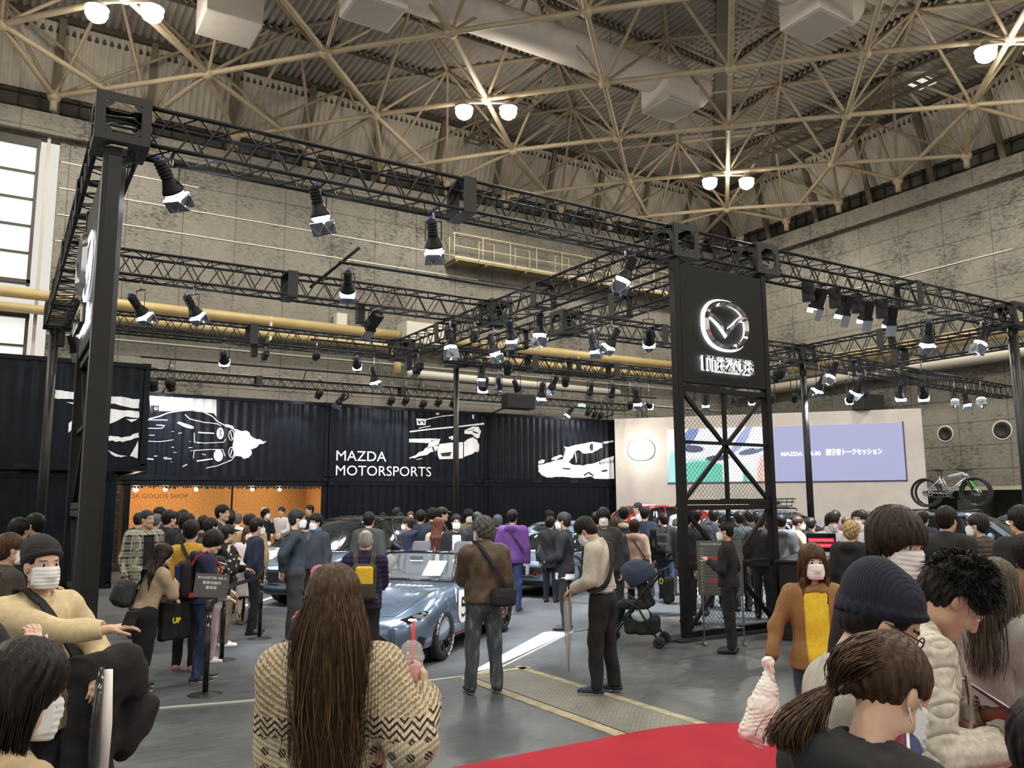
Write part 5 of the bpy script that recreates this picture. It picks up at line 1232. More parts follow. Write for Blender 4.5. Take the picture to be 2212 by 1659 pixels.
def tallcar(loc, rz, label, paint, L=4.4, W=1.80, Hh=1.58, wb=2.70, r_=.35, rim=RIMB, roofm=None, rail=False, tail=False, num=None, lamps=True, sc=1.0):
    root = empty('car', loc, rz, label, 'car'); root.scale = (sc,)*3; hw = W/2; f, b_ = L*.5+.02, -L*.5+.0; k = Hh/1.58
    ctrl = [(b_,hw*.78,.42,.86*k,.90*k,0),(b_+.06,hw*.88,.30,.95*k,.99*k,0),(b_+.3,hw*.96,.24,1.00*k,1.03*k,0),(-wb/2,hw,.22,1.00*k,1.03*k,.0),(-.6,hw*.985,.22,.985*k,1.02*k,0),(.3,hw*.985,.22,.965*k,1.0*k,0),(.85,hw*.99,.22,.955*k,1.0*k,.01),
            (wb/2,hw,.22,.905*k,.94*k,.035),(wb/2+.35,hw*.97,.22,.84*k,.87*k,.03),(f-.22,hw*.90,.22,.77*k,.80*k,.015),(f-.06,hw*.74,.24,.71*k,.74*k,0),(f,hw*.58,.30,.64*k,.66*k,0)]
    body, bvh = car_base(root, ctrl, wb, r_, .22, paint, wy=hw-.11, arch=1.12)
    P = patch_fn(bvh)
    for x in (wb/2, -wb/2):
        for sg in (-1, 1): wheel(root, x, sg*(hw-.115), r_, .22, rim, 5, num is not None, sg)
    # greenhouse loft
    xs = [b_+.12, b_+.35, b_+.75, -.6, -.1, .35, .70, 1.02, 1.28]; zr = [1.02, 1.30, 1.50, 1.565, 1.58, 1.545, 1.40, 1.18, .985]; wt = [.80,.75,.72,.70,.70,.70,.71,.74,.80]; wbse = [.88,.90,.92,.93,.93,.93,.93,.92,.90]
    X = np.linspace(xs[0], xs[-1], 44); Z = crom(xs, [z*k for z in zr], X); WT = crom(xs, wt, X)*hw; WB = crom(xs, wbse, X)*hw; V = []; n = 21
    for i in range(len(X)):
        zb = .95*k; half = []
        zt = max(Z[i], zb+.03)
        for t in np.linspace(0, 1, 7): half.append((WB[i]+(WT[i]-WB[i])*t, zb+(zt-.09-zb)*t))
        for a in np.linspace(.25, 1, 4): half.append((WT[i]*math.cos(a*PI/2)**.6 if a < 1 else 0, zt-.09+.09*math.sin(a*PI/2)))
        for y, z in half: V.append((X[i], y, z))
        for y, z in half[-2::-1]: V.append((X[i], -y, z))
    nn = 21; F = [[i*nn+q, i*nn+q+1, (i+1)*nn+q+1, (i+1)*nn+q] for i in range(len(X)-1) for q in range(nn-1)]
    mb = MB(); mb.smooth = True; mb.add(V, F); gh = mb.build('glasshouse', GLS, root)
    bm = bmesh.new(); bm.from_mesh(gh.data); b2 = BVHTree.FromBMesh(bm); bm.free(); P2 = patch_fn(b2)
    rm = roofm or paint
    P2('roof_skin', [[(.42,-hw*.66),(.48,0),(.42,hw*.66),(-.5,hw*.68),(b_+.72,hw*.66),(b_+.72,-hw*.66),(-.5,-hw*.68)]], 2, 1, rm, root, .008, .1)
    for sg in (1, -1):
        pil = strip_poly([(1.22,.98*k),(.80,1.30*k),(.42,1.50*k),(-.1,1.535*k),(-.6,1.52*k),(b_+.75,1.44*k),(b_+.38,1.18*k)], .055)+strip_poly([(-.22,.97*k),(-.22,1.5*k)], .05)+[[(b_+.78,1.0*k),(b_+.98,1.44*k),(b_+.72,1.42*k),(b_+.30,1.0*k)]]
        P2('roof_pillar', pil, 1, sg, rm, root, .010, .08)
        P('door_seam', strip_poly([(.92,.30),(.95,.6),(.85,.95*k)], .008)+strip_poly([(-.22,.30),(-.24,.95*k)], .008)+strip_poly([(.92,.30),(-1.0,.30)], .008)+strip_poly([(-1.0,.62),(-1.2,.95*k)], .008), 1, sg, TRIM, root, .003, .12)
        P('wheel_arch_trim', strip_poly([(wb/2+(r_*1.18)*math.cos(a), r_+.01+(r_*1.18)*math.sin(a)) for a in [PI*q/12 for q in range(-1,14)]], .06)+strip_poly([(-wb/2+(r_*1.18)*math.cos(a), r_+.01+(r_*1.18)*math.sin(a)) for a in [PI*q/12 for q in range(-1,14)]], .06), 1, sg, TRIM, root, .006, .08)
        P('sill_trim', [[(wb/2-.4,.22),(wb/2-.4,.30),(-wb/2+.4,.30),(-wb/2+.4,.22)]], 1, sg, TRIM, root, .01, .15)
        P('headlamp', [[(f-.62,.70*k),(f-.12,.64*k),(f-.10,.585*k),(f-.30,.60*k),(f-.60,.66*k)]], 1, sg, BLKG, root, .007, .05)
        if lamps: P('headlamp_glow', [disc(f-.26,.635*k,.10,.022,12)], 1, sg, DRL, root, .012, .05)
        P('door_handle', [[(.0,.84*k),(.0,.87*k),(-.16,.875*k),(-.16,.845*k)]], 1, sg, paint, root, .03, .1)
        e_ = empty('door_mirror', (.95, sg*(hw+.09), 1.02*k)); e_.parent = root; mb = MB(); mb.sphere((0,0,0), (.08,.13,.085), 14, 10); mb.build('mirror_shell', paint, e_)
        mb = MB(); mb.bar((0,-sg*.14,-.05),(0,-sg*.02,-.04), .05,.03); mb.build('mirror_arm', TRIM, e_)
    P('grille', [[(-.48,.42),(.48,.42),(.60,.60*k),(.52,.66*k),(-.52,.66*k),(-.60,.60*k)]], 0, 1, TRIM, root, .008, .06)
    P('grille_bars', [s_ for z in (.46,.50,.54,.58,.62) for s_ in strip_poly([(-.5,z),(.5,z)], .008)], 0, 1, BLKG, root, .014, .08)
    P('grille_wing', strip_poly([(-.62,.62*k),(-.46,.42),(0,.395),(.46,.42),(.62,.62*k)], .022), 0, 1, CHR, root, .016, .06)
    P('badge', [disc(0,.56*k,.075,.055,18)], 0, 1, CHR, root, .02, .05)
    P('lower_intake', [[(-.66,.24),(.66,.24),(.62,.34),(-.62,.34)]], 0, 1, TRIM, root, .008, .06)
    P('bonnet_seam', strip_poly([(f-.35,-hw*.70),(f-.15,-hw*.4),(f-.12,0),(f-.15,hw*.4),(f-.35,hw*.70)], .007), 2, 1, TRIM, root, .003, .08)
    if num:
        P('number_oval', [disc(f-.95,-.12,.20,.34,24)], 2, 1, TXTW, root, .005, .08)
        P('bonnet_script', [[(f-.98,.26+q*.085),(f-.90,.26+q*.085),(f-.90,.32+q*.085),(f-.98,.32+q*.085)] for q in range(6)], 2, 1, TXTW, root, .005, .08)
        mb = MB(); mb.tube([(f+.0,.40+.05*math.cos(a),.46+.05*math.sin(a)) for a in [2*PI*q/12 for q in range(12)]], .012, 6, closed=True); mb.build('tow_hook', REDP, root)
    if tail:
        for sg in (1,-1): P('tail_lamp', [[(-.88*hw*sg,.84*k),(-.40*hw*sg,.86*k),(-.42*hw*sg,.93*k),(-.86*hw*sg,.93*k)]], 0, -1, TAIL, root, .01, .05)
    if rail:
        mb = MB()
        for sg in (1,-1): mb.tube([(.3,sg*hw*.66,1.56*k),(.25,sg*hw*.66,1.62*k),(-1.3,sg*hw*.66,1.62*k),(-1.4,sg*hw*.66,1.55*k)], .018, 6)
        for x in (.0,-1.0): mb.bar((x,-hw*.72,1.64*k),(x,hw*.72,1.64*k), .05,.025)
        mb.build('roof_rail', BLKG, root)
    return root
# hero roadster
fw_ = Vector(at(945,1428,2,0)); rw_ = Vector(at(1088,1362,2,0))
hd = (fw_-rw_); hd.z = 0; hd.normalize(); left = Vector((-hd.y, hd.x, 0))
mid = (fw_-left*.765)-hd*1.155
roadster((mid.x, mid.y, .012), math.atan2(hd.y, hd.x), 'slate blue open roadster with number 5 disc parked nearest the visitors')
def place(px, dep, off=0, face=0, z=.012):
    """face: degrees the nose turns to picture left from pointing straight at the lens"""
    P = depth_at(px, 1085, dep); to = Vector((-P.x, -P.y, 0)).normalized(); a = math.atan2(to.y, to.x)-math.radians(face)
    return (P.x, P.y, z), a
l_, a_ = place(775, 17.2, face=33); tallcar(l_, a_, 'dark slate blue crossover with black roof and white oval on its bonnet', PAINT, Hh=1.62, roofm=BLKG, num=5)
l_, a_ = place(645, 20.0, face=70); roadster(l_, a_, 'white and green low race roadster half hidden behind the queue', PWHT, 'green', True)
l_, a_ = place(1215, 18.6, face=25); tallcar(l_, a_, 'pale blue hatchback with red tow hook behind the suited man', PSKY, L=4.3, Hh=1.46, num=5, lamps=False)
l_, a_ = place(1392, 24.5, face=52, z=.10); tallcar(l_, a_, 'bright red family car by the pale stage wall', PRED, L=4.7, W=1.85, Hh=1.70, rim=RIMS)
l_, a_ = place(1668, 21.0, face=-52, z=.10); c6 = tallcar(l_, a_, 'pale blue crossover with a black basket rack on its roof', PSKY, L=4.4, W=1.8, Hh=1.56, rim=RIMS, rail=True)
l_, a_ = place(2075, 20.5, face=-70, z=.05); c7 = tallcar(l_, a_, 'pale blue crossover under the two mountain bikes', PSKY, L=4.4, W=1.8, Hh=1.54, rim=RIMS, rail=True, tail=True)
l_, a_ = place(2222, 24.0, face=60); tallcar(l_, a_, 'white car glaring at the right edge of the picture', PWHT, Hh=1.5)
# roof basket
bk = empty('roof_basket', (0,0,0), label='black steel basket rack fixed on the roof of the pale blue crossover', cat='roof rack'); bk.matrix_world = Matrix.Translation(c6.location)@Matrix.Rotation(c6.rotation_euler.z, 4, 'Z')@Matrix.Translation((-.45,0,1.66))
mb = MB()
for z in (0, .10, .18):
    w_, l2 = .50+z*.3, .68+z*.4; mb.tube([(-l2,-w_,z),(l2,-w_,z),(l2,w_,z),(-l2,w_,z)], .014, 6, closed=True)
for q in range(9): x = -.66+q*.165; mb.tube([(x,-.55,.18),(x,-.5,0),(x,.5,0),(x,.55,.18)], .010, 5)
mb.build('basket_frame', BLKG, bk)
mb = MB(); mb.box((.2,.0,.09), (.5,.7,.12), bev=.03); mb.build('packed_case', TRIM, bk)
# mountain bikes
def bike(M, fork, label):
    e = empty('mountain_bike', (0,0,0), label=label, cat='bicycle'); e.matrix_world = M; R_ = .365; AL = mat('alloy_frame', (.62,.63,.65), .18, metal=.95)
    for x in (-.56, .60):
        w_ = empty('wheel', (x,0,R_)); w_.parent = e
        mb = MB(); mb.tube([(R_*.94*math.cos(a),0,R_*.94*math.sin(a)) for a in [2*PI*q/36 for q in range(36)]], .026, 8, closed=True); mb.build('tyre', RUB, w_)
        mb = MB(); mb.tube([(R_*.85*math.cos(a),0,R_*.85*math.sin(a)) for a in [2*PI*q/36 for q in range(36)]], .012, 6, closed=True)
        for q in range(16): a = 2*PI*q/16; mb.bar((0,.02*(-1)**q,0), (R_*.85*math.cos(a),0,R_*.85*math.sin(a)), .003,.003)
        mb.tube([(0,-.05,0),(0,.05,0)], .022, 10); mb.build('rim_and_spokes', RIMB, w_)
        mb = MB(); mb.lathe([(.06,0),(.088,0),(.088,.003),(.06,.003)], (0,.04,0), 24, M=Matrix.Rotation(PI/2,4,'X')); mb.build('brake_rotor', AL, w_)
    mb = MB(); bb = (0-.05,0,.34); st = (-.20,0,.78); hd0 = (.38,0,.84); hd1 = (.43,0,.72); ra = (-.56,0,R_)
    for a, b, r_ in ((bb,st,.019),(bb,hd1,.024),((-.18,0,.72),hd0,.020),(hd0,hd1,.026)): mb.tube([a,b], r_, 10)
    for sg in (-.05,.05):
        mb.tube([(ra[0],sg,ra[2]),(bb[0],sg*.6,bb[2])], .011, 6); mb.tube([(ra[0],sg,ra[2]),(-.17,sg*.3,.70)], .010, 6)
    mb.build('frame', AL, e)
    mb = MB(); mb.tube([st,(-.235,0,.92)], .013, 8); mb.box((-.25,0,.935), (.26,.09,.04), bev=.02); mb.build('saddle', TRIM, e)
    mb = MB()
    for sg in (-.06,.06): mb.tube([(.455,sg,.66),(.60,sg,R_)], .020, 8)
    mb.bar((.45,-.08,.67),(.45,.08,.67), .04,.05); mb.build('fork_lowers', fork, e)
    mb = MB(); mb.tube([(.38,0,.86),(.42,0,.90)], .016, 8); mb.tube([(.36,-.36,.93),(.42,-.15,.91),(.42,.15,.91),(.36,.36,.93)], .013, 8)
    for sg in (-1,1): mb.tube([(.36,sg*.26,.93),(.36,sg*.37,.93)], .018, 8); mb.tube([(.42,sg*.2,.91),(.46,sg*.24,.88),(.42,sg*.32,.90)], .006, 5)
    mb.build('handlebar', TRIM, e)
    mb = MB(); mb.lathe([(.05,0),(.085,0),(.085,.004),(.05,.004)], (bb[0],-.05,bb[2]), 20, M=Matrix.Identity(4)) if 0 else None
    mb.tube([(bb[0]+.08*math.cos(a),-.05,bb[2]+.08*math.sin(a)) for a in [2*PI*q/16 for q in range(16)]], .006, 5, closed=True); mb.bar((bb[0],-.07,bb[2]),(bb[0]+.12,-.07,bb[2]-.12), .02,.012); mb.bar((bb[0],.07,bb[2]),(bb[0]-.12,.07,bb[2]+.12), .02,.012)
    mb.tube([(bb[0],-.05,bb[2]+.08),(ra[0],-.05,ra[2]+.04)], .004, 4); mb.tube([(bb[0],-.05,bb[2]-.08),(ra[0]+.03,-.05,ra[2]-.12),(ra[0],-.05,ra[2]-.04)], .004, 4); mb.build('crankset', mat('crank_grey', (.2,.2,.2), .3, metal=.8), e)
    return e
MC = Matrix.Translation(c7.location)@Matrix.Rotation(c7.rotation_euler.z, 4, 'Z')
Mb = lambda x, y: MC@Matrix.Translation((x, y, 1.66))
bike(Mb(-.15,-.30), TRIM, 'silver mountain bike with black fork on the crossover roof, nearer one')
bike(Mb(-.30,.30), mat('fork_lime', (.12,.75,.05), .35), 'silver mountain bike with lime green fork on the crossover roof')
# ================================================================ PEOPLE : signed-distance bodies meshed by surface nets
def surfnet(Fd, org, h):
    """Fd: (nx,ny,nz) values, negative inside. returns verts, quads"""
    s = Fd < 0; nx, ny, nz = Fd.shape
    c = np.zeros((nx-1, ny-1, nz-1), dtype=np.int8)
    for a in (0,1):
        for b in (0,1):
            for e in (0,1): c += s[a:nx-1+a, b:ny-1+b, e:nz-1+e]
    act = (c > 0) & (c < 8); idx = np.full(act.shape, -1, dtype=np.int64); ii = np.argwhere(act); n = len(ii)
    if n == 0: return np.zeros((0,3)), np.zeros((0,4), int)
    idx[act] = np.arange(n); acc = np.zeros((n,3)); cnt = np.zeros(n); off = [(a,b,e) for a in (0,1) for b in (0,1) for e in (0,1)]
    for o in off:
        for ax in range(3):
            if o[ax]: continue
            o2 = list(o); o2[ax] = 1
            f0 = Fd[ii[:,0]+o[0], ii[:,1]+o[1], ii[:,2]+o[2]]; f1 = Fd[ii[:,0]+o2[0], ii[:,1]+o2[1], ii[:,2]+o2[2]]
            m = (f0 < 0) != (f1 < 0); t = np.where(m, f0/(f0-f1+1e-12), 0); p = np.tile(np.array(o, float), (n,1)); p[:,ax] += t
            acc += p*m[:,None]; cnt += m
    V = (ii+acc/np.maximum(cnt,1)[:,None])*h+org; Q = []
    for ax in range(3):
        sl0 = [slice(1,-1)]*3; sl0[ax] = slice(0,-1); sl1 = [slice(1,-1)]*3; sl1[ax] = slice(1,None)
        a = s[tuple(sl0)]; b = s[tuple(sl1)]; e = np.argwhere(a != b); flip = a[tuple(e.T)] if len(e) else np.zeros(0, bool)
        if not len(e): continue
        e = e.copy(); o1, o2 = [k for k in range(3) if k != ax]; e[:,o1] += 1; e[:,o2] += 1
        def ix(d1, d2): q = e.copy(); q[:,o1] += d1; q[:,o2] += d2; return idx[q[:,0],q[:,1],q[:,2]]
        q = np.stack([ix(-1,-1), ix(0,-1), ix(0,0), ix(-1,0)], 1)
        if ax == 1: flip = ~flip
        q[~flip] = q[~flip][:, ::-1]; Q.append(q)
    Q = np.concatenate(Q); Q = Q[(Q >= 0).all(1)]; return V, Q
class Fld:
    def __init__(s, lo, hi, h):
        s.h = h; s.lo = np.array(lo, float)-2*h; n = np.ceil((np.array(hi)+2*h-s.lo)/h).astype(int)+1
        s.ax = [s.lo[k]+h*np.arange(n[k]) for k in range(3)]; s.F = np.full(tuple(n), .5, dtype=np.float32)
    def win(s, lo, hi, m):
        sl = []
        for k in range(3):
            a = max(0, int((lo[k]-m-s.lo[k])/s.h)); b = min(len(s.ax[k]), int((hi[k]+m-s.lo[k])/s.h)+2); sl.append(slice(a, max(a, b)))
        return tuple(sl)
    def pts(s, w): return s.ax[0][w[0]][:,None,None], s.ax[1][w[1]][None,:,None], s.ax[2][w[2]][None,None,:]
    def put(s, w, d, k, op):
        A = s.F[w]; d = np.broadcast_to(d, A.shape)
        if op == 'u':
            if k > 0: h_ = np.clip(.5+.5*(A-d)/k, 0, 1); s.F[w] = A*(1-h_)+d*h_-k*h_*(1-h_)
            else: s.F[w] = np.minimum(A, d)
        else:
            if op == 'd': d = -d
            if k > 0: h_ = np.clip(.5+.5*(d-A)/k, 0, 1); s.F[w] = A*(1-h_)+d*h_+k*h_*(1-h_)
            else: s.F[w] = np.maximum(A, d)
    def cap(s, a, b, r1, r2=None, k=.02, op='u', sy=1.0):
        """round cone; sy squashes along world y about the axis midpoint"""
        a = np.array(a, float); b = np.array(b, float); r2 = r1 if r2 is None else r2; R_ = max(r1, r2)
        w = s.win(np.minimum(a, b)-R_, np.maximum(a, b)+R_, .05); x, y, z = s.pts(w)
        if 0 in s.F[w].shape: return s
        if sy != 1: cy_ = (a[1]+b[1])/2; y = cy_+(y-cy_)/sy; a = a.copy(); b = b.copy(); a[1] = cy_+(a[1]-cy_)/sy; b[1] = cy_+(b[1]-cy_)/sy
        d = b-a; L2 = max(d@d, 1e-9); t = np.clip(((x-a[0])*d[0]+(y-a[1])*d[1]+(z-a[2])*d[2])/L2, 0, 1)
        D = np.sqrt((x-a[0]-t*d[0])**2+(y-a[1]-t*d[1])**2+(z-a[2]-t*d[2])**2)-(r1+(r2-r1)*t)
        s.put(w, D*min(1, sy), k, op); return s
    def ell(s, c, r, R=None, k=.02, op='u', m=.05):
        c = np.array(c, float); r = np.array(r, float); R_ = max(r) if R is not None else r
        w = s.win(c-R_, c+R_, m); x, y, z = s.pts(w)
        if 0 in s.F[w].shape: return s
        x, y, z = x-c[0], y-c[1], z-c[2]
        if R is not None: x, y, z = [R[0][j]*x+R[1][j]*y+R[2][j]*z for j in range(3)]
        k0 = np.sqrt((x/r[0])**2+(y/r[1])**2+(z/r[2])**2); k1 = np.sqrt((x/r[0]**2)**2+(y/r[1]**2)**2+(z/r[2]**2)**2)+1e-9
        s.put(w, k0*(k0-1)/k1, k, op); return s
    def box(s, c, r, R=None, rd=.02, k=.01, op='u'):
        c = np.array(c, float); r = np.array(r, float); R_ = np.linalg.norm(r) if R is not None else r
        w = s.win(c-R_, c+R_, .05); x, y, z = s.pts(w)
        if 0 in s.F[w].shape: return s
        x, y, z = x-c[0], y-c[1], z-c[2]
        if R is not None: x, y, z = [R[0][j]*x+R[1][j]*y+R[2][j]*z for j in range(3)]
        qx, qy, qz = np.abs(x)-r[0]+rd, np.abs(y)-r[1]+rd, np.abs(z)-r[2]+rd
        D = np.sqrt(np.maximum(qx,0)**2+np.maximum(qy,0)**2+np.maximum(qz,0)**2)+np.minimum(np.maximum(np.maximum(qx,qy),qz),0)-rd
        s.put(w, D, k, op); return s
    def plane(s, p, n, k=.0, op='i'):
        """keep the side where (x-p).n < 0"""
        w = (slice(None),)*3; x, y, z = s.pts(w); n = np.array(n, float); n /= np.linalg.norm(n); s.put(w, (x-p[0])*n[0]+(y-p[1])*n[1]+(z-p[2])*n[2], k, op); return s
    def folds(s, amp, fz=26., ph=0., wr=None):
        x, y, z = s.pts((slice(None),)*3); q = np.sin(fz*z+5*np.sin(9*x+ph)+4*np.sin(8*y+ph*2)+ph)*.6+np.sin(fz*.47*z+17*x+6*np.sin(11*y+ph)+ph*3)*.5+np.sin(31*x+23*y+5*np.sin(6*z))*.25
        s.F += (amp*q).astype(np.float32); return s
    def func(s, f): s.F += f(*s.pts((slice(None),)*3)).astype(np.float32); return s
    def mesh(s): return surfnet(s.F, s.lo, s.h)
def V3(*a): return np.array(a, float)
def rotx(a): c, s_ = math.cos(a), math.sin(a); return np.array([[1,0,0],[0,c,-s_],[0,s_,c]])
def roty(a): c, s_ = math.cos(a), math.sin(a); return np.array([[c,0,s_],[0,1,0],[-s_,0,c]])
def rotz(a): c, s_ = math.cos(a), math.sin(a); return np.array([[c,-s_,0],[s_,c,0],[0,0,1]])
def cloth(col, rough=.85, kind='plain', gloss=0):
    nm = 'cloth_%s_%d_%d_%d' % (kind, *[int(c*999) for c in col])
    if nm in MATS: return MATS[nm]
    if kind in ('plain', 'leather'):
        return mat(nm, col, .45 if kind == 'leather' else rough, noise_=(14 if kind == 'leather' else 40, .35 if kind == 'leather' else .10), bump=.25, bscale=90 if kind == 'leather' else 420)
    m, nt, b, tc = node_mat(nm); b.inputs['Roughness'].default_value = .9
    sep = N(nt, 'ShaderNodeSeparateXYZ'); nt.links.new(tc.outputs['Object'], sep.inputs[0])
    def M_(op, a, b_=0.0):
        n = N(nt, 'ShaderNodeMath', operation=op)
        for i, v in enumerate((a, b_)):
            if isinstance(v, (int, float)): n.inputs[i].default_value = v
            else: nt.links.new(v, n.inputs[i])
        return n.outputs[0]
    X, Y, Z = sep.outputs
    if kind in ('plaid_red', 'plaid_grey'):
        u = M_('ADD', X, Y); f = 42 if kind == 'plaid_red' else 62
        a = M_('GREATER_THAN', M_('SINE', M_('MULTIPLY', u, f)), .25); c = M_('GREATER_THAN', M_('SINE', M_('MULTIPLY', Z, f)), .25); thin = M_('GREATER_THAN', M_('SINE', M_('MULTIPLY', u, f*2+1)), .93); thin2 = M_('GREATER_THAN', M_('SINE', M_('MULTIPLY', Z, f*2+1)), .93)
        cols = ((.48,.02,.03,1),(.04,.05,.14,1),(.75,.70,.66,1)) if kind == 'plaid_red' else ((.26,.25,.20,1),(.03,.035,.03,1),(.5,.48,.4,1))
        mx = N(nt, 'ShaderNodeMixRGB'); mx.inputs[1].default_value = cols[0]; mx.inputs[2].default_value = cols[1]; nt.links.new(M_('MULTIPLY', M_('ADD', a, c), .5), mx.inputs[0])
        m2 = N(nt, 'ShaderNodeMixRGB'); m2.inputs[2].default_value = cols[2]; nt.links.new(mx.outputs[0], m2.inputs[1]); nt.links.new(M_('MAXIMUM', thin, thin2), m2.inputs[0]); nt.links.new(m2.outputs[0], b.inputs['Base Color'])
    elif kind == 'denim':
        n = N(nt, 'ShaderNodeTexNoise', i_Scale=9.0); n.inputs['Detail'].default_value = 6; mp = N(nt, 'ShaderNodeMapping'); mp.inputs['Scale'].default_value = (2.2,2.2,.7); nt.links.new(tc.outputs['Object'], mp.inputs[0]); nt.links.new(mp.outputs[0], n.inputs[0])
        r = ramp(nt, n.outputs[0], [(.35, [c*.55 for c in col]), (.55, col), (.72, [min(1, c*2.1+.04) for c in col])]); nt.links.new(r.outputs[0], b.inputs['Base Color'])
        w_ = N(nt, 'ShaderNodeTexWave', i_Scale=160.0); nt.links.new(tc.outputs['Object'], w_.inputs[0]); bp = N(nt, 'ShaderNodeBump', i_Strength=.15); nt.links.new(w_.outputs[0], bp.inputs['Height']); nt.links.new(bp.outputs[0], b.inputs['Normal'])
    elif kind in ('rib', 'cable', 'quilt'):
        f = {'rib': 330, 'cable': 70, 'quilt': 60}[kind]; src = M_('ADD', X, M_('MULTIPLY', Y, .6)) if kind != 'quilt' else Z
        ph = M_('MULTIPLY', src, f)
        if kind == 'cable': ph = M_('ADD', ph, M_('MULTIPLY', M_('SINE', M_('MULTIPLY', Z, 70)), 1.6))
        s_ = M_('ABSOLUTE', M_('SINE', ph)); bp = N(nt, 'ShaderNodeBump', i_Strength=.9 if kind != 'rib' else .6); bp.inputs['Distance'].default_value = {'rib': .003, 'cable': .006, 'quilt': .008}[kind]; nt.links.new(s_, bp.inputs['Height']); nt.links.new(bp.outputs[0], b.inputs['Normal'])
        n = N(nt, 'ShaderNodeTexNoise', i_Scale=60.0); nt.links.new(tc.outputs['Object'], n.inputs[0]); r = ramp(nt, n.outputs[0], [(.3, [c*.82 for c in col]), (.7, [min(1, c*1.12) for c in col])]); nt.links.new(r.outputs[0], b.inputs['Base Color'])
    elif kind == 'nordic':
        # marled yoke above, patterned bands below (heights in metres of the wearer)
        ang = N(nt, 'ShaderNodeMath', operation='ARCTAN2'); nt.links.new(X, ang.inputs[0]); nt.links.new(Y, ang.inputs[1]); U = M_('MULTIPLY', X, 1.0)
        def saw(v, p): return M_('ABSOLUTE', M_('SUBTRACT', M_('MODULO', M_('ADD', M_('DIVIDE', v, p), 100), 1.0), .5))
        # knitted rows: curve round the yoke
        rad = N(nt, 'ShaderNodeVectorMath', operation='LENGTH'); mp = N(nt, 'ShaderNodeMapping'); mp.inputs['Location'].default_value = (0,0,-1.50); nt.links.new(tc.outputs['Object'], mp.inputs[0]); nt.links.new(mp.outputs[0], rad.inputs[0])
        rows = saw(rad.outputs['Value'], .017); nz = N(nt, 'ShaderNodeTexNoise', i_Scale=95.0); nt.links.new(tc.outputs['Object'], nz.inputs[0])
        marl = M_('GREATER_THAN', M_('ADD', rows, M_('MULTIPLY', nz.outputs[0], 1.3)), .92)
        stitch = saw(U, .011); zz = M_('ADD', Z, M_('MULTIPLY', saw(U, .05), .05))
        chev = M_('GREATER_THAN', saw(zz, .024), .30)
        spots = M_('MULTIPLY', M_('LESS_THAN', M_('ADD', M_('POWER', M_('MULTIPLY', saw(U, .06), 2.6), 2), M_('POWER', M_('MULTIPLY', saw(Z, .055), 2.4), 2)), .42), M_('GREATER_THAN', saw(M_('ADD', U, Z), .014), .16))
        zig = M_('LESS_THAN', M_('ABSOLUTE', M_('SUBTRACT', M_('MODULO', M_('ADD', M_('DIVIDE', M_('ADD', Z, M_('MULTIPLY', saw(U, .055), .06)), .09), 100), 1.0), .5)), .13)
        def band(z0, z1): return M_('MULTIPLY', M_('GREATER_THAN', Z, z0), M_('LESS_THAN', Z, z1))
        dark = M_('MAXIMUM', M_('MULTIPLY', zig, M_('LESS_THAN', Z, 1.015)), M_('MAXIMUM', M_('MULTIPLY', spots, band(1.015, 1.12)), M_('MULTIPLY', chev, band(1.12, 1.19))))
        light = M_('MULTIPLY', marl, M_('GREATER_THAN', Z, 1.19))
        m1 = N(nt, 'ShaderNodeMixRGB'); m1.inputs[1].default_value = (.58,.50,.35,1); m1.inputs[2].default_value = (.30,.225,.135,1); nt.links.new(light, m1.inputs[0])
        m2 = N(nt, 'ShaderNodeMixRGB'); m2.inputs[2].default_value = (.035,.022,.018,1); nt.links.new(m1.outputs[0], m2.inputs[1]); nt.links.new(dark, m2.inputs[0]); nt.links.new(m2.outputs[0], b.inputs['Base Color'])
        bp = N(nt, 'ShaderNodeBump', i_Strength=.8); bp.inputs['Distance'].default_value = .008; nt.links.new(M_('ADD', rows, stitch), bp.inputs['Height']); nt.links.new(bp.outputs[0], b.inputs['Normal'])
    elif kind == 'gold':   # black sweatshirt with pale vertical script patches
        n = N(nt, 'ShaderNodeTexNoise', i_Scale=16.0); n.inputs['Detail'].default_value = 1; nt.links.new(tc.outputs['Object'], n.inputs[0]); g = M_('MULTIPLY', M_('GREATER_THAN', n.outputs[0], .60), M_('GREATER_THAN', M_('ABSOLUTE', X), .14))
        mx = N(nt, 'ShaderNodeMixRGB'); mx.inputs[1].default_value = (.01,.01,.012,1); mx.inputs[2].default_value = (.55,.50,.30,1); nt.links.new(g, mx.inputs[0]); nt.links.new(mx.outputs[0], b.inputs['Base Color'])
    return m
def skin(t=0):
    c = [(.62,.40,.28),(.55,.34,.23),(.70,.48,.36),(.50,.30,.20)][t % 4]
    m = mat('skin_%d' % (t % 4), c, .48, noise_=(18,.07), bump=.08, bscale=300)
    b = m.node_tree.nodes['Principled BSDF']; b.inputs['Subsurface Weight'].default_value = .12; b.inputs['Subsurface Radius'].default_value = (.02,.008,.004); b.inputs['Subsurface Scale'].default_value = .4
    return m
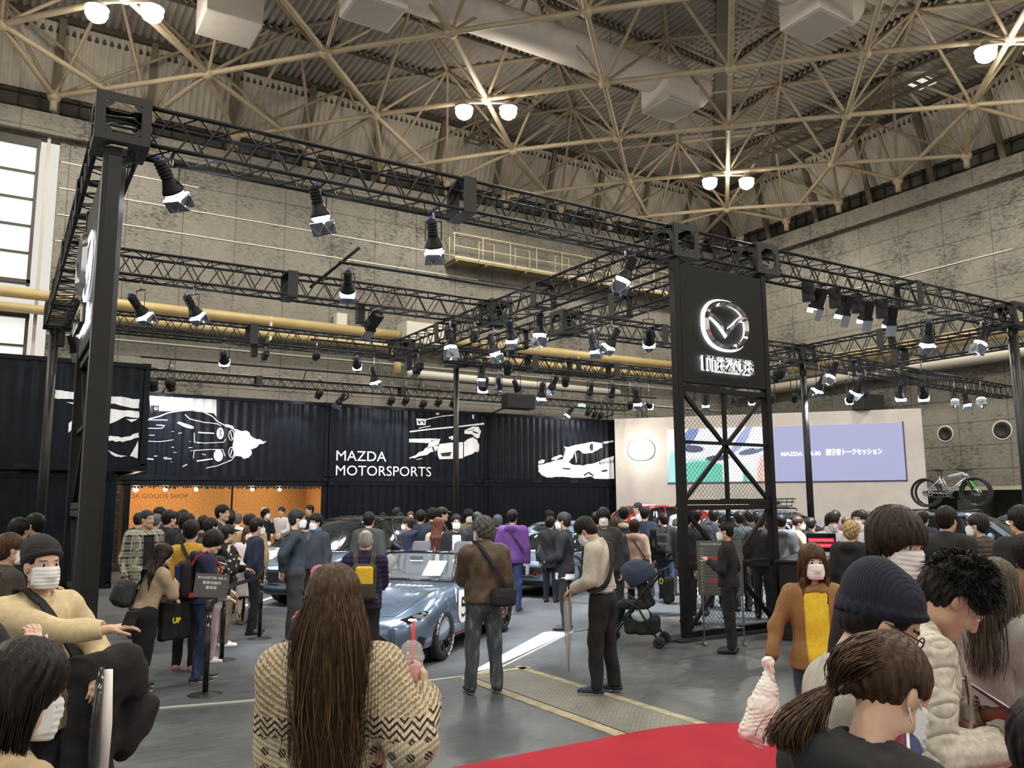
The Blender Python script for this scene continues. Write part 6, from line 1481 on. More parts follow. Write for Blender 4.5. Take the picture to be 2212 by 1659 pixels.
def hairmat(col):
    nm = 'hair_%d_%d_%d' % tuple(int(c*999) for c in col)
    if nm in MATS: return MATS[nm]
    m, nt, b, tc = node_mat(nm); b.inputs['Roughness'].default_value = .42; b.inputs['Specular IOR Level'].default_value = .2
    mp = N(nt, 'ShaderNodeMapping'); mp.inputs['Scale'].default_value = (60,60,3.5); nt.links.new(tc.outputs['Object'], mp.inputs[0])
    n = N(nt, 'ShaderNodeTexNoise', i_Scale=1.5); n.inputs['Detail'].default_value = 3; nt.links.new(mp.outputs[0], n.inputs[0])
    r = ramp(nt, n.outputs[0], [(.3, [c*.45 for c in col]), (.55, col), (.75, [min(1, c*1.9+.005) for c in col])]); nt.links.new(r.outputs[0], b.inputs['Base Color'])
    bp = N(nt, 'ShaderNodeBump', i_Strength=.5); bp.inputs['Distance'].default_value = .006; nt.links.new(n.outputs[0], bp.inputs['Height']); nt.links.new(bp.outputs[0], b.inputs['Normal']); return m
EYEW = mat('eye_white', (.75,.73,.70), .25); EYED = mat('eye_dark', (.012,.008,.006), .15); BROW = mat('brow_dark', (.03,.02,.015), .8); LIP = mat('lip', (.45,.18,.15), .45); MASKM = mat('mask_white', (.80,.80,.80), .8, bump=.1, bscale=200); SOLE = mat('sole_white', (.75,.74,.70), .7); SHOEB = mat('shoe_black', (.015,.015,.016), .5)
def npm(v): return np.array(v, float)
class Person:
    def __init__(s, h=1.7, lean=0., hyaw=0., hpitch=0., hroll=0., arms=('down','down'), stance=.10, step=0., sex='m', wide=1.0, bend=0.):
        k = s.k = h/1.75; s.h = h; s.w = wide; s.Rl = rotx(-lean); s.P = V3(0, 0, .93*k)
        s.T = lambda x, y, z: s.P+s.Rl@(V3(x*wide, y, z)*k)
        s.Nb = s.T(0, -.01, .54); s.S = [s.T(-.172, -.01, .455), s.T(.172, -.01, .455)]
        s.Rh = s.Rl@rotz(-hyaw)@rotx(-hpitch)@roty(hroll) if 0 else rotz(-hyaw)@rotx(-(hpitch+lean*.55))@roty(hroll)
        s.Hc = s.Nb+s.Rh@(V3(0, .030, .158)*k)        # eye level centre of the head
        up_, fo = .285*k, .250*k; s.E = []; s.Wr = []; s.Hd = []
        for i, a in enumerate(arms):
            sg = (-1, 1)[i]; hint = V3(sg*.5, -.5, -.7); hd = None
            if isinstance(a, str):
                tgt = {'down': s.S[i]+V3(sg*.07, .03, -.525)*k, 'back': s.S[i]+V3(-sg*.05, -.16, -.46)*k, 'pocket': s.T(sg*.19, .08, -.02), 'phone': s.T(sg*.08, .33, .32), 'phonelow': s.T(sg*.08, .34, .16), 'hold': s.T(sg*.12, .26, .10),
                       'up': s.T(sg*.15, .30, .52), 'strap': s.T(sg*.13, .13, .36), 'cross': s.T(-sg*.08, .20, .22), 'face': s.T(sg*.05, .16, .50), 'out': s.T(sg*.12, .42, .30), 'hip': s.T(sg*.22, .02, .08)}[a]
                if a == 'hip': hint = V3(sg, -.2, 0)
                if a == 'back': hint = V3(sg*.6, -.8, -.3)
                if a == 'down': hint = V3(sg*.4, -1, 0)
            else:
                tgt = s.T(*a[0]) if len(a[0]) == 3 else npm(a[0]); 
                if len(a) > 1 and a[1] is not None: hint = npm(a[1])
                if len(a) > 2: hd = s.Rl@npm(a[2])
            S_ = s.S[i]; d = tgt-S_; L = min(np.linalg.norm(d), (up_+fo)*.985); d = d/np.linalg.norm(d); tgt = S_+d*L
            x = (up_**2-fo**2+L*L)/(2*L); y = math.sqrt(max(up_**2-x*x, 1e-6)); n = hint-d*(hint@d); n /= np.linalg.norm(n)+1e-9
            E_ = S_+d*x+n*y; s.E.append(E_); s.Wr.append(tgt); f = (tgt-E_)/np.linalg.norm(tgt-E_); s.Hd.append(hd/np.linalg.norm(hd) if hd is not None else f)
        s.hip = [s.P+V3(-.09*k*wide, 0, -.03*k), s.P+V3(.09*k*wide, 0, -.03*k)]
        s.ank = [V3(-stance*k, step*.5-.02, .085*k), V3(stance*k, -step*.5-.02, .085*k)]
        s.kn = []
        for i in (0,1):
            m_ = (s.hip[i]+s.ank[i])/2; s.kn.append(m_+V3(0, .02+.10*bend+abs(step)*.08*(1 if i == 0 else .3), .02))
    def bounds(s, pts, m):
        P_ = np.array(pts); return P_.min(0)-m, P_.max(0)+m
    def head_field(s, vox, face=True, neckr=.052):
        k = s.k; R = s.Rh; H = s.Hc; L = lambda x, y, z: H+R@(V3(x, y, z)*k)
        f = Fld(*s.bounds([H, s.Nb+V3(0,0,-.03)], .155*k), vox); 
        f.ell(L(0,-.012,.035), npm((.077,.098,.088))*k, R, .02); f.ell(L(0,.018,-.035), npm((.062,.070,.080))*k, R, .03); f.cap(L(-.018,.068,-.098), L(.018,.068,-.098), .016*k, None, .025)
        f.cap(L(-.048,.01,-.075), L(0,.055,-.098), .022*k, .02*k, .03); f.cap(L(.048,.01,-.075), L(0,.055,-.098), .022*k, .02*k, .03)
        f.cap(L(0,-.02,-.05), s.Nb+s.Rl@(V3(0,.0,-.01)*k), neckr*k, (neckr+.004)*k, .03)
        for sg in (-1,1): f.ell(L(sg*.077,-.008,-.012), npm((.010,.020,.032))*k, R@rotz(sg*.35), .006)
        if face and vox < .012:
            f.cap(L(-.034,.078,.020), L(.034,.078,.020), .010*k, None, .014)
            for sg in (-1,1):
                f.ell(L(sg*.033,.094,.0), npm((.019,.014,.011))*k, R, .008, 'd'); f.ell(L(sg*.032,.074,-.001), npm((.0135,.0135,.0115))*k, R, .002); f.ell(L(sg*.040,.062,-.035), npm((.020,.016,.018))*k, R, .02)
                f.cap(L(sg*.018,.0875,.0065), L(sg*.045,.078,.004), .0035*k, .003*k, .003)
                f.ell(L(sg*.010,.092,-.036), npm((.009,.010,.008))*k, R, .006)
            f.cap(L(0,.084,.005), L(0,.103,-.032), .0075*k, .0105*k, .012); f.cap(L(-.019,.078,-.063), L(.019,.078,-.063), .006*k, None, .006); f.cap(L(-.015,.078,-.072), L(.015,.078,-.072), .0075*k, None, .006)
        elif face: f.cap(L(0,.082,.0), L(0,.100,-.032), .010*k, .012*k, .012)
        return f
    def hand_field(s, i, vox, curl=.5, spread=.0):
        k = s.k; d = s.Hd[i]; W = s.Wr[i]; sg = (-1,1)[i]
        up = V3(0,0,1) if abs(d[2]) < .85 else V3(0,1,0)
        n = np.cross(d, up); n /= np.linalg.norm(n)                       # candidate across
        if s.hand_flat.get(i): pn = s.Rl@npm(s.hand_flat[i]); pn = pn-d*(pn@d); pn /= np.linalg.norm(pn)+1e-9
        else: pn = V3(-sg, .15, 0) if abs(d[2]) > .6 else V3(-sg*.3, 0, -1); pn = pn-d*(pn@d); pn /= np.linalg.norm(pn)      # palm normal
        t = np.cross(d, pn)*(1)                                         # across the palm
        th = -1 if (t[1]+t[2]*.6 < 0) else 1; t = t*th                    # t points to the thumb side
        f = Fld(*s.bounds([W, W+d*.19*k], .06*k), vox)
        f.cap(s.Wr[i]-d*.03*k, W+d*.02*k, .026*k, .025*k, .01)
        for q in (-.026,-.009,.009,.026): f.cap(W+d*.02*k+t*q*.7*k, W+d*.088*k+t*q*k, .0145*k, .0125*k, .012)
        A = curl
        for j, (q, ln) in enumerate(((.027,.92),(.0095,1.0),(-.0085,.95),(-.026,.76))):
            p = W+d*.088*k+t*q*k; dd = d+t*(q*spread*14); dd /= np.linalg.norm(dd); ang = 0
            for m_, l_ in enumerate((.040,.026,.020)):
                ang = ang+A*(.75,.95,.7)[m_]*(1+.08*j); v = dd*math.cos(ang)+pn*math.sin(ang); p2 = p+v*l_*ln*k; f.cap(p, p2, (.0090,.0082,.0074)[m_]*k, (.0082,.0074,.0066)[m_]*k, .003); p = p2
        p = W+d*.03*k+t*.026*k; v = t*.75+d*.62+pn*.25; v /= np.linalg.norm(v); p2 = p+v*.042*k; f.cap(p, p2, .0135*k, .0105*k, .008); v2 = t*.25+d*.85+pn*(.25+.4*A); v2 /= np.linalg.norm(v2); p3 = p2+v2*.030*k; f.cap(p2, p3, .0100*k, .0088*k, .004); f.cap(p3, p3+v2*.02*k, .0088*k, .0072*k, .003)
        return f
    hand_flat = {}
def xf_obj(P_, rz): return Matrix.Translation(P_)@Matrix.Rotation(rz, 4, 'Z')
def put_mesh(name, parts, mats, parent=None, smooth=True):
    """parts: list of (V, Q, materialindex array or int)"""
    Vs = []; Qs = []; Ms = []; n = 0
    for V, Q, mi in parts:
        if len(V) == 0: continue
        Vs.append(V); Qs.append(Q+n); Ms.append(np.full(len(Q), mi) if np.isscalar(mi) else mi); n += len(V)
    if not Vs: return None
    me = mesh_np(name, np.concatenate(Vs), np.concatenate(Qs), smooth); o = link(name, me, mats, parent)
    me.polygons.foreach_set('material_index', np.concatenate(Ms).astype(np.int32)); return o
PEOPLE = []
def person(px, py, dep=None, feet=None, h=None, face=0, label='', vox=None, lean=0., hyaw=0., hpitch=0., hroll=0., arms=('down','down'), stance=.10, step=0., wide=1.0, bend=0., x=None,
           tone=0, hair='short', haircol=(.012,.010,.009), top=(.02,.02,.025), topkind='plain', hem=-.06, tt=.022, open_=None, hood=False, collar=None, coat=False, inner=None, sleeve=1.0,
           legs=(.02,.02,.025), legkind='plain', lt=.012, skirt=None, shoes='black', mask=False, hat=None, hatcol=(.02,.02,.02), glasses=False, curl=.5, flat=None, handvox=None, legs_on=True, legs_hem=None, headvox=None, cuff=None, fur=None, scarf=None, band=None, amp=1.0, group=None, spread=0.):
    if feet is not None:
        G0 = Vector(at(feet[0], feet[1], 2, 0)); dep = (G0-Vector((0,0,CH))).dot(Vector(FW))
        if h is None:
            # height so that the head top lands on py, standing above G0
            g = Vector((G0.x, G0.y, 0)); lo_, hi = 1.0, 2.1
            for _ in range(30):
                m_ = (lo_+hi)/2; v = g+Vector((0,0,m_-CH)); yy = 829.5-FPX*v.dot(Vector(UP))/v.dot(Vector(FW))
                if yy > py: lo_ = m_
                else: hi = m_
            h = m_
    else:
        q = depth_at(px, py, dep); G0 = Vector((q.x, q.y, 0)); h = h or q.z
    hatx = 0.0
    d0 = math.hypot(G0.x, G0.y); view = Vector((G0.x/d0, G0.y/d0)); a = -math.radians(face); fv = Vector((view.x*math.cos(a)-view.y*math.sin(a), view.x*math.sin(a)+view.y*math.cos(a))); rz = math.atan2(-fv.x, fv.y)
    # a leaning body: h is the standing height, so lift it
    hh = h/(1-(1-math.cos(lean))*.30) if lean else h
    vox = vox or (.011 if dep < 4.5 else .014 if dep < 9 else .020 if dep < 16 else .026); headvox = headvox or (.0045 if dep < 4.5 else .007 if dep < 10 else .011); handvox = handvox or (.0045 if dep < 6 else .006 if dep < 10 else .009)
    s = Person(hh, lean, math.radians(hyaw), math.radians(hpitch), math.radians(hroll), arms, stance, step, 'm', wide, bend); k = s.k; s.hand_flat = flat or {}
    if lean: 
        sh = s.Hc[1]*.45; G0 = G0-Vector((fv.x, fv.y, 0))*sh
    T, R, H = s.T, s.Rh, s.Hc; L = lambda x_, y_, z_: H+R@(V3(x_, y_, z_)*k)
    # ---- body
    hf = s.head_field(headvox, True); V, Q = hf.mesh(); parts = []
    loc = (V-H)@R/k; fc = loc[Q].mean(1); mi = np.zeros(len(Q), int)
    if headvox < .012:
        ex = np.abs(np.abs(fc[:,0])-.032); e_ = (ex < .0125)&(np.abs(fc[:,2]+.001) < .0075)&(fc[:,1] > .066); mi[e_] = 1; mi[e_ & (ex < .0062)] = 2
        b_ = (np.abs(np.abs(fc[:,0])-.034) < .017)&(np.abs(fc[:,2]-.022-.0*fc[:,0]) < .0040)&(fc[:,1] > .055); mi[b_] = 3
        l_ = (np.abs(fc[:,0]) < .022)&(fc[:,2] < -.059)&(fc[:,2] > -.077)&(fc[:,1] > .072); mi[l_] = 4
    parts.append((V, Q, mi))
    for i in (0,1):
        V, Q = s.hand_field(i, handvox, curl[i] if isinstance(curl, (tuple, list)) else curl, spread).mesh(); parts.append((V, Q, 0))
    f = Fld(*s.bounds([s.Nb]+s.E+s.Wr+s.ank+s.hip, .16*k), max(vox, .016)); t_ = -.012
    f.ell(T(0,.0,.36), npm((.150,.098,.20))*k, s.Rl, .04); f.ell(T(0,.0,.10), npm((.135,.09,.20))*k, s.Rl, .05); f.ell(T(0,-.005,-.02), npm((.145,.10,.13))*k, s.Rl, .05); f.cap(s.S[0], s.S[1], .045*k, None, .03); f.cap(T(0,-.01,.42), s.Nb, .055*k, .048*k, .03)
    for i in (0,1):
        f.cap(s.S[i], s.E[i], .045*k, .036*k, .02); f.cap(s.E[i], s.Wr[i], .036*k, .027*k, .015); f.cap(s.hip[i], s.kn[i], .075*k, .052*k, .03); f.cap(s.kn[i], s.ank[i], .050*k, .036*k, .02)
    V, Q = f.mesh(); parts.append((V, Q, 0))
    body = put_mesh('person', parts, [skin(tone), EYEW, EYED, BROW, LIP]); body.location = G0; body.rotation_euler = (0,0,rz); tag(body, label, 'person', group)
    s.obj = body; s.M = xf_obj(G0, rz)
    # ---- top garment
    ph = (px*.37) % 6.28
    def garment(name, col, kind, th, hem_, slv, cut=None, open_w=None, nrm=True, vx=vox, collar_=None, hood_=False, am=.0062, longcoat=False, wd=1.0):
        pts = [s.Nb, T(0,0,hem_), T(-.25,0,hem_), T(.25,0,hem_)]+(s.E+s.Wr if slv > 0 else s.S)
        f = Fld(*s.bounds(pts, .20*k), vx); tk = th*k
        f.ell(T(0,.002,.345), npm((.165*wd+th,.105+th,.20))*k, s.Rl, .04); f.ell(T(0,.005,.12), npm((.150*wd+th,.105+th,.24))*k, s.Rl, .06); f.ell(T(0,-.008,-.03), npm((.158*wd+th,.118+th,.15))*k, s.Rl, .06)
        f.cap(s.S[0]+(s.S[1]-s.S[0])*.06, s.S[1]-(s.S[1]-s.S[0])*.06, (.050)*k+tk, None, .05); f.cap(T(0,-.01,.45), s.Nb+s.Rl@(V3(0,-.005,.0)*k), .075*k+tk*.3, .060*k+tk*.2, .04)
        for i in (0,1): f.cap(T((-.05,.05)[i],-.012,.50), s.S[i]+s.Rl@V3(0,0,.012)*k, .046*k+tk*.5, .038*k+tk*.6, .04)
        if longcoat or hem_ < -.15: f.cap(T(0,0,-.05), T(0,.0,hem_-.05), (.150+th)*k, (.165+th+.03*wd)*k, .06, sy=.78)
        if cut == 'flare': f.cap(T(0,0,.05), T(0,0,hem_-.06), (.13+th)*k, (.19+th)*k, .05, sy=.75)
        if slv > 0:
            for i in (0,1):
                f.cap(s.S[i], s.E[i], .052*k+tk, .043*k+tk*.9, .03)
                if slv > .5: f.cap(s.E[i], s.E[i]+(s.Wr[i]-s.E[i])*(slv if slv < 1 else .97), .043*k+tk*.9, .034*k+tk*.7, .02)
        f.folds(am*amp, 24, ph)
        n = s.Rl@V3(0,0,-1); f.plane(T(0,0,hem_), n, .006) if True else None
        if slv > 0 and slv < 1:
            pass
        for i in (0,1):   # cuffs: hands must stay clear
            e = s.E[i]+(s.Wr[i]-s.E[i])*(1.0 if slv >= 1 else slv); dn = (s.Wr[i]-s.E[i]); dn = dn/np.linalg.norm(dn)
            if slv > .5: f.cap(e+dn*.012*k, e+dn*.07*k, .05*k, .05*k, .002, 'd')
        # neck opening
        f.cap(s.Nb+s.Rl@(V3(0,.012,-.005)*k), s.Nb+s.Rl@(V3(0,.03,.14)*k), .058*k, .085*k, .006, 'd')
        if open_w: 
            f.box(T(0,.20,.25-.2), npm((open_w,.17,.42))*k, s.Rl, .004, .004, 'd')
        if hood_: f.ell(T(0,-.115,.50), npm((.125,.062,.085))*k, s.Rl@rotx(.5), .03); f.cap(T(-.09,-.06,.52), T(.09,-.06,.52), .04*k, None, .02); f.cap(s.Nb+V3(0,.012,.02)*k, s.Nb+s.Rl@(V3(0,.03,.14)*k), .060*k, .075*k, .006, 'd')
        if collar_:
            for a in np.linspace(-2.2, 2.2, 12):
                c = s.Nb+s.Rl@(V3(.068*math.sin(a), -.072*math.cos(a)+.008, .0)*k); f.cap(c, c+s.Rl@(V3(0,.008,collar_)*k), .014*k, .012*k, .012)
        V, Q = f.mesh(); return put_mesh(name, [(V, Q, 0)], [cloth(col, kind=kind)], body)
    if top is not None:
        if inner is not None: garment('shirt', inner, 'plain', .008, hem+(-.03 if hem > -.2 else .25), 0, nrm=False)
        garment('jacket' if tt > .02 else 'shirt', top, topkind, tt, hem, sleeve, cut='flare' if coat == 'flare' else None, open_w=open_, collar_=collar, hood_=hood, longcoat=bool(coat), wd=1.0)
        if band:   # knitted waist band
            f = Fld(*s.bounds([T(0,0,hem), T(-.2,0,hem), T(.2,0,hem)], .12*k), vox*.7); f.cap(T(0,.0,hem-.0), T(0,.0,hem+.05), (.155+tt)*k, (.160+tt)*k, .01, sy=.80); f.plane(T(0,0,hem-.01), (0,0,-1)); f.plane(T(0,0,hem+.055), (0,0,1)); V, Q = f.mesh()
            zz = (V[:,2][Q].mean(1)-T(0,0,hem)[2])/k; mi = ((np.abs(zz-.012) < .006)|(np.abs(zz-.034) < .006)).astype(int); put_mesh('waist_band', [(V,Q,mi)], [cloth(band), mat('band_white', (.8,.8,.76), .8)], body)
    # ---- legs
    if legs_on:
        if skirt:
            f = Fld(*s.bounds([T(-.2,0,0), T(.2,0,0), T(0,0,skirt)], .16*k), vox); f.cap(T(0,0,.0), V3(0,0,s.P[2]+(skirt-.04)*k), .14*k, .20*k, .02, sy=.8); f.folds(.010, 2, ph); f.plane((0,0,s.P[2]+skirt*k), (0,0,-1), .004); V, Q = f.mesh(); put_mesh('skirt', [(V,Q,0)], [cloth(legs, kind=legkind)], body)
        lc = legs if not skirt else (.02,.02,.022)
        f = Fld(*s.bounds(s.hip+s.kn+s.ank+[s.P+V3(0,0,.08*k)], .17*k), vox); th = lt if not skirt else -.012
        f.ell(s.P+V3(0,-.012,-.03)*k, npm((.155+th,.118+th,.15))*k, None, .04)
        for i in (0,1):
            f.cap(s.hip[i], s.kn[i], (.084+th)*k, (.060+th)*k, .03); f.cap(s.kn[i], s.ank[i]+V3(0,0,-.02), (.058+th)*k, (.044+th)*k, .02)
        f.folds(.0065*amp, 25, ph+1); f.plane((0,0,.055*k if not legs_hem else legs_hem), (0,0,-1), .004); V, Q = f.mesh(); put_mesh('trousers' if not skirt else 'tights', [(V,Q,0)], [cloth(lc, kind=legkind if not skirt else 'plain')], body)
        if dep < 20:
            for i in (0,1):
                A = s.ank[i]; f = Fld(*s.bounds([A+V3(0,-.07,0), A+V3(0,.20,0)], .07*k), min(vox, .009)); f.cap((A[0],A[1]-.035*k,.045*k), (A[0],A[1]+.06*k,.045*k), .040*k, .042*k, .02); f.cap((A[0],A[1]+.06*k,.04*k), (A[0]+(-1,1)[i]*.012,A[1]+.165*k,.030*k), .044*k, .036*k, .02); f.cap(A+V3(0,-.01,.03)*k, (A[0],A[1],.05*k), .038*k, .04*k, .02)
                f.plane((0,0,.004), (0,0,-1)); V, Q = f.mesh(); z = V[:,2][Q].mean(1); sc_ = {'black': (.015,.015,.016), 'white': (.78,.78,.76), 'navy': (.015,.02,.06), 'brown': (.10,.05,.025), 'pink': (.55,.25,.28)}.get(shoes.split('/')[0], (.02,.02,.02))
                put_mesh('shoe', [(V,Q,(z < .024).astype(int))], [mat('shoe_'+shoes.split('/')[0], sc_, .5), SOLE if '/' in shoes or shoes == 'white' else SHOEB], body)
    # ---- hair
    hm = hairmat(haircol); hv = max(headvox, .006 if dep < 4.5 else .008)
    if hair and hair != 'none':
        f = Fld(H-.22*k-(V3(0,0,.55 if hair in ('long','half') else .12)), H+.24*k, hv)
        th = {'short': .020, 'crop': .010, 'spiky': .022, 'mush': .028, 'bob': .026, 'long': .024, 'half': .022, 'pony': .016, 'bald': .006, 'tail': .016, 'messy': .028}[hair]
        f.ell(L(0,-.018,.040), (npm((.077,.096,.088))+th)*k, R, .01)
        if hair in ('short','crop','spiky','messy','bald'): f.ell(L(0,-.055,-.012), (npm((.066,.055,.070))+th*.6)*k, R, .02)
        if hair == 'mush': f.ell(L(0,.012,.035), npm((.094,.098,.075))*k, R, .02); f.ell(L(0,-.045,-.02), npm((.092,.075,.075))*k, R, .03)
        if hair in ('bob','long','half'):
            f.ell(L(0,-.045,-.03), npm((.094,.078,.105))*k, R, .03)
        if hair == 'long':
            for q, (x_, y_, r_) in enumerate(((-.075,-.045,.036),(-.035,-.085,.042),(.035,-.085,.042),(.075,-.045,.036))):
                f.cap(L(x_,y_,-.02), s.Nb+s.Rl@(V3(x_*1.15, y_-.045, -.10)*k), r_*k, r_*k, .03); f.cap(s.Nb+s.Rl@(V3(x_*1.15,y_-.045,-.10)*k), s.Nb+s.Rl@(V3(x_*1.1,y_-.050,-.33)*k), r_*k, r_*.6*k, .03)
        if hair == 'half':
            for sg in (-1,1):
                f.cap(L(sg*.078,-.01,.0), L(sg*.085,.02,-.14), .026*k, .026*k, .02); f.cap(L(sg*.085,.02,-.14), s.Nb+s.Rl@(V3(sg*.085,.085,-.14)*k), .026*k, .016*k, .02); f.cap(L(sg*.07,-.06,-.02), s.Nb+s.Rl@(V3(sg*.075,-.08,-.12)*k), .035*k, .02*k, .02)
        if hair == 'pony': f.cap(L(0,-.11,.03), L(0,-.15,-.02), .022*k, .03*k, .01); f.cap(L(0,-.15,-.02), L(0,-.135,-.14), .03*k, .012*k, .02)
        if hair == 'tail': f.ell(L(-.03,-.115,-.03), npm((.022,.02,.022))*k, R, .02)
        # streaks
        def st(x_, y_, z_):
            p = np.stack(np.broadcast_arrays(x_-H[0], y_-H[1], z_-H[2]), -1)@R/k; an = np.arctan2(p[...,0], -p[...,1]+.001); rr_ = p[...,2]
            a_ = {'spiky': .010, 'messy': .009, 'mush': .004, 'crop': .002, 'bald': .0}.get(hair, .0035); return a_*np.sin(an*(9 if hair in ('spiky','messy') else 21)+3*np.sin(rr_*22+ph))*np.cos(rr_*(55 if hair in ('spiky','messy') else 12)+an*2)+a_*.5*np.sin(an*37+ph+rr_*40)
        f.func(st)
        # cut away the face
        fz = {'mush': .012, 'bob': .020, 'long': .035, 'half': .026, 'spiky': .040, 'messy': .035, 'bald': .10}.get(hair, .047)
        f.box(L(0,.115,fz-.12), npm((.060 if hair not in ('bald','crop') else .075,.072,.12))*k, R, .03, .012, 'd')
        if hair in ('short','crop','spiky','messy','bald','pony','tail'):
            for sg in (-1,1): f.box(L(sg*.085,.045,-.085), npm((.045,.062,.085))*k, R, .02, .01, 'd'); f.ell(L(sg*.085,-.005,-.02), npm((.022,.026,.036))*k, R, .006, 'd')
            f.plane(L(0,0,-.075 if hair != 'crop' else -.055), R@V3(0,.25,-1), .01)
        if hair == 'mush': f.plane(L(0,0,-.085), R@V3(0,.35,-1), .01)
        if hair == 'bald': f.ell(L(0,.01,.11), npm((.065,.10,.06))*k, R, .01, 'd')
        if hair in ('bob',): f.plane(L(0,0,-.12), R@V3(0,0,-1), .01)
        V, Q = f.mesh(); s.hair = put_mesh('hair', [(V,Q,0)], [hm], body)
    # ---- hats
    if hat:
        hc_ = cloth(hatcol, kind='rib' if hat == 'beanie' else 'plain'); f = Fld(H-.16*k, H+.22*k, min(hv, .008))
        if hat == 'beanie':
            f.ell(L(0,-.025,.052), npm((.096,.115,.105))*k, R, .01); f.ell(L(0,-.075,.085), npm((.075,.065,.075))*k, R, .03)
            f.plane(L(0,.0,.012), R@V3(0,.45,-1), .004)
            for a in np.linspace(0, 2*PI, 25)[:-1]: f.cap(L(.088*math.sin(a), -.018+.106*math.cos(a), .022+.045*math.cos(a)), L(.092*math.sin(a+.26), -.018+.110*math.cos(a+.26), .036+.035*math.cos(a+.26)), .009*k, None, .006)
            f.folds(.0012, 8, ph)
        elif hat in ('cap','flat','bucket','news'):
            f.ell(L(0,-.012,.060 if hat != 'news' else .068), npm((.088,.105,.078) if hat != 'news' else (.110,.125,.062))*k, R, .01); f.plane(L(0,0,.036), R@V3(0,.12,-1), .004)
            if hat != 'bucket': f.ell(L(0,.118,.048), npm((.066,.060,.008))*k, R@rotx(-.22), .006)
            else: f.ell(L(0,-.01,.035), npm((.125,.145,.016))*k, R, .01)
        V, Q = f.mesh(); put_mesh('beanie' if hat == 'beanie' else 'hat', [(V,Q,0)], [hc_], body)
    # ---- mask and glasses
    if mask:
        f = Fld(H-.16*k, H+.14*k, headvox if headvox > .006 else .005)
        f.ell(L(0,.022,-.042), npm((.073,.084,.094))*k, R, .02); f.cap(L(0,.090,-.012), L(0,.098,-.055), .019*k, .026*k, .03); f.cap(L(-.02,.072,-.104), L(.02,.072,-.104), .030*k, .03*k, .03); f.cap(L(-.05,.02,-.075), L(0,.062,-.100), .034*k, .03*k, .03); f.cap(L(.05,.02,-.075), L(0,.062,-.100), .034*k, .03*k, .03)
        f.func(lambda x_, y_, z_: .0016*np.sin(((x_-H[0])*R[0,2]+(y_-H[1])*R[1,2]+(z_-H[2])*R[2,2])/k*330))
        f.box(L(0,.09,-.066), npm((.068,.062,.048 if mask != 'chin' else .03))*k, R, .008, .003, 'i') if 0 else None
        f2 = Fld(H-.16*k, H+.14*k, f.h); f2.box(L(0,.10,-.068), npm((.068,.082,.058))*k, R, .012, .0); f.F = np.maximum(f.F, f2.F[:f.F.shape[0],:f.F.shape[1],:f.F.shape[2]])
        V, Q = f.mesh(); mo = put_mesh('face_mask', [(V,Q,0)], [MASKM], body)
        if dep < 12:
            mb = MB()
            for sg in (-1,1): mb.tube([L(sg*.060,.055,-.030), L(sg*.074,.02,-.012), L(sg*.084,-.012,.004), L(sg*.084,-.025,-.012)], .0016*max(1, dep/4), 5); mb.tube([L(sg*.056,.050,-.090), L(sg*.072,.01,-.060), L(sg*.084,-.02,-.035)], .0016*max(1, dep/4), 5)
            mb.build('ear_loop', MASKM, body)
    if glasses:
        mb = MB()
        for sg in (-1,1):
            mb.tube([L(sg*.034+.023*math.cos(a), .100, -.002+.018*math.sin(a)) for a in [2*PI*q/16 for q in range(16)]], .0022, 6, closed=True); mb.tube([L(sg*.057,.098,.004), L(sg*.078,.05,.004), L(sg*.086,-.02,.002)], .0025, 6)
        mb.tube([L(-.011,.101,.002), L(.011,.101,.002)], .002, 6); mb.build('glasses', BLKG, body)
    if fur:   # fur trimmed hood
        f = Fld(*s.bounds([T(-.16,-.12,.5), T(.16,.05,.5)], .12*k), vox); f.cap(T(-.12,-.02,.50), T(0,-.13,.50), .045*k, .055*k, .03); f.cap(T(.12,-.02,.50), T(0,-.13,.50), .045*k, .055*k, .03); f.folds(.008, 90, ph); V, Q = f.mesh(); put_mesh('fur_collar', [(V,Q,0)], [cloth(fur)], body)
    if scarf:
        f = Fld(*s.bounds([s.Nb], .19*k), min(vox, .014)); f.cap(s.Nb+V3(-.04,.02,.02)*k, s.Nb+V3(.04,.02,.02)*k, .075*k, None, .02); f.cap(s.Nb+V3(.04,.08,.0)*k, s.Nb+V3(.06,.12,-.12)*k, .04*k, .035*k, .02); f.folds(.006, 60, ph); V, Q = f.mesh(); put_mesh('scarf', [(V,Q,0)], [cloth(scarf)], body)
    s.G0, s.rz, s.fv, s.face_L = G0, rz, fv, L; s.dep = dep
    PEOPLE.append(s); return s
def W_(s, p): return s.M@Vector(tuple(p))
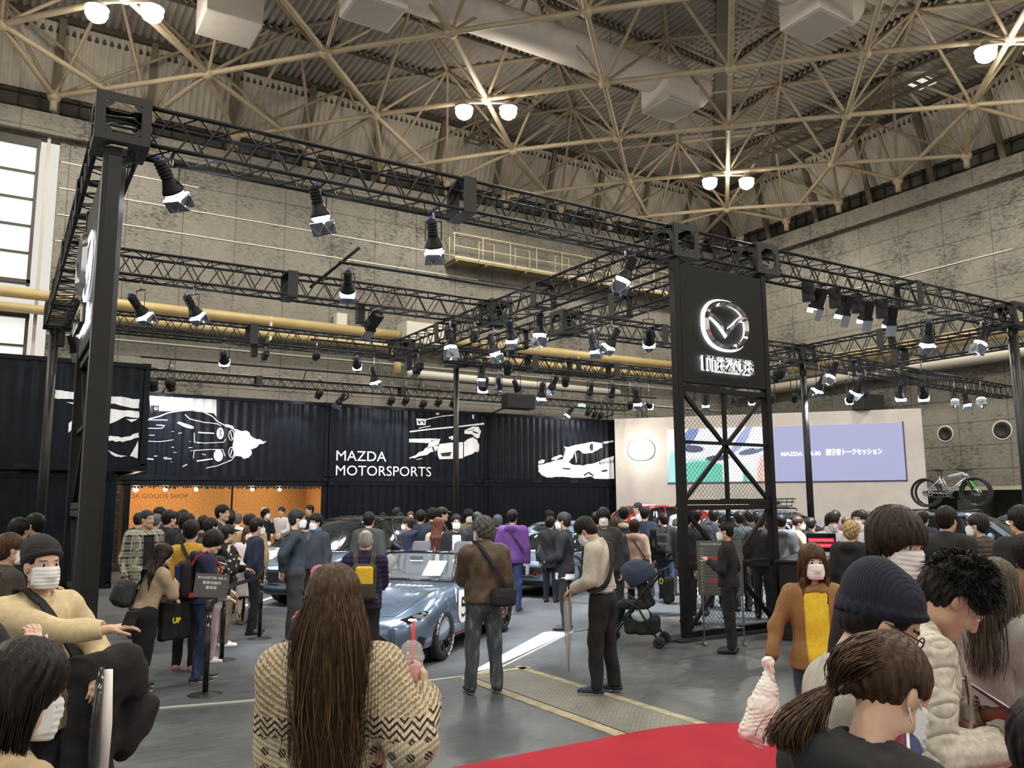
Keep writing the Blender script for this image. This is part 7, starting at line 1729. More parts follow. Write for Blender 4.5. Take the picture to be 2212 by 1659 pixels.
# ---------------------------------------------------------------- bags and small things carried
def fobj(name, s, f, m_, parent=None, world=True):
    V, Q = f.mesh(); o = put_mesh(name, [(V,Q,0)], [m_] if not isinstance(m_, list) else m_, parent)
    if world: o.location = s.G0; o.rotation_euler = (0,0,s.rz)
    return o
def holder(name, s, label, cat, group=None):
    e = bpy.data.objects.new(name, None); COL.objects.link(e); e.location = s.G0; e.rotation_euler = (0,0,s.rz); e.empty_display_size = .1; return tag(e, label, cat, group)
def ribbon(mb, pts, w_, t_, nrm):
    for a, b, n in zip(pts, pts[1:], nrm): mb.bar(a, Vector(tuple(b))+(Vector(tuple(b))-Vector(tuple(a)))*.06, w_, t_, up=tuple(n))
def backpack(s, col, label, panel=None, strapcol=None, size=1.0, tt=.03):
    e = holder('backpack', s, label, 'backpack'); k = s.k; T = s.T
    f = Fld(*s.bounds([T(0,-.25,.25)], .34*k), .011); f.box(T(0,-.205-tt,.25), npm((.150*size,.075,.215*size))*k, s.Rl, .06, .02); f.box(T(0,-.27-tt,.16), npm((.115*size,.04,.10*size))*k, s.Rl, .03, .02); f.folds(.004, 20, 1)
    fobj('bag_body', s, f, cloth(col), e, False)
    if panel:
        f = Fld(*s.bounds([T(0,-.30,.28)], .22*k), .009); f.box(T(.01,-.270-tt,.31), npm((.10,.035,.12))*k, s.Rl, .03, .01); fobj('front_pocket', s, f, cloth(panel), e, False)
    for sg in (-1,1):
        pts = [T(sg*.09,-.155-tt,.40), T(sg*.10,-.10-tt,.515), T(sg*.105,-.01,.555+tt*.6), T(sg*.115,.08,.50), T(sg*.125,.125+tt,.36), T(sg*.14,.09+tt,.15), T(sg*.16,-.05,.08), T(sg*.13,-.16-tt,.08)]
        mb = MB(); nr = [s.Rl@V3(0,-.9,.5), s.Rl@V3(0,-.3,1), s.Rl@V3(0,.4,1), s.Rl@V3(0,1,.3), s.Rl@V3(0,1,0), s.Rl@V3(1,.5,0), s.Rl@V3(1,-.2,0)]; ribbon(mb, pts, .055*k, .012, nr); mb.build('strap', cloth(strapcol or col), e)
    return e
def sling(s, col, label, side=1, bag=None, tt=.03, cat='shoulder bag', strapw=.04, bagcol=None):
    """strap over shoulder `side`, bag at (x,y,z) torso coordinates"""
    e = holder('shoulder_bag', s, label, cat); k = s.k; T = s.T; pts = []; nr = []
    for q in range(25):
        a = 2*PI*q/24; u = (1-math.cos(a))/2; y = -math.copysign(abs(math.sin(a))**.7, math.sin(a))*(.128+tt*.9)*(1 if u > .12 else .7); x = side*(.095-(.275+tt)*u); z = .565+tt*.5-.50*u
        pts.append(T(x, y, z)); nr.append(s.Rl@V3(x*1.6*(1 if u > .3 else 0), y*3, (.9-u*1.2 if u < .4 else 0)+.02))
    mb = MB(); ribbon(mb, pts, strapw, .010, nr); mb.build('strap', cloth(col), e)
    if bag:
        (x, y, z), (rx, ry, rz_) = bag; f = Fld(*s.bounds([T(x,y,z)], max(rx,ry,rz_)+.03), .009); f.box(T(x,y,z), (rx,ry,rz_), s.Rl, min(rx,ry,rz_)*.8, .01); f.box(T(x,y-.6*ry if y < 0 else y+.6*ry, z-.02), (rx*.8,ry*.6,rz_*.6), s.Rl, .02, .01); f.folds(.003, 30, 2); fobj('bag_body', s, f, cloth(bagcol or col), e, False)
    return e
def phone(s, i, label, col=(.02,.02,.022), off=(0,0,0), tilt=.6):
    W = s.Wr[i]+s.Hd[i]*.10*s.k; mb = MB(); R_ = Matrix(s.Rh.tolist())@Matrix.Rotation(-tilt, 3, 'X'); mb.box((0,0,0), (.072,.009,.148), R_, bev=.003); e = holder('phone', s, label, 'phone')
    o = mb.build('case', mat('phone_black', col, .25), e); o.location = W+npm(off); return e
def tote(s, i, col, label, w_=.32, h_=.36, d_=.10, drop=.16, cat='bag', txt=None, name='tote_bag', kind='plain'):
    e = holder(name, s, label, cat); P = s.Wr[i]+s.Hd[i]*.07*s.k; c = P-V3(0,0,drop+h_/2); f = Fld(c-V3(w_,w_,h_)*.75, c+V3(w_,w_,h_)*.75, .011); f.box(c, (d_/2,w_/2,h_/2), None, .03, .01); f.folds(.007, 14, 2); fobj('bag_body', s, f, cloth(col, kind=kind), e, False)
    mb = MB()
    for y in (-w_*.25, w_*.25): mb.tube([P, c+V3(0,y,h_/2)], .007, 6)
    mb.build('handles', cloth(col), e)
    if txt:
        for (t_, colr, sz, zz) in txt:
            for sg in (1,-1):
                M = Matrix(((0,0,sg,c[0]+sg*(d_/2+.010)),(sg,0,0,c[1]-sg*.06),(0,1,0,c[2]+zz),(0,0,0,1))); text_mesh('bag_print', t_, sz, mat('print_yellow', (.85,.78,.02), .6), e, M, extrude=.001, weight=.004)
    return e
def hair_strands(s, n, col, length, spread=.09, seed=1, root=(-1.0, .9), curl=.012, r_=.0011, zmin=-.05, back=.05, name='hair_strands', target=None, yo=.0):
    """loose locks running from the scalp down; one mesh"""
    rr = np.random.RandomState(seed); k = s.k; R = s.Rh; mb_v = []; mb_f = []; base = 0; m = 14
    for q in range(n):
        az = rr.uniform(-PI, PI)*.80; el = rr.uniform(.05, 1.35)   # az=0 is the back
        d = V3(math.sin(az)*math.cos(el)*.80, -math.cos(az)*math.cos(el), math.sin(el)); p0 = V3(0,-.012,.038)+d*V3(.100,.120,.110)
        if p0[1] > .045 and p0[2] < .06: continue
        fz = V3(rr.normal(), rr.normal(), 0)*.004; L_ = length*rr.uniform(.75, 1.08); cl = rr.uniform(-1,1); ph = (cl*2.5+az*3); tz = -L_
        end = V3(p0[0]*(1+.15*min(1, length/.5))+rr.normal()*spread*.5, min(p0[1], -.02)*.95-back, tz)
        if target is not None: end = npm(target)+V3(rr.normal()*.008, rr.normal()*.008, rr.normal()*.008)
        ts = np.linspace(0, 1, m); side = V3(d[0], d[1], 0); side /= np.linalg.norm(side)+1e-6
        P_ = []
        for t in ts:
            sc_ = 1-(1-t)**2.2 if target is None else t
            b = p0*(1-sc_)+end*sc_
            out = side*.030*min(1, length/.5)*math.sin(PI*min(1, t*1.4))*(1 if target is None else .6)
            if target is not None: 
                b = b+(d*.030*math.sin(PI*t))
            z = p0[2]+(end[2]-p0[2])*t; w_ = V3(math.sin(z*20+ph), math.cos(z*17+ph*1.3), 0)*curl*t**3*1.8+fz*t
            if target is None: b = V3(b[0], b[1], z)
            P_.append(b+out+w_)
        P_ = np.array(P_)@R.T*k+s.Hc if target is not None else None or (np.array(P_)*k)@np.where(True, R.T, R.T)+s.Hc
        tn = np.gradient(P_, axis=0); tn /= np.linalg.norm(tn, axis=1)[:,None]+1e-9; a1 = np.cross(tn, side); a1 /= np.linalg.norm(a1, axis=1)[:,None]+1e-9; a2 = np.cross(tn, a1)
        rad = r_*(1+rr.uniform(-.3,.9))*np.concatenate([np.ones(m-4), np.linspace(1,.15,4)])
        for c_, s_ in ((1,0),(-.5,.87),(-.5,-.87)): mb_v.append(P_+a1*(rad*c_*1.7)[:,None]+a2*(rad*s_)[:,None])
        for t in range(m-1):
            for e in range(3): e2 = (e+1) % 3; mb_f.append((base+e*m+t, base+e*m+t+1, base+e2*m+t+1, base+e2*m+t))
        base += 3*m
    me = mesh_np(name, np.concatenate(mb_v), np.array(mb_f), True); return link(name, me, hairmat(col), s.obj)
BLKH = (.012,.010,.009); BRN = (.045,.026,.015); NAVY = (.018,.028,.065); DK1 = (.014,.014,.017); GRY = (.16,.16,.16)
# ================================================================ FOREGROUND LEFT
s = person(93,1169, dep=4.35, face=150, label='man in black beanie and cream sweater with a white mask, pointing to the right', hat='beanie', hair='crop', top=(.66,.54,.32), tt=.024, hem=-.16, mask=True, tone=0, wide=1.05, hyaw=6,
           arms=(((-.17,.28,.10),(-1,-.3,-.6)),((-.14,.42,.36),(.9,.2,-1),(-.9,.35,.1))), curl=(.7,.3), spread=.25, legs=(.03,.03,.035), amp=1.2)
p1 = s; sling(s, (.012,.012,.014), 'black strap bag across the cream sweater of the beanie man', side=1, tt=.03, strapw=.05, bag=((-.22,-.06,.02),(.05,.10,.08)))
phone(s, 1, 'black phone in the outstretched hand of the beanie man', off=(.0,.02,.02))
e = holder('folded_coat', s, 'thick black coat hanging over the forearm of the beanie man', 'coat'); W = (s.Wr[0]*.7+s.E[0]*.3)
f = Fld(W-V3(.40,.30,.80), W+V3(.30,.30,.16), .012); f.cap(W+V3(.08,.0,.02), W+V3(-.15,.04,.03), .070, .075, .05); f.cap(W+V3(.08,.02,-.02), W+V3(.10,.04,-.60), .075, .06, .06); f.cap(W+V3(-.06,.02,-.02), W+V3(-.04,.0,-.55), .08, .06, .06); f.cap(W+V3(-.15,.04,-.03), W+V3(-.24,.02,-.26), .085, .085, .06); f.cap(W+V3(-.24,.02,-.26), W+V3(-.17,.02,-.42), .085, .06, .06); f.cap(W+V3(.0,.03,-.4), W+V3(-.09,.02,-.68), .07, .05, .05); f.folds(.017, 19, 2); f.folds(.006, 47, 4); fobj('coat_cloth', s, f, cloth((.010,.010,.011)), e, False)
e = holder('paper_roll', s, 'long white rolled paper and plastic sleeve held under the black coat', 'paper'); P = s.Wr[0]+V3(.03,.14,.0); mb = MB(); mb.tube([P+V3(0,0,.06), P+V3(-.005,0,-.2), P+V3(.0,0,-.52)], [.022,.03,.026], 12); mb.build('white_roll', mat('paper_white', (.82,.80,.76), .7), e)
mb = MB(); mb.tube([P+V3(.04,.0,.08), P+V3(.05,0,-.15), P+V3(.055,0,-.40)], [.016,.022,.03], 10); mb.build('plastic_sleeve', mat('sleeve_plastic', (.03,.03,.035), .12, coat=1.0), e)
s = person(20,1156, dep=6.6, face=75, label='brown haired man with chin mask at the left edge behind the beanie man', hair='short', haircol=(.06,.03,.015), top=(.05,.038,.028), tt=.04, mask=True, tone=1, arms=('phone','down'))
s = person(42,1122, dep=9.0, face=40, label='person in black jacket with a pale shoulder stripe at far left', hair='short', top=DK1, tt=.04, hood=True, tone=0)
s = person(78,1112, dep=10, face=-60, label='masked man in dark suit with white collar beside the left column', hair='short', top=DK1, tt=.03, inner=(.7,.7,.7), collar=.03, mask=True)
s = person(-75,1178, dep=3.3, face=62, label='person in black sleeve with silver glasses raising a hand at the left edge', hair='short', haircol=BRN, top=(.010,.010,.012), tt=.035, glasses=True, tone=2, arms=('down',((.05,.27,.34),(.9,-.2,-.9),(-.15,.2,1))), curl=(.4,.55), spread=.2)
s = person(22,1398, dep=2.05, face=62, label='dark haired person with white mask in the bottom left corner, closest to the lens', hair='bob', haircol=BLKH, top=(.45,.34,.2), tt=.02, mask=True, hpitch=12)
hair_strands(s, 3000, BLKH, .18, seed=3, back=.0, curl=.002, spread=.02)
# ================================================================ QUEUE BY THE SIGN
s = person(300,1178, feet=(318,1492), face=62, label='woman in beige sweater and wide black trousers leaning forward in the queue', hair='long', haircol=(.02,.013,.010), top=(.40,.31,.21), tt=.024, hem=.0, legs=(.008,.008,.009), lt=.045, shoes='black/w', lean=.32, hyaw=0, tone=2, arms=('cross',((.02,.27,.42),(.6,-.3,-.7))), step=.12)
sling(s, (.02,.022,.022), 'dark grey gathered bag on the back of the woman in beige sweater', side=1, bag=((-.16,-.24,.16),(.10,.09,.14)), bagcol=(.035,.04,.04)); tote(s, 1, (.012,.012,.012), 'black tote bag with yellow letters hanging from the arm of the woman in beige', w_=.34, h_=.40, drop=.22, txt=[('UP', 0, .075, -.02)])
s = person(455,1145, feet=(432,1472), face=78, label='young man in navy hooded jacket and jeans with red backpack lining', hair='mush', haircol=BLKH, top=(.015,.022,.06), tt=.035, hem=-.04, hood=True, legs=(.02,.035,.09), legkind='denim', shoes='black/w', hpitch=24, tone=2, arms=('hold','hold'), step=.10)
backpack(s, (.012,.012,.014), 'black backpack with red and blue edging on the young man in navy jacket', panel=(.02,.03,.16), strapcol=(.5,.02,.05))
s = person(453,1202, feet=(455,1432), face=80, label='small child in pale cap at the feet of the queue', hair='short', hat='bucket', hatcol=(.45,.48,.52), top=(.55,.56,.58), topkind='plain', tt=.02, legs=(.5,.35,.4), shoes='white', hpitch=20, arms=('hold','hold'), wide=.9)
s = person(415,1126, feet=(398,1450), face=15, label='man in mustard yellow sweatshirt in the queue, seen from behind', hair='short', top=(.62,.36,.04), tt=.028, hem=-.02, legs=DK1, shoes='pink/w', tone=1, step=.08)
sling(s, (.02,.018,.016), 'dark shoulder strap bag on the mustard sweatshirt man', side=-1, tt=.03)
s = person(487,1136, feet=(480,1398), face=70, label='man in black sweatshirt with pale script and khaki trousers in the queue', hair='short', top=(.01,.01,.012), topkind='gold', tt=.03, hood=True, legs=(.20,.15,.09), shoes='white', glasses=True, tone=0, arms=('phonelow','strap'))
backpack(s, (.012,.012,.012), 'black backpack on the man with the pale script sweatshirt', size=.8)
s = person(507,1139, feet=(528,1349), face=160, label='masked woman in white cardigan and pale skirt in the queue', hair='half', haircol=(.08,.03,.02), top=(.66,.64,.66), tt=.03, hem=-.10, skirt=-.42, legs=(.45,.40,.38), mask=True, tone=2, arms=('hold','hold'), shoes='brown')
s = person(480,1092, dep=14.0, face=115, label='tall man in black T-shirt standing above the queue heads', hair='short', top=(.02,.05,.05), tt=.012, sleeve=.4, tone=2)
s = person(316,1103, dep=12.0, face=150, label='man in open plaid coat over a black T-shirt left of the shop', hair='crop', haircol=(.03,.03,.03), top=(.2,.2,.17), topkind='plaid_grey', tt=.05, hem=-.25, open_=.085, inner=(.012,.012,.012), hood=True, legs=DK1, tone=1, hyaw=-20, wide=1.1)
tote(s, 0, (.05,.05,.05), 'dark plastic bag with a red patch in the hand of the plaid coat man', w_=.3, h_=.34, drop=.02)
s = person(365,1104, dep=13.0, face=60, label='man in black suit in front of the shop, looking right', hair='short', top=(.012,.012,.014), tt=.03, inner=(.7,.7,.7), collar=.02)
s = person(345,1097, dep=16.0, face=100, label='man in dark cap looking right under the shop lettering', hair='short', hat='cap', hatcol=DK1, top=DK1)
s = person(300,1110, dep=15.5, face=20, label='dark haired head at the left edge of the shop opening', hair='short', top=DK1)
s = person(337,1112, dep=15.0, face=30, label='grey haired person partly hidden behind the plaid coat man', hair='short', haircol=(.12,.13,.15), top=(.05,.06,.08))
s = person(396,1103, dep=14.5, face=20, label='person in dark cap behind the suited man at the shop', hair='short', hat='cap', hatcol=(.03,.03,.035), top=DK1)
s = person(381,1108, dep=14.0, face=40, label='black haired man right of the suited man at the shop', hair='short', top=DK1)
s = person(403,1112, dep=12.3, face=70, label='man with messy black hair behind the mustard sweatshirt man', hair='messy', top=DK1)
s = person(440,1117, dep=13.3, face=10, label='black haired person between mustard man and tall man', hair='mush', top=(.03,.03,.035))
s = person(455,1121, dep=12.0, face=60, label='wavy haired man in front of the tall man in black T-shirt', hair='short', top=(.05,.06,.06))
s = person(497,1103, dep=16.5, face=10, label='person in black hood right of the tall man', hair='bob', top=DK1)
s = person(497,1110, dep=14.5, face=0, label='dark haired head just right of the tall man', hair='short', top=DK1)
s = person(514,1111, dep=16.4, face=0, label='close cropped man in cream shirt in front of the shop', hair='crop', haircol=(.06,.05,.04), top=(.60,.52,.40), tt=.02, tone=1)
s = person(542,1112, dep=13.5, face=0, label='person in tan fleece in front of the shop, back turned', hair='short', top=(.45,.32,.17), tt=.04, wide=1.05)
s = person(536,1113, dep=17, face=60, label='head half hidden behind the tan fleece person', hair='short', top=DK1)
s = person(573,1099, dep=21.0, face=120, label='person in white beanie and black top at the shop', hat='beanie', hatcol=(.6,.58,.52), hair='bob', top=(.012,.012,.014), arms=('face','hip'), mask=True)
s = person(609,1096, dep=23.6, face=-150, label='shop assistant in white shirt near the right end of the shop', hair='short', top=(.55,.52,.50), tt=.02, arms=('hold','hold'), tone=1)
s = person(670,1092, dep=23.0, face=-120, label='person at the right end of the shop opening', hair='short', top=DK1)
s = person(565,1121, feet=(545,1371), face=72, label='masked man in navy shirt with white sleeve stripe, black trousers', hair='short', top=(.018,.024,.055), tt=.02, hem=-.08, legs=(.012,.012,.013), mask=True, shoes='black', tone=1, step=.10, sleeve=.75, arms=(((-.20,.12,-.0),),'down'))
mb = MB(); 
for a, b in zip([s.S[0]+V3(-.075,0,.0), s.S[0]*.5+s.E[0]*.5+V3(-.066,0,0)], [s.S[0]*.5+s.E[0]*.5+V3(-.066,0,0), s.E[0]+V3(-.062,0,0)]): mb.bar(a, b, .018, .006, up=(1,0,0))
mb.build('sleeve_stripe', mat('stripe_white', (.8,.8,.8), .7), s.obj)
s = person(657,1102, feet=(632,1388), face=88, label='slim attendant in dark shirt and wide trousers standing by the crossover nose', hair='short', haircol=(.03,.03,.032), top=(.022,.035,.048), tt=.018, hem=.0, legs=(.018,.018,.020), lt=.035, mask=True, shoes='white', arms=('back','back'), tone=2, collar=.02)
s = person(683,1112, dep=13.2, face=-140, label='masked man in blue scarf and grey coat behind the attendant', hair='messy', top=(.05,.06,.08), scarf=(.10,.14,.22), mask=True, tt=.035)
s = person(686,1226, dep=8.9, face=-60, label='child in pink knitted hood beside the dark blue crossover', hat='beanie', hatcol=(.62,.20,.26), hair=None, top=(.60,.20,.27), tt=.05, hood=True, topkind='rib', wide=.95, arms=('hold','hold'))
# ================================================================ AROUND THE CARS
s = person(790,1145, dep=8.8, face=3, label='balding man in dark purple quilted jacket with yellow backpack', hair='bald', haircol=(.35,.34,.32), top=(.022,.016,.055), topkind='quilt', tt=.045, hem=-.08, collar=.05, arms=('phonelow','phonelow'), tone=0, legs=DK1)
backpack(s, (.055,.042,.03), 'brown backpack with a yellow pocket on the balding man', panel=(.75,.50,.03), size=.95, tt=.045)
s = person(797,1108, dep=13.4, face=15, label='man in grey hooded jacket beside the crossover windscreen', hair='short', top=(.05,.06,.06), tt=.045, hood=True)
s = person(838,1166, dep=13.7, face=120, label='woman in purple newsboy cap bending over the roadster', hat='news', hatcol=(.06,.05,.10), hair='bob', top=(.5,.48,.42), tt=.03, lean=.55, hpitch=20, tone=2, mask=False)
s = person(882,1118, dep=15.1, face=-75, label='masked man in navy hooded rain jacket behind the roadster', hair='short', haircol=(.03,.025,.02), top=(.012,.018,.055), tt=.05, hood=True, mask=True, wide=1.05)
s = person(909,1103, dep=15.6, face=10, label='man in dark navy pullover with bare neck behind the roadster', hair='short', top=(.016,.026,.045), tt=.03, tone=0, wide=1.1)
s = person(946,1120, dep=15.0, face=25, label='woman with long reddish hair and cream top behind the roadster', hair='long', haircol=(.14,.045,.035), top=(.55,.50,.40), tt=.035)
s = person(954,1097, dep=15.5, face=85, label='man in grey flat cap looking right by the containers', hat='flat', hatcol=(.16,.15,.14), hair='short', top=(.04,.03,.025))
s = person(934,1099, dep=16.8, face=10, label='dark haired man left of the flat cap man', hair='messy', top=DK1)
s = person(857,1098, dep=21.0, face=0, label='curly haired head above the crossover roof', hair='messy', top=DK1)
s = person(864,1108, dep=20.0, face=10, label='head in purple cap above the crossover roof', hat='cap', hatcol=(.08,.08,.15), hair='short', top=DK1)
s = person(827,1108, dep=22.5, face=10, label='head in grey cap above the middle of the crossover roof', hat='bucket', hatcol=(.12,.12,.16), hair='short', top=DK1)
s = person(887,1106, dep=21.6, face=180, label='brown haired face over the rear of the crossover roof', hair='short', haircol=(.08,.04,.03), top=DK1)
s = person(985,1113, dep=14.2, face=172, label='masked man in open black jacket over white T-shirt', hair='short', top=DK1, open_=.075, inner=(.7,.72,.74), tt=.03, mask=True, tone=0)
s = person(1012,1102, dep=16.5, face=160, label='masked man in khaki vest over white top beside the slim column', hair='mush', top=(.20,.18,.11), open_=.06, inner=(.6,.6,.56), tt=.04, mask=True)
s = person(1031,1108, dep=14.6, face=20, label='man in black jacket with his back turned near the slim column', hair='short', top=(.015,.017,.024), tt=.04)
s = person(1075,1114, dep=16.2, face=0, label='grey haired person half hidden behind the purple coat', hair='bob', haircol=(.10,.11,.12), top=DK1)
s = person(1097,1103, feet=(1108,1322), face=12, label='person in purple hooded jacket and blue jeans, back turned', hair='short', top=(.13,.045,.22), tt=.055, hem=-.10, hood=True, legs=(.03,.06,.16), legkind='denim', shoes='black/w', wide=1.05)
sling(s, (.03,.02,.05), 'dark strap bag across the purple jacket', side=-1, tt=.06); tote(s, 1, (.62,.60,.66), 'long white tote bag on the shoulder of the purple jacket', w_=.12, h_=.62, d_=.05, drop=-.45)
s = person(1045,1120, feet=(1045,1497), face=-14, label='grey haired man in brown leather jacket and faded jeans seen from behind', hair='messy', haircol=(.10,.10,.095), top=(.075,.050,.028), topkind='leather', tt=.050, hem=-.03, collar=.05, legs=(.075,.09,.105), legkind='denim', shoes='black/w', arms=('phonelow','down'), hyaw=-22, mask=True, stance=.14, tone=1, lt=.018)
sling(s, (.015,.017,.03), 'black waist bag slung behind the brown leather jacket', side=-1, tt=.05, bag=((.16,-.19,.03),(.13,.06,.09)), bagcol=(.012,.013,.018))
s = person(1182,1103, dep=21.0, face=88, label='man in navy pullover in profile in front of the dark containers', hair='mush', top=(.02,.035,.06), tt=.02, hpitch=15)
s = person(1205,1118, feet=(1190,1302), face=15, label='person with curly black hair and long black coat by the pale blue hatchback', hair='messy', top=(.016,.016,.018), tt=.05, hem=-.22, legs=(.02,.025,.045), coat=True)
s = person(1228,1109, feet=(1222,1362), face=-80, label='masked man in black suit and silver tie holding a folder', hair='short', haircol=(.03,.03,.032), top=(.012,.013,.017), tt=.03, hem=-.14, inner=(.7,.7,.7), collar=.03, open_=.03, legs=(.012,.013,.017), mask=True, shoes='black', arms=('hold','down'), tone=0)
e = holder('folder', s, 'black folder with white lettering in the hand of the suited man', 'folder'); mb = MB(); c = s.Wr[0]+V3(-.02,.06,.06); mb.box(c, (.23,.02,.31), Matrix.Rotation(-.5,3,'Y')@Matrix.Rotation(-.3,3,'X'), bev=.004); mb.build('cover', mat('folder_black', (.02,.024,.035), .4), e)
s = person(1303,1100, dep=12.4, face=178, label='masked man in grey jacket looking at the camera behind the pushchair', hair='mush', top=(.045,.045,.045), tt=.045, mask=True, tone=2, hem=-.1)
s = person(1265,1110, feet=(1290,1497), face=-72, label='young man in pale varsity jacket reading beside a pushchair', hair='short', top=(.50,.47,.40), tt=.034, hem=.06, inner=(.72,.72,.70), collar=.03, legs=(.008,.008,.009), shoes='navy/w', arms=('hold','hold'), hpitch=36, mask=True, band=(.33,.32,.29), lean=.10, stance=.11, tone=1, lt=.02, step=.12)
sling(s, (.012,.012,.014), 'black chest bag strap over the varsity jacket', side=1, tt=.035, strapw=.05)
e = holder('umbrella', s, 'clear folded umbrella with black hook handle held by the varsity jacket man', 'umbrella'); P = s.Wr[0]+s.Hd[0]*.09; CLR = mat('clear_vinyl', (.55,.57,.55), .15, alpha=.45, coat=1.0)
mb = MB(); mb.tube([P+V3(0,0,-.78), P+V3(0,0,.06)], .006, 6); mb.build('shaft', mat('clamp_steel'), e); mb = MB(); mb.tube([P+V3(0,.05-.05*math.cos(a),.08+.05*math.sin(a)) for a in np.linspace(0,PI,9)]+[P+V3(0,.10,.05)], .011, 8); mb.build('hook_handle', BLKG, e)
mb = MB(); mb.tube([P+V3(0,0,-.05), P+V3(0,0,-.12), P+V3(.0,0,-.45), P+V3(0,0,-.74)], [.018,.045,.035,.008], 9); mb.build('canopy', CLR, e)
s = person(1325,1118, dep=14, face=10, label='brown haired person behind the masked man in grey', hair='short', haircol=(.13,.08,.05), top=(.05,.05,.055))
s = person(1288,1108, dep=15, face=0, label='head hidden left of the masked man in grey jacket', hair='short', top=DK1)
s = person(1347,1097, dep=15.3, face=5, label='person in dark parka with pale fur hood by the red car', hair='short', top=(.02,.025,.035), tt=.05, fur=(.50,.42,.28), hem=-.15)
s = person(1370,1124, dep=14.3, face=8, label='woman in long pink-beige hooded coat, back turned', hair='bob', haircol=(.03,.018,.014), top=(.52,.35,.28), tt=.045, hem=-.46, coat=True, hood=True, legs=DK1, wide=.98)
sling(s, (.02,.012,.010), 'small dark strap bag on the pink-beige coat', side=-1, tt=.05, strapw=.02, bag=((.20,-.05,.0),(.08,.06,.10)))
s = person(1392,1098, dep=16.8, face=5, label='man in dark navy coat between the beige coat and the red car', hair='short', top=(.02,.028,.05), tt=.04)
s = person(1378,1087, dep=21.8, face=-90, label='man in brightly lit white shirt in front of the red car', hair='short', haircol=(.05,.05,.06), top=(.75,.77,.82), tt=.02, tone=2)
s = person(1414,1110, feet=(1440,1303), face=10, label='man in black jacket and jeans with a black backpack near the tower', hair='short', top=(.012,.012,.013), tt=.05, hem=-.12, legs=(.02,.035,.09), legkind='denim', shoes='white', step=.16, mask=True, hyaw=-40, wide=1.1)
backpack(s, (.012,.012,.012), 'black backpack with a tan strap near the tower', size=.9, tt=.05)
s = person(1452,1118, dep=17, face=30, label='person in red jacket bending forward by the tower', hair='short', haircol=(.06,.05,.05), top=(.42,.02,.03), tt=.05, lean=.45, hpitch=25)
s = person(1468,1086, dep=20.5, face=180, label='person in pale blue shirt next to the tower post', hair='short', top=(.55,.6,.75), tt=.02, tone=2)
# seen through the tower mesh and right of it
for (px, py, dp, fc, hr, tp, lb) in ((1503,1100,14,10,'short',DK1,'dark haired man seen through the left part of the tower mesh'),(1541,1101,15,5,'short',(.02,.025,.045),'man in navy suit jacket seen through the tower mesh, back turned'),(1555,1111,17,10,'bob',DK1,'head right of the navy suit man behind the mesh'),
    (1596,1106,14.5,-20,'short',(.03,.035,.04),'dark haired person behind the mesh above the attendant'),(1622,1103,15.2,20,'messy',DK1,'left one of two dark heads at the right part of the mesh'),(1641,1112,13.6,10,'short',DK1,'right one of two dark heads at the right part of the mesh'),(1478,1110,13,60,'mush',DK1,'dark figure standing tight behind the left tower post')):
    person(px, py, dep=dp, face=fc, hair=hr, top=tp, tt=.045, label=lb, legs=DK1)
s = person(1568,1129, feet=(1580,1411), face=-82, label='attendant all in black standing in front of the mesh tower, mask', hair='crop', top=(.008,.008,.009), tt=.024, hem=-.06, legs=(.008,.008,.009), shoes='black', mask=True, arms=(((-.10,.24,.30),),((.17,.05,.0),)), tone=1, collar=.03, stance=.08)
s = person(1687,1114, dep=14.2, face=5, label='person in grey hooded jacket right of the tower', hair='short', top=(.10,.11,.12), tt=.045, hood=True)
s = person(1723,1117, dep=14.6, face=85, label='woman in cream jacket holding up a phone beside the slim right column', hair='pony', haircol=(.05,.025,.02), top=(.62,.52,.36), tt=.04, hem=-.15, arms=('phone','phone'), mask=True, tone=2)
sling(s, (.05,.03,.02), 'thin brown strap bag on the cream jacket', side=-1, tt=.04, strapw=.015)
s = person(1752,1120, dep=15.5, face=20, label='dark clothed person behind the slim right column', hair='short', top=DK1)
s = person(1793,1109, dep=12.6, face=160, label='masked woman in white scarf right of the slim right column', hair='bob', haircol=(.02,.014,.012), top=(.62,.62,.66), tt=.035, scarf=(.7,.7,.74), mask=True, hpitch=15, tone=2, arms=('hold','hold'))
s = person(1804,1104, dep=16.0, face=20, label='person in dark purple coat behind the white scarf woman', hair='short', top=(.07,.015,.035), tt=.045)
s = person(1838,1129, dep=10.0, face=22, label='blond person in black jacket, back turned', hair='messy', haircol=(.42,.30,.13), top=(.010,.010,.011), tt=.055, hem=-.1, hood=True, wide=1.05)
s = person(1852,1105, dep=12.2, face=-165, label='masked woman in white holding out pamphlets', hair='tail', haircol=(.03,.02,.02), top=(.62,.60,.66), tt=.02, mask=True, tone=2, arms=('out','phonelow'), scarf=(.7,.7,.74))
e = holder('pamphlet', s, 'stack of pale red printed pamphlets in the hands of the masked woman in white', 'paper'); mb = MB(); c = s.Wr[0]+s.Hd[0]*.14; mb.box(c, (.24,.20,.02), Matrix.Rotation(.15,3,'X')); mb.build('sheets', mat('pamphlet_pink', (.75,.55,.58), .6), e)
s = person(1828,1118, dep=15, face=-20, label='brown haired head behind the blond person', hair='short', haircol=(.06,.04,.03), top=DK1)
s = person(1862,1103, dep=16.2, face=5, label='left one of two black heads by the stage wall edge', hair='short', top=DK1, tt=.05)
s = person(1877,1108, dep=14.5, face=5, label='right one of two black heads by the stage wall edge', hair='bob', top=DK1, tt=.05)
s = person(1873,1124, dep=13.6, face=15, label='person with brown fur collar below the two black heads', hair=None, hat='bucket', hatcol=(.12,.07,.03), top=(.03,.03,.045), fur=(.14,.08,.04), tt=.05)
s = person(1993,1106, dep=14.0, face=20, label='man in white collar and dark blazer left of the bicycles', hair='short', top=(.03,.035,.055), tt=.03, inner=(.7,.7,.7), collar=.03)
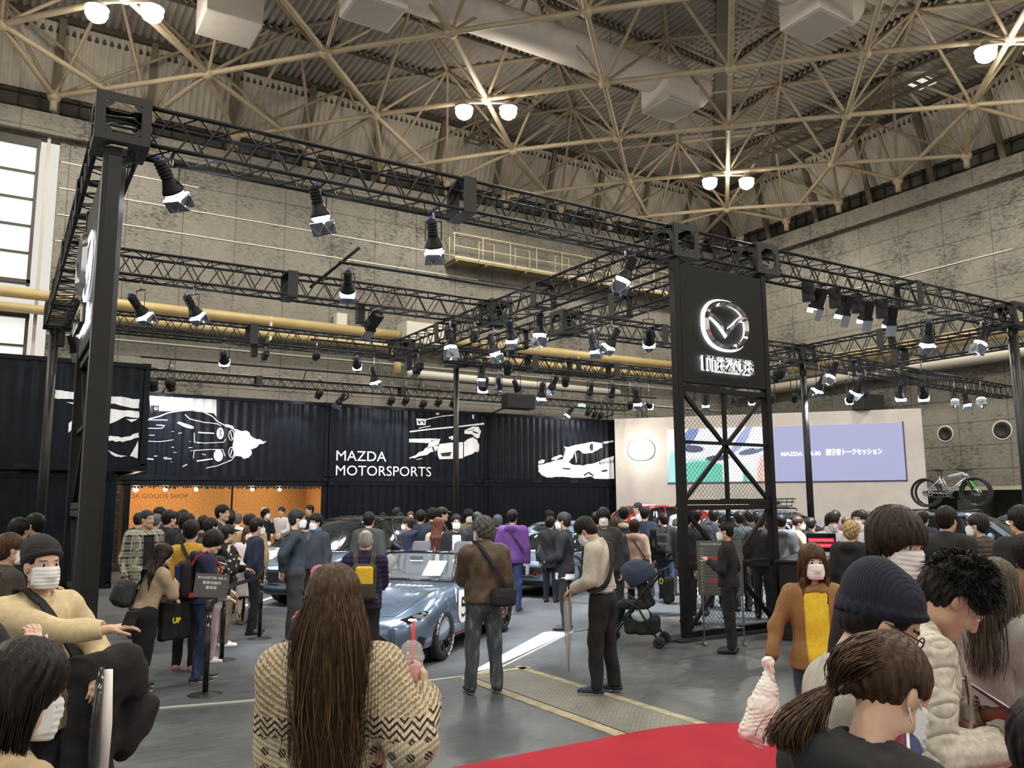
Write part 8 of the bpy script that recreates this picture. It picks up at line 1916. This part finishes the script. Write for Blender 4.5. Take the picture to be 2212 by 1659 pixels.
s = person(2042,1097, dep=8.6, face=28, label='dark haired man in black jacket under the bicycles, back turned', hair='short', haircol=(.016,.010,.008), top=(.012,.012,.013), tt=.05, collar=.03, tone=0, wide=1.05)
s = person(2112,1112, dep=9.3, face=-68, label='older masked man in brown ribbed down jacket at the right', hair='short', haircol=(.02,.018,.018), top=(.06,.045,.03), topkind='quilt', tt=.055, mask=True, tone=0, hyaw=-5)
s = person(2204,1096, dep=7.6, face=-35, label='person in black jacket at the right edge under the bicycle', hair='short', top=(.010,.011,.014), tt=.055)
s = person(2216,1160, dep=5.8, face=-20, label='person in shaggy brown coat at the right edge', hair='bob', top=(.16,.09,.045), tt=.06, fur=(.2,.12,.06))
s = person(2206,1120, dep=12.5, face=-60, label='dark haired person far right behind the black jacket', hair='short', haircol=(.05,.015,.02), top=DK1)
# ================================================================ FOREGROUND RIGHT
s = person(1752,1179, dep=5.75, face=172, label='masked woman in camel jacket over yellow top holding a white fur garment', hair='half', haircol=(.075,.038,.020), top=(.27,.15,.055), tt=.018, hem=-.09, coat='flare', open_=.085, inner=(.82,.62,.04), legs=(.045,.075,.13), legkind='denim', mask=True, tone=2, hyaw=-8, arms=('pocket',((.36,.10,-.05),(.5,-.6,0))), step=.10, shoes='black')
hair_strands(s, 700, (.09,.045,.022), .40, seed=5, back=-.03, curl=.008, spread=.02)
i_ = 1
e = holder('fur_garment', s, 'white fluffy garment hanging from the hand of the woman in camel jacket', 'garment'); P = s.Wr[1]+s.Hd[1]*.08; f = Fld(P-V3(.28,.28,.52), P+V3(.2,.2,.12), .009); f.cap(P, P+V3(.02,.02,-.12), .035, .06, .03); f.cap(P+V3(.02,.02,-.12), P+V3(.05,.03,-.22), .07, .09, .04); f.cap(P+V3(.05,.03,-.22), P+V3(.12,.05,-.36), .09, .085, .04); f.cap(P+V3(.03,.0,-.22), P+V3(-.04,.02,-.38), .07, .07, .04)
f.cap(P+V3(-.01,0,.03), P+V3(.0,.0,.06), .03, .045, .02); [f.ell(P+V3(a,b,c), (.055,.05,.06), None, .03) for a,b,c in ((.10,.0,-.30),(.02,.03,-.34),(.16,.05,-.38),(.0,.0,-.26),(.08,.05,-.42),(-.05,.02,-.40))]; f.func(lambda x,y,z: .006*np.sin(60*x+20*np.sin(14*z))*np.cos(50*y+22*z)+.003*np.sin(190*x+90*z)*np.sin(170*y+60*x)); fobj('fur_cloth', s, f, cloth((.88,.86,.80)), e, False)
s = person(1914,1104, dep=3.6, face=130, label='tall man with bowl-shaped dark hair and white mask looking down', hair='mush', haircol=(.028,.019,.013), top=(.010,.010,.011), tt=.045, collar=.05, mask=True, hpitch=10, tone=0)
hair_strands(s, 2600, (.030,.020,.014), .105, seed=7, back=-.004, curl=.002, spread=.012, r_=.0009)
s = person(2140,1213, dep=4.0, face=30, label='woman with long ash brown hair and grey knit at the right', hair='half', haircol=(.085,.068,.050), top=(.30,.29,.27), tt=.045, tone=2, hpitch=10)
hair_strands(s, 1600, (.095,.075,.055), .46, seed=9, back=.03, curl=.010, spread=.05)
s = person(1972,1160, dep=2.78, face=76, label='spiky haired man in cream cable sweater reading a leaflet', hair='spiky', haircol=BLKH, top=(.60,.56,.47), topkind='cable', tt=.034, hem=-.10, hpitch=44, lean=.16, tone=1, arms=(((-.08,.24,.28),(-.6,-.5,-1)),((.17,.22,.24),(.6,-.5,-1))), curl=(.45,.45))
pS = s
def spikes(s, n, col, ln=.045, seed=2, r0=.0045):
    rr = np.random.RandomState(seed); k = s.k; R = s.Rh; vs_ = []; fs = []; b = 0
    for q in range(n):
        az = rr.uniform(-PI, PI); el = rr.uniform(-.25, 1.5); d = V3(math.sin(az)*math.cos(el), -math.cos(az)*math.cos(el), math.sin(el)); p0 = V3(0,-.016,.036)+d*V3(.088,.108,.100)
        if p0[1] > .05 and p0[2] < .055 or (abs(p0[0]) > .05 and p0[2] < -.0 and p0[1] > -.02): continue
        v = d*V3(1,1,.8)+V3(rr.normal()*.45, .35+rr.normal()*.4, .15+rr.normal()*.35); v /= np.linalg.norm(v); L_ = ln*rr.uniform(.6,1.3); p1 = p0+v*L_*.5; p2 = p0+v*L_+V3(0,.006,-.012); t = np.cross(v, [0.3,.2,1]); t /= np.linalg.norm(t); u = np.cross(v, t); r_ = r0*rr.uniform(.5,1.2)
        ring = []
        for P_, r in ((p0,r_),(p1,r_*.75)): 
            for a in (0,2.1,4.2): ring.append(P_+(t*math.cos(a)+u*math.sin(a))*r)
        ring.append(p2)
        for P_ in ring: vs_.append(s.Hc+R@(P_*k))
        for a in range(3): a2 = (a+1)%3; fs += [[b+a,b+a2,b+3+a2,b+3+a],[b+3+a,b+3+a2,b+6]]
        b += 7
    o = link('hair_spikes', mesh_np('hair_spikes', vs_, fs), hairmat(col), s.obj); return o
spikes(s, 5200, BLKH, .040, r0=.0024)
sling(s, (.30,.27,.20), 'khaki strap bag across the cable sweater', side=-1, tt=.04, strapw=.05)
e = holder('leaflet', s, 'white printed leaflet with magenta band in the hands of the spiky haired man', 'leaflet'); c = (s.Wr[0]+s.Wr[1])/2+V3(.0,.10,.03); RM = Matrix.Rotation(-.55,3,'X'); mb = MB(); mb.box(c, (.42,.004,.30), Matrix.Rotation(.9,3,'X')); mb.build('sheet', mat('leaflet_white', (.82,.82,.84), .5), e)
mb = MB(); R9 = Matrix.Rotation(.9,3,'X')
def lf(x, z, w_, h_, m_, nm='print'):
    mb = MB(); mb.box(Vector(tuple(c))+R9@Vector((x,-.004,z)), (w_,.002,h_), R9); mb.build(nm, m_, e)
lf(0,.10,.38,.045, mat('magenta_band', (.55,.03,.22), .5)); lf(.0,.138,.40,.02, mat('violet_band', (.05,.04,.20), .5)); lf(-.09,-.02,.12,.07, mat('photo_grey', (.18,.17,.12), .5)); lf(.05,-.02,.12,.07, mat('photo_grey')); lf(-.09,-.11,.12,.06, mat('photo_grey')); lf(.06,-.11,.10,.05, mat('photo_yellow', (.6,.5,.05), .5))
e = holder('drink_bottle', s, 'small bottle with yellow-brown cap under the forearm of the spiky haired man', 'bottle'); mb = MB(); c = s.Wr[0]+V3(.02,.03,-.06); mb.tube([c+V3(.10,-.02,0), c+V3(.0,.0,0)], .032, 14); mb.build('bottle_body', mat('bottle_cream', (.75,.68,.5), .3), e); mb = MB(); mb.tube([c, c+V3(-.035,.005,0)], .022, 12); mb.build('cap', mat('cap_amber', (.6,.42,.1), .4), e)
s = person(1822,1220, dep=2.3, face=78, label='person in navy knitted beanie and black glasses with white mask', hat='beanie', hatcol=(.010,.013,.028), hair='crop', top=(.42,.40,.34), tt=.03, mask=True, glasses=True, hpitch=30, tone=0, wide=.9)
s = person(1868,1368, dep=1.86, face=48, label='woman with brown ponytail, black jacket and red plaid shirt, nearest at right', hair='tail', haircol=(.055,.030,.017), top=(.012,.012,.013), tt=.05, hem=-.1, hood=True, mask=True, tone=0, hpitch=22, hyaw=0, hroll=-6, lean=.12, arms=('hold',((.36,.30,.22),(.9,-.2,-1))), curl=(.5,.6))
hair_strands(s, 3000, (.060,.033,.018), .2, seed=11, target=(-.045,-.125,-.035), r_=.0009, curl=.001)
L = s.face_L; rr = np.random.RandomState(4); tv = []; tf = []
for q in range(1300):
    a, r_ = rr.uniform(0,2*PI), .022*math.sqrt(rr.uniform()); e0 = rr.normal(size=3)*.022; pts = []
    for t in np.linspace(0,1,10): w_ = .5+1.5*math.sin(PI*min(1,t*.8)); pts.append(L(-.045-.045*t+r_*math.cos(a)*w_+e0[0]*t, -.130-.055*math.sin(PI*t*.7)+r_*math.sin(a)*w_*.8+e0[1]*t, -.035-.165*t*rr.uniform(.97,1.03)+r_*math.sin(a)*w_))
    P_ = np.array(pts); u = V3(.0011,0,0); v = V3(0,.0011,0); n0 = len(tv)*10 
    for w2 in (u, v-u*.5, -v-u*.5): tv.append(P_+w2)
    for t in range(9):
        for e_ in range(3): tf.append((n0+e_*10+t, n0+e_*10+t+1, n0+((e_+1)%3)*10+t+1, n0+((e_+1)%3)*10+t))
link('ponytail', mesh_np('ponytail', np.concatenate(tv), np.array(tf), True), hairmat((.075,.040,.022)), s.obj)
mb = MB()
mb.tube([L(-.045+.022*math.cos(a), -.128, -.035+.022*math.sin(a)) for a in [2*PI*q/14 for q in range(14)]], .007, 8, closed=True); mb.build('hair_tie', BLKG, s.obj)
# plaid sleeve and collar
f = Fld(*s.bounds([s.E[1], s.Wr[1]], .09), .007); f.cap(s.E[1]*.4+s.Wr[1]*.6, s.Wr[1]-s.Hd[1]*.01, .052, .044, .01); f.folds(.003, 40, 1); V, Q = f.mesh(); put_mesh('plaid_sleeve', [(V,Q,0)], [cloth((.4,.02,.03), kind='plaid_red')], s.obj)
f = Fld(*s.bounds([s.Nb], .16), .007); f.cap(s.Nb+V3(-.10,.02,-.03), s.Nb+V3(-.04,.06,.03), .035, .03, .02); f.cap(s.Nb+V3(.10,.02,-.03), s.Nb+V3(.05,.06,.02), .035, .03, .02); V, Q = f.mesh(); put_mesh('plaid_collar', [(V,Q,0)], [cloth((.4,.02,.03), kind='plaid_red')], s.obj)
s = person(2262,1520, dep=1.75, face=20, label='person with dark hair cut off by the bottom right corner', hair='short', haircol=(.02,.018,.022), top=(.02,.02,.035), tt=.06, topkind='rib')
# ================================================================ LONG HAIRED WOMAN IN THE MIDDLE
s = person(722,1232, dep=2.9, face=4, label='woman with very long brown hair in a patterned cream sweater, back turned', hair='long', haircol=(.060,.034,.018), top=(.6,.5,.36), topkind='nordic', tt=.050, hem=-.14, tone=2, wide=1.0, amp=.8, arms=(((-.10,.24,.05),(-.25,-.3,-1)),((.34,.10,.33),(.5,-.5,-1),(.0,.2,1))), curl=(.5,.62), legs=(.03,.03,.035))
hair_strands(s, 13000, (.070,.040,.020), .58, seed=21, back=.085, curl=.009, spread=.045, r_=.0007)
hair_strands(s, 900, (.15,.09,.045), .66, seed=22, back=.092, curl=.016, spread=.06, r_=.0007, name='hair_highlights')
e = holder('iced_drink', s, 'clear domed cup of pink drink with a red straw in the long haired woman\'s hand', 'drink'); c = s.Wr[1]+s.Hd[1]*.085*s.k+V3(-.045,.0,.0)
mb = MB(); mb.lathe([(.001,-.075),(.030,-.075),(.044,.055),(.046,.06)], c, 24); mb.build('cup', mat('cup_clear', (.85,.85,.85), .05, alpha=.28, coat=1.0), e)
mb = MB(); mb.lathe([(.001,-.07),(.028,-.07),(.040,.035),(.001,.035)], c, 24); mb.build('pink_drink', mat('drink_pink', (.75,.28,.30), .3, alpha=.8), e)
mb = MB(); mb.lathe([(.048,.055),(.048,.068),(.044,.07),(.036,.105),(.015,.122),(.008,.123)], c, 24); mb.build('dome_lid', mat('cup_clear'), e)
mb = MB(); mb.tube([c+V3(0,0,-.02), c+V3(.006,0,.19)], .006, 8); mb.build('straw', mat('straw_red', (.75,.03,.03), .4), e)
e = holder('bag_hoop', s, 'bag with pale leather rim at the hip of the long haired woman', 'bag'); c = s.T(.27,.02,-.05); mb = MB(); mb.tube([c+V3(.075*math.cos(a),.02*math.sin(a),.055*math.sin(a)) for a in [2*PI*q/20 for q in range(20)]], .012, 8, closed=True); mb.build('rim', mat('rim_cream', (.65,.60,.52), .5), e)
f = Fld(c-V3(.15,.12,.3), c+V3(.15,.12,.05), .01); f.box(c+V3(0,0,-.14), (.08,.05,.12), None, .03); fobj('bag_body', s, f, cloth((.03,.03,.035), kind='leather'), e, False)
# ================================================================ PROPS ON THE FLOOR
def stanchion(px, py, label, sign=False, hgt=.92):
    P = at(px, py, 2, 0); e = empty('stanchion', (P.x, P.y, 0), label=label, cat='barrier post'); mb = MB(); mb.lathe([(.001,.0),(.17,.0),(.17,.012),(.05,.03),(.03,.04)], n=28); mb.build('base', TRIM, e)
    mb = MB(); mb.tube([(0,0,.03),(0,0,hgt)], .030, 16); mb.lathe([(.036,hgt-.09),(.038,hgt),(.030,hgt+.02),(.001,hgt+.022)], n=16); mb.build('post', BLKG, e)
    if sign:
        v = Vector((-P.x, -P.y, 0)).normalized(); x = Vector((0,0,1)).cross(v).normalized(); M = Matrix((x, Vector((0,0,1)).cross(x), Vector((0,0,1)))).transposed().to_4x4(); M = Matrix.Translation((0,0,hgt+.02))@Matrix((x, -v, Vector((0,0,1)))).transposed().to_4x4()@Matrix.Rotation(-.15, 4, 'X')@Matrix.Rotation(.10, 4, 'Y')
        mb = MB(); mb.M = M; mb.box((0,0,.13), (.33,.012,.235), bev=.002); mb.build('sign_plate', mat('plate_grey', (.07,.068,.065), .5), e)
        for (t, z, sz) in (('ROADSTER NR-A', .195, .036), ('乗車待機列', .145, .036), ('最後尾', .098, .036)):
            text_mesh('sign_text', t, sz, TXTW, e, M@Matrix(((1,0,0,0),(0,0,-1,-.009),(0,1,0,z),(0,0,0,1))), extrude=.0005, align='CENTER')
    return e, P, hgt
e1, A, h1 = stanchion(443, 1503, 'black barrier post with a grey sign plate in front of the queue', True)
e2, B, h2 = stanchion(478, 1428, 'black barrier post between the queue and the cars')
e3, C_, h3 = stanchion(560, 1381, 'black barrier post next to the navy shirt man')
for (a, b, lb) in ((B, C_, 'black belt strap stretched between the two rear barrier posts'), (A, B, 'black belt strap stretched from the sign post to the middle post')):
    e = MB(); a_, b_ = Vector((a.x,a.y,h1-.05)), Vector((b.x,b.y,h1-.05)); e.bar(a_, b_, .004, .05); tag(e.build('belt_strap', cloth((.02,.02,.022))), lb, 'barrier strap')
# pushchair
P = at(1372, 1392, 2, 0); pr = empty('pushchair', (P.x, P.y, 0), -.9, 'black folding pushchair with navy hood and bags, beside the varsity jacket man', 'pushchair')
FRM = mat('pram_frame', (.02,.02,.022), .35, metal=.4); NV = cloth((.02,.03,.065)); BKC = cloth((.012,.012,.014))
mb = MB()
for y in (-.22,.22):
    mb.tube([(-.33,y,.08),(.05,y,.55),(.38,y,.98),(.44,y,1.0)], .013, 8); mb.tube([(.36,y,.08),(.10,y,.50),(-.12,y,.62)], .013, 8)
mb.tube([(.44,-.22,1.0),(.47,0,1.01),(.44,.22,1.0)], .016, 8); mb.tube([(-.30,-.22,.12),(-.30,.22,.12)], .010, 6); mb.tube([(.33,-.22,.12),(.33,.22,.12)], .010, 6); mb.build('frame', FRM, pr)
for x in (-.33,.36):
    for y in (-.22,.22):
        w_ = empty('wheel', (x,y,.075)); w_.parent = pr
        for dy in (-.028,.028): mb = MB(); M = Matrix.Rotation(PI/2,4,'X'); mb.lathe([(.03,-.011),(.062,-.012),(.075,-.006),(.075,.006),(.062,.012),(.03,.011)], (0,dy,0), 18, M=M); mb.lathe([(.001,-.008),(.03,-.006),(.03,.006),(.001,.008)], (0,dy,0), 12, M=M); mb.build('tyre', RUB, w_)
def pf(nm, m_, build, lo=(-.6,-.4,0), hi=(.6,.4,1.25), v=.012):
    f = Fld(lo, hi, v); build(f); V, Q = f.mesh(); return put_mesh(nm, [(V,Q,0)], [m_], pr)
def hood(f): f.ell((.06,0,.88), (.26,.24,.24)); f.ell((-.06,0,.80), (.24,.20,.20), None, .01, 'd'); f.plane((0,0,.74), (.5,0,-1)); f.folds(.004, 30, 1)
pf('hood', NV, hood)
def seat_(f): f.box((-.02,0,.52), (.20,.19,.05), rotz(0), .04); f.box((.14,0,.72), (.05,.19,.24), roty(-.35), .04); f.box((-.20,0,.40), (.04,.17,.13), roty(.2), .03); f.folds(.004, 20, 2)
pf('seat', BKC, seat_)
def bask(f): f.box((.10,0,.26), (.22,.18,.11), None, .05); f.folds(.008, 22, 3)
pf('basket', BKC, bask)
def hang(f): f.box((.46,.05,.72), (.06,.16,.17), None, .05); f.folds(.006, 20, 5)
pf('hanging_pouch', BKC, hang)
def pbag(f): f.ell((.12,-.16,.40), (.12,.06,.09)); f.folds(.012, 40, 1)
pf('plastic_bag', mat('bag_mint', (.45,.58,.55), .4), pbag)
mb = MB(); mb.tube([(.42+.02*math.cos(a),-.26,.86+.035*math.sin(a)) for a in [2*PI*q/10 for q in range(10)]], .006, 5, closed=True); mb.build('toy_ring', mat('toy_yellow', (.8,.6,.02), .4), pr)
# stage schedule board on a steel stand
P = at(1522, 1392, 2, 0); v = Vector((-P.x+1.5,-P.y,0)).normalized(); x = Vector((0,0,1)).cross(v).normalized(); bd_ = bpy.data.objects.new('schedule_board', None); COL.objects.link(bd_); M = Matrix((x, -v, Vector((0,0,1)))).transposed().to_4x4(); M.translation = (P.x,P.y,0); bd_.matrix_world = M; tag(bd_, 'grey stage schedule board on a steel stand beside the mesh tower', 'notice board')
ST = mat('clamp_steel'); mb = MB()
for sx in (0,.52): mb.tube([(sx,0,.05),(sx,0,1.35)], .012, 8); mb.tube([(sx,-.18,.03),(sx,.18,.03)], .012, 8)
mb.tube([(0,0,.22),(.52,0,.22)], .010, 8); mb.build('stand', ST, bd_)
mb = MB(); mb.box((.24,-.02,1.0), (.60,.02,.72), bev=.004); mb.build('panel', mat('board_grey', (.10,.10,.095), .6), bd_)
TM = lambda x_, z: Matrix(((1,0,0,x_),(0,0,-1,-.033),(0,1,0,z),(0,0,0,1)))
text_mesh('board_title', 'STAGE SCHEDULE', .036, TXTW, bd_, TM(-.02,1.305), extrude=.0004)
mb = MB(); mb2 = MB(); mb3 = MB(); 
for q in range(14):
    z = 1.255-q*.042; mb.box((.24,-.032,z-.02), (.54,.002,.0025)); mb3.box((-.0,-.032,z), (.03,.002,.010))
    if q in (3,10): mb2.box((.29,-.031,z), (.40,.003,.034))
    elif q % 2: mb3.box((.34,-.032,z), (.18+.02*(q % 3),.002,.010))
mb.box((.03,-.032,.97), (.0025,.002,.6)); mb.build('table_lines', mat('line_grey', (.35,.35,.34), .6), bd_); mb2.build('red_rows', mat('row_red', (.62,.03,.05), .5), bd_); mb3.build('entry_text', mat('entry_pale', (.5,.5,.5), .6), bd_)
# reception counter with monitor
P = at(1728, 1395, 2, 0); c_ = empty('counter', (P.x+.95,P.y+.55,0), .5, 'black reception counter between the mesh tower and the camel jacket woman', 'counter'); mb = MB(); mb.box((0,0,.52), (1.5,.55,1.04), bev=.01); mb.build('cabinet', mat('counter_black', (.010,.010,.011), .35), c_); mb = MB(); mb.box((0,0,1.06), (1.6,.65,.04), bev=.008); mb.build('top', mat('counter_top', (.02,.02,.02), .2), c_)
p = at(1774, 1172, 1, P.y+.35); mn = bpy.data.objects.new('monitor', None); COL.objects.link(mn); v = Vector((-p.x,-p.y,0)).normalized(); x = Vector((0,0,1)).cross(v).normalized(); M = Matrix((x, -v, Vector((0,0,1)))).transposed().to_4x4(); M.translation = (p.x,p.y,p.z); mn.matrix_world = M; tag(mn, 'black monitor with red caption bars standing behind the counter', 'monitor')
mb = MB(); mb.box((0,0,0), (.40,.04,.26), bev=.004); mb.box((0,.03,-.25), (.05,.03,.3)); mb.build('casing', BLKG, mn)
mb = MB(); mb.box((.0,-.023,.035), (.35,.003,.055)); mb.box((.0,-.023,-.04), (.35,.003,.055)); mb.build('red_bars', mat('screen_red', (.3,.01,.03), .4, emit=(.60,.02,.06), es=1.0), mn)
mb = MB()
for z in (.035,-.04):
    for q in range(9): mb.box((-.14+q*.034,-.026,z), (.022,.002,.016))
mb.build('caption_marks', mat('mark_pale', (.8,.6,.6), .5), mn)
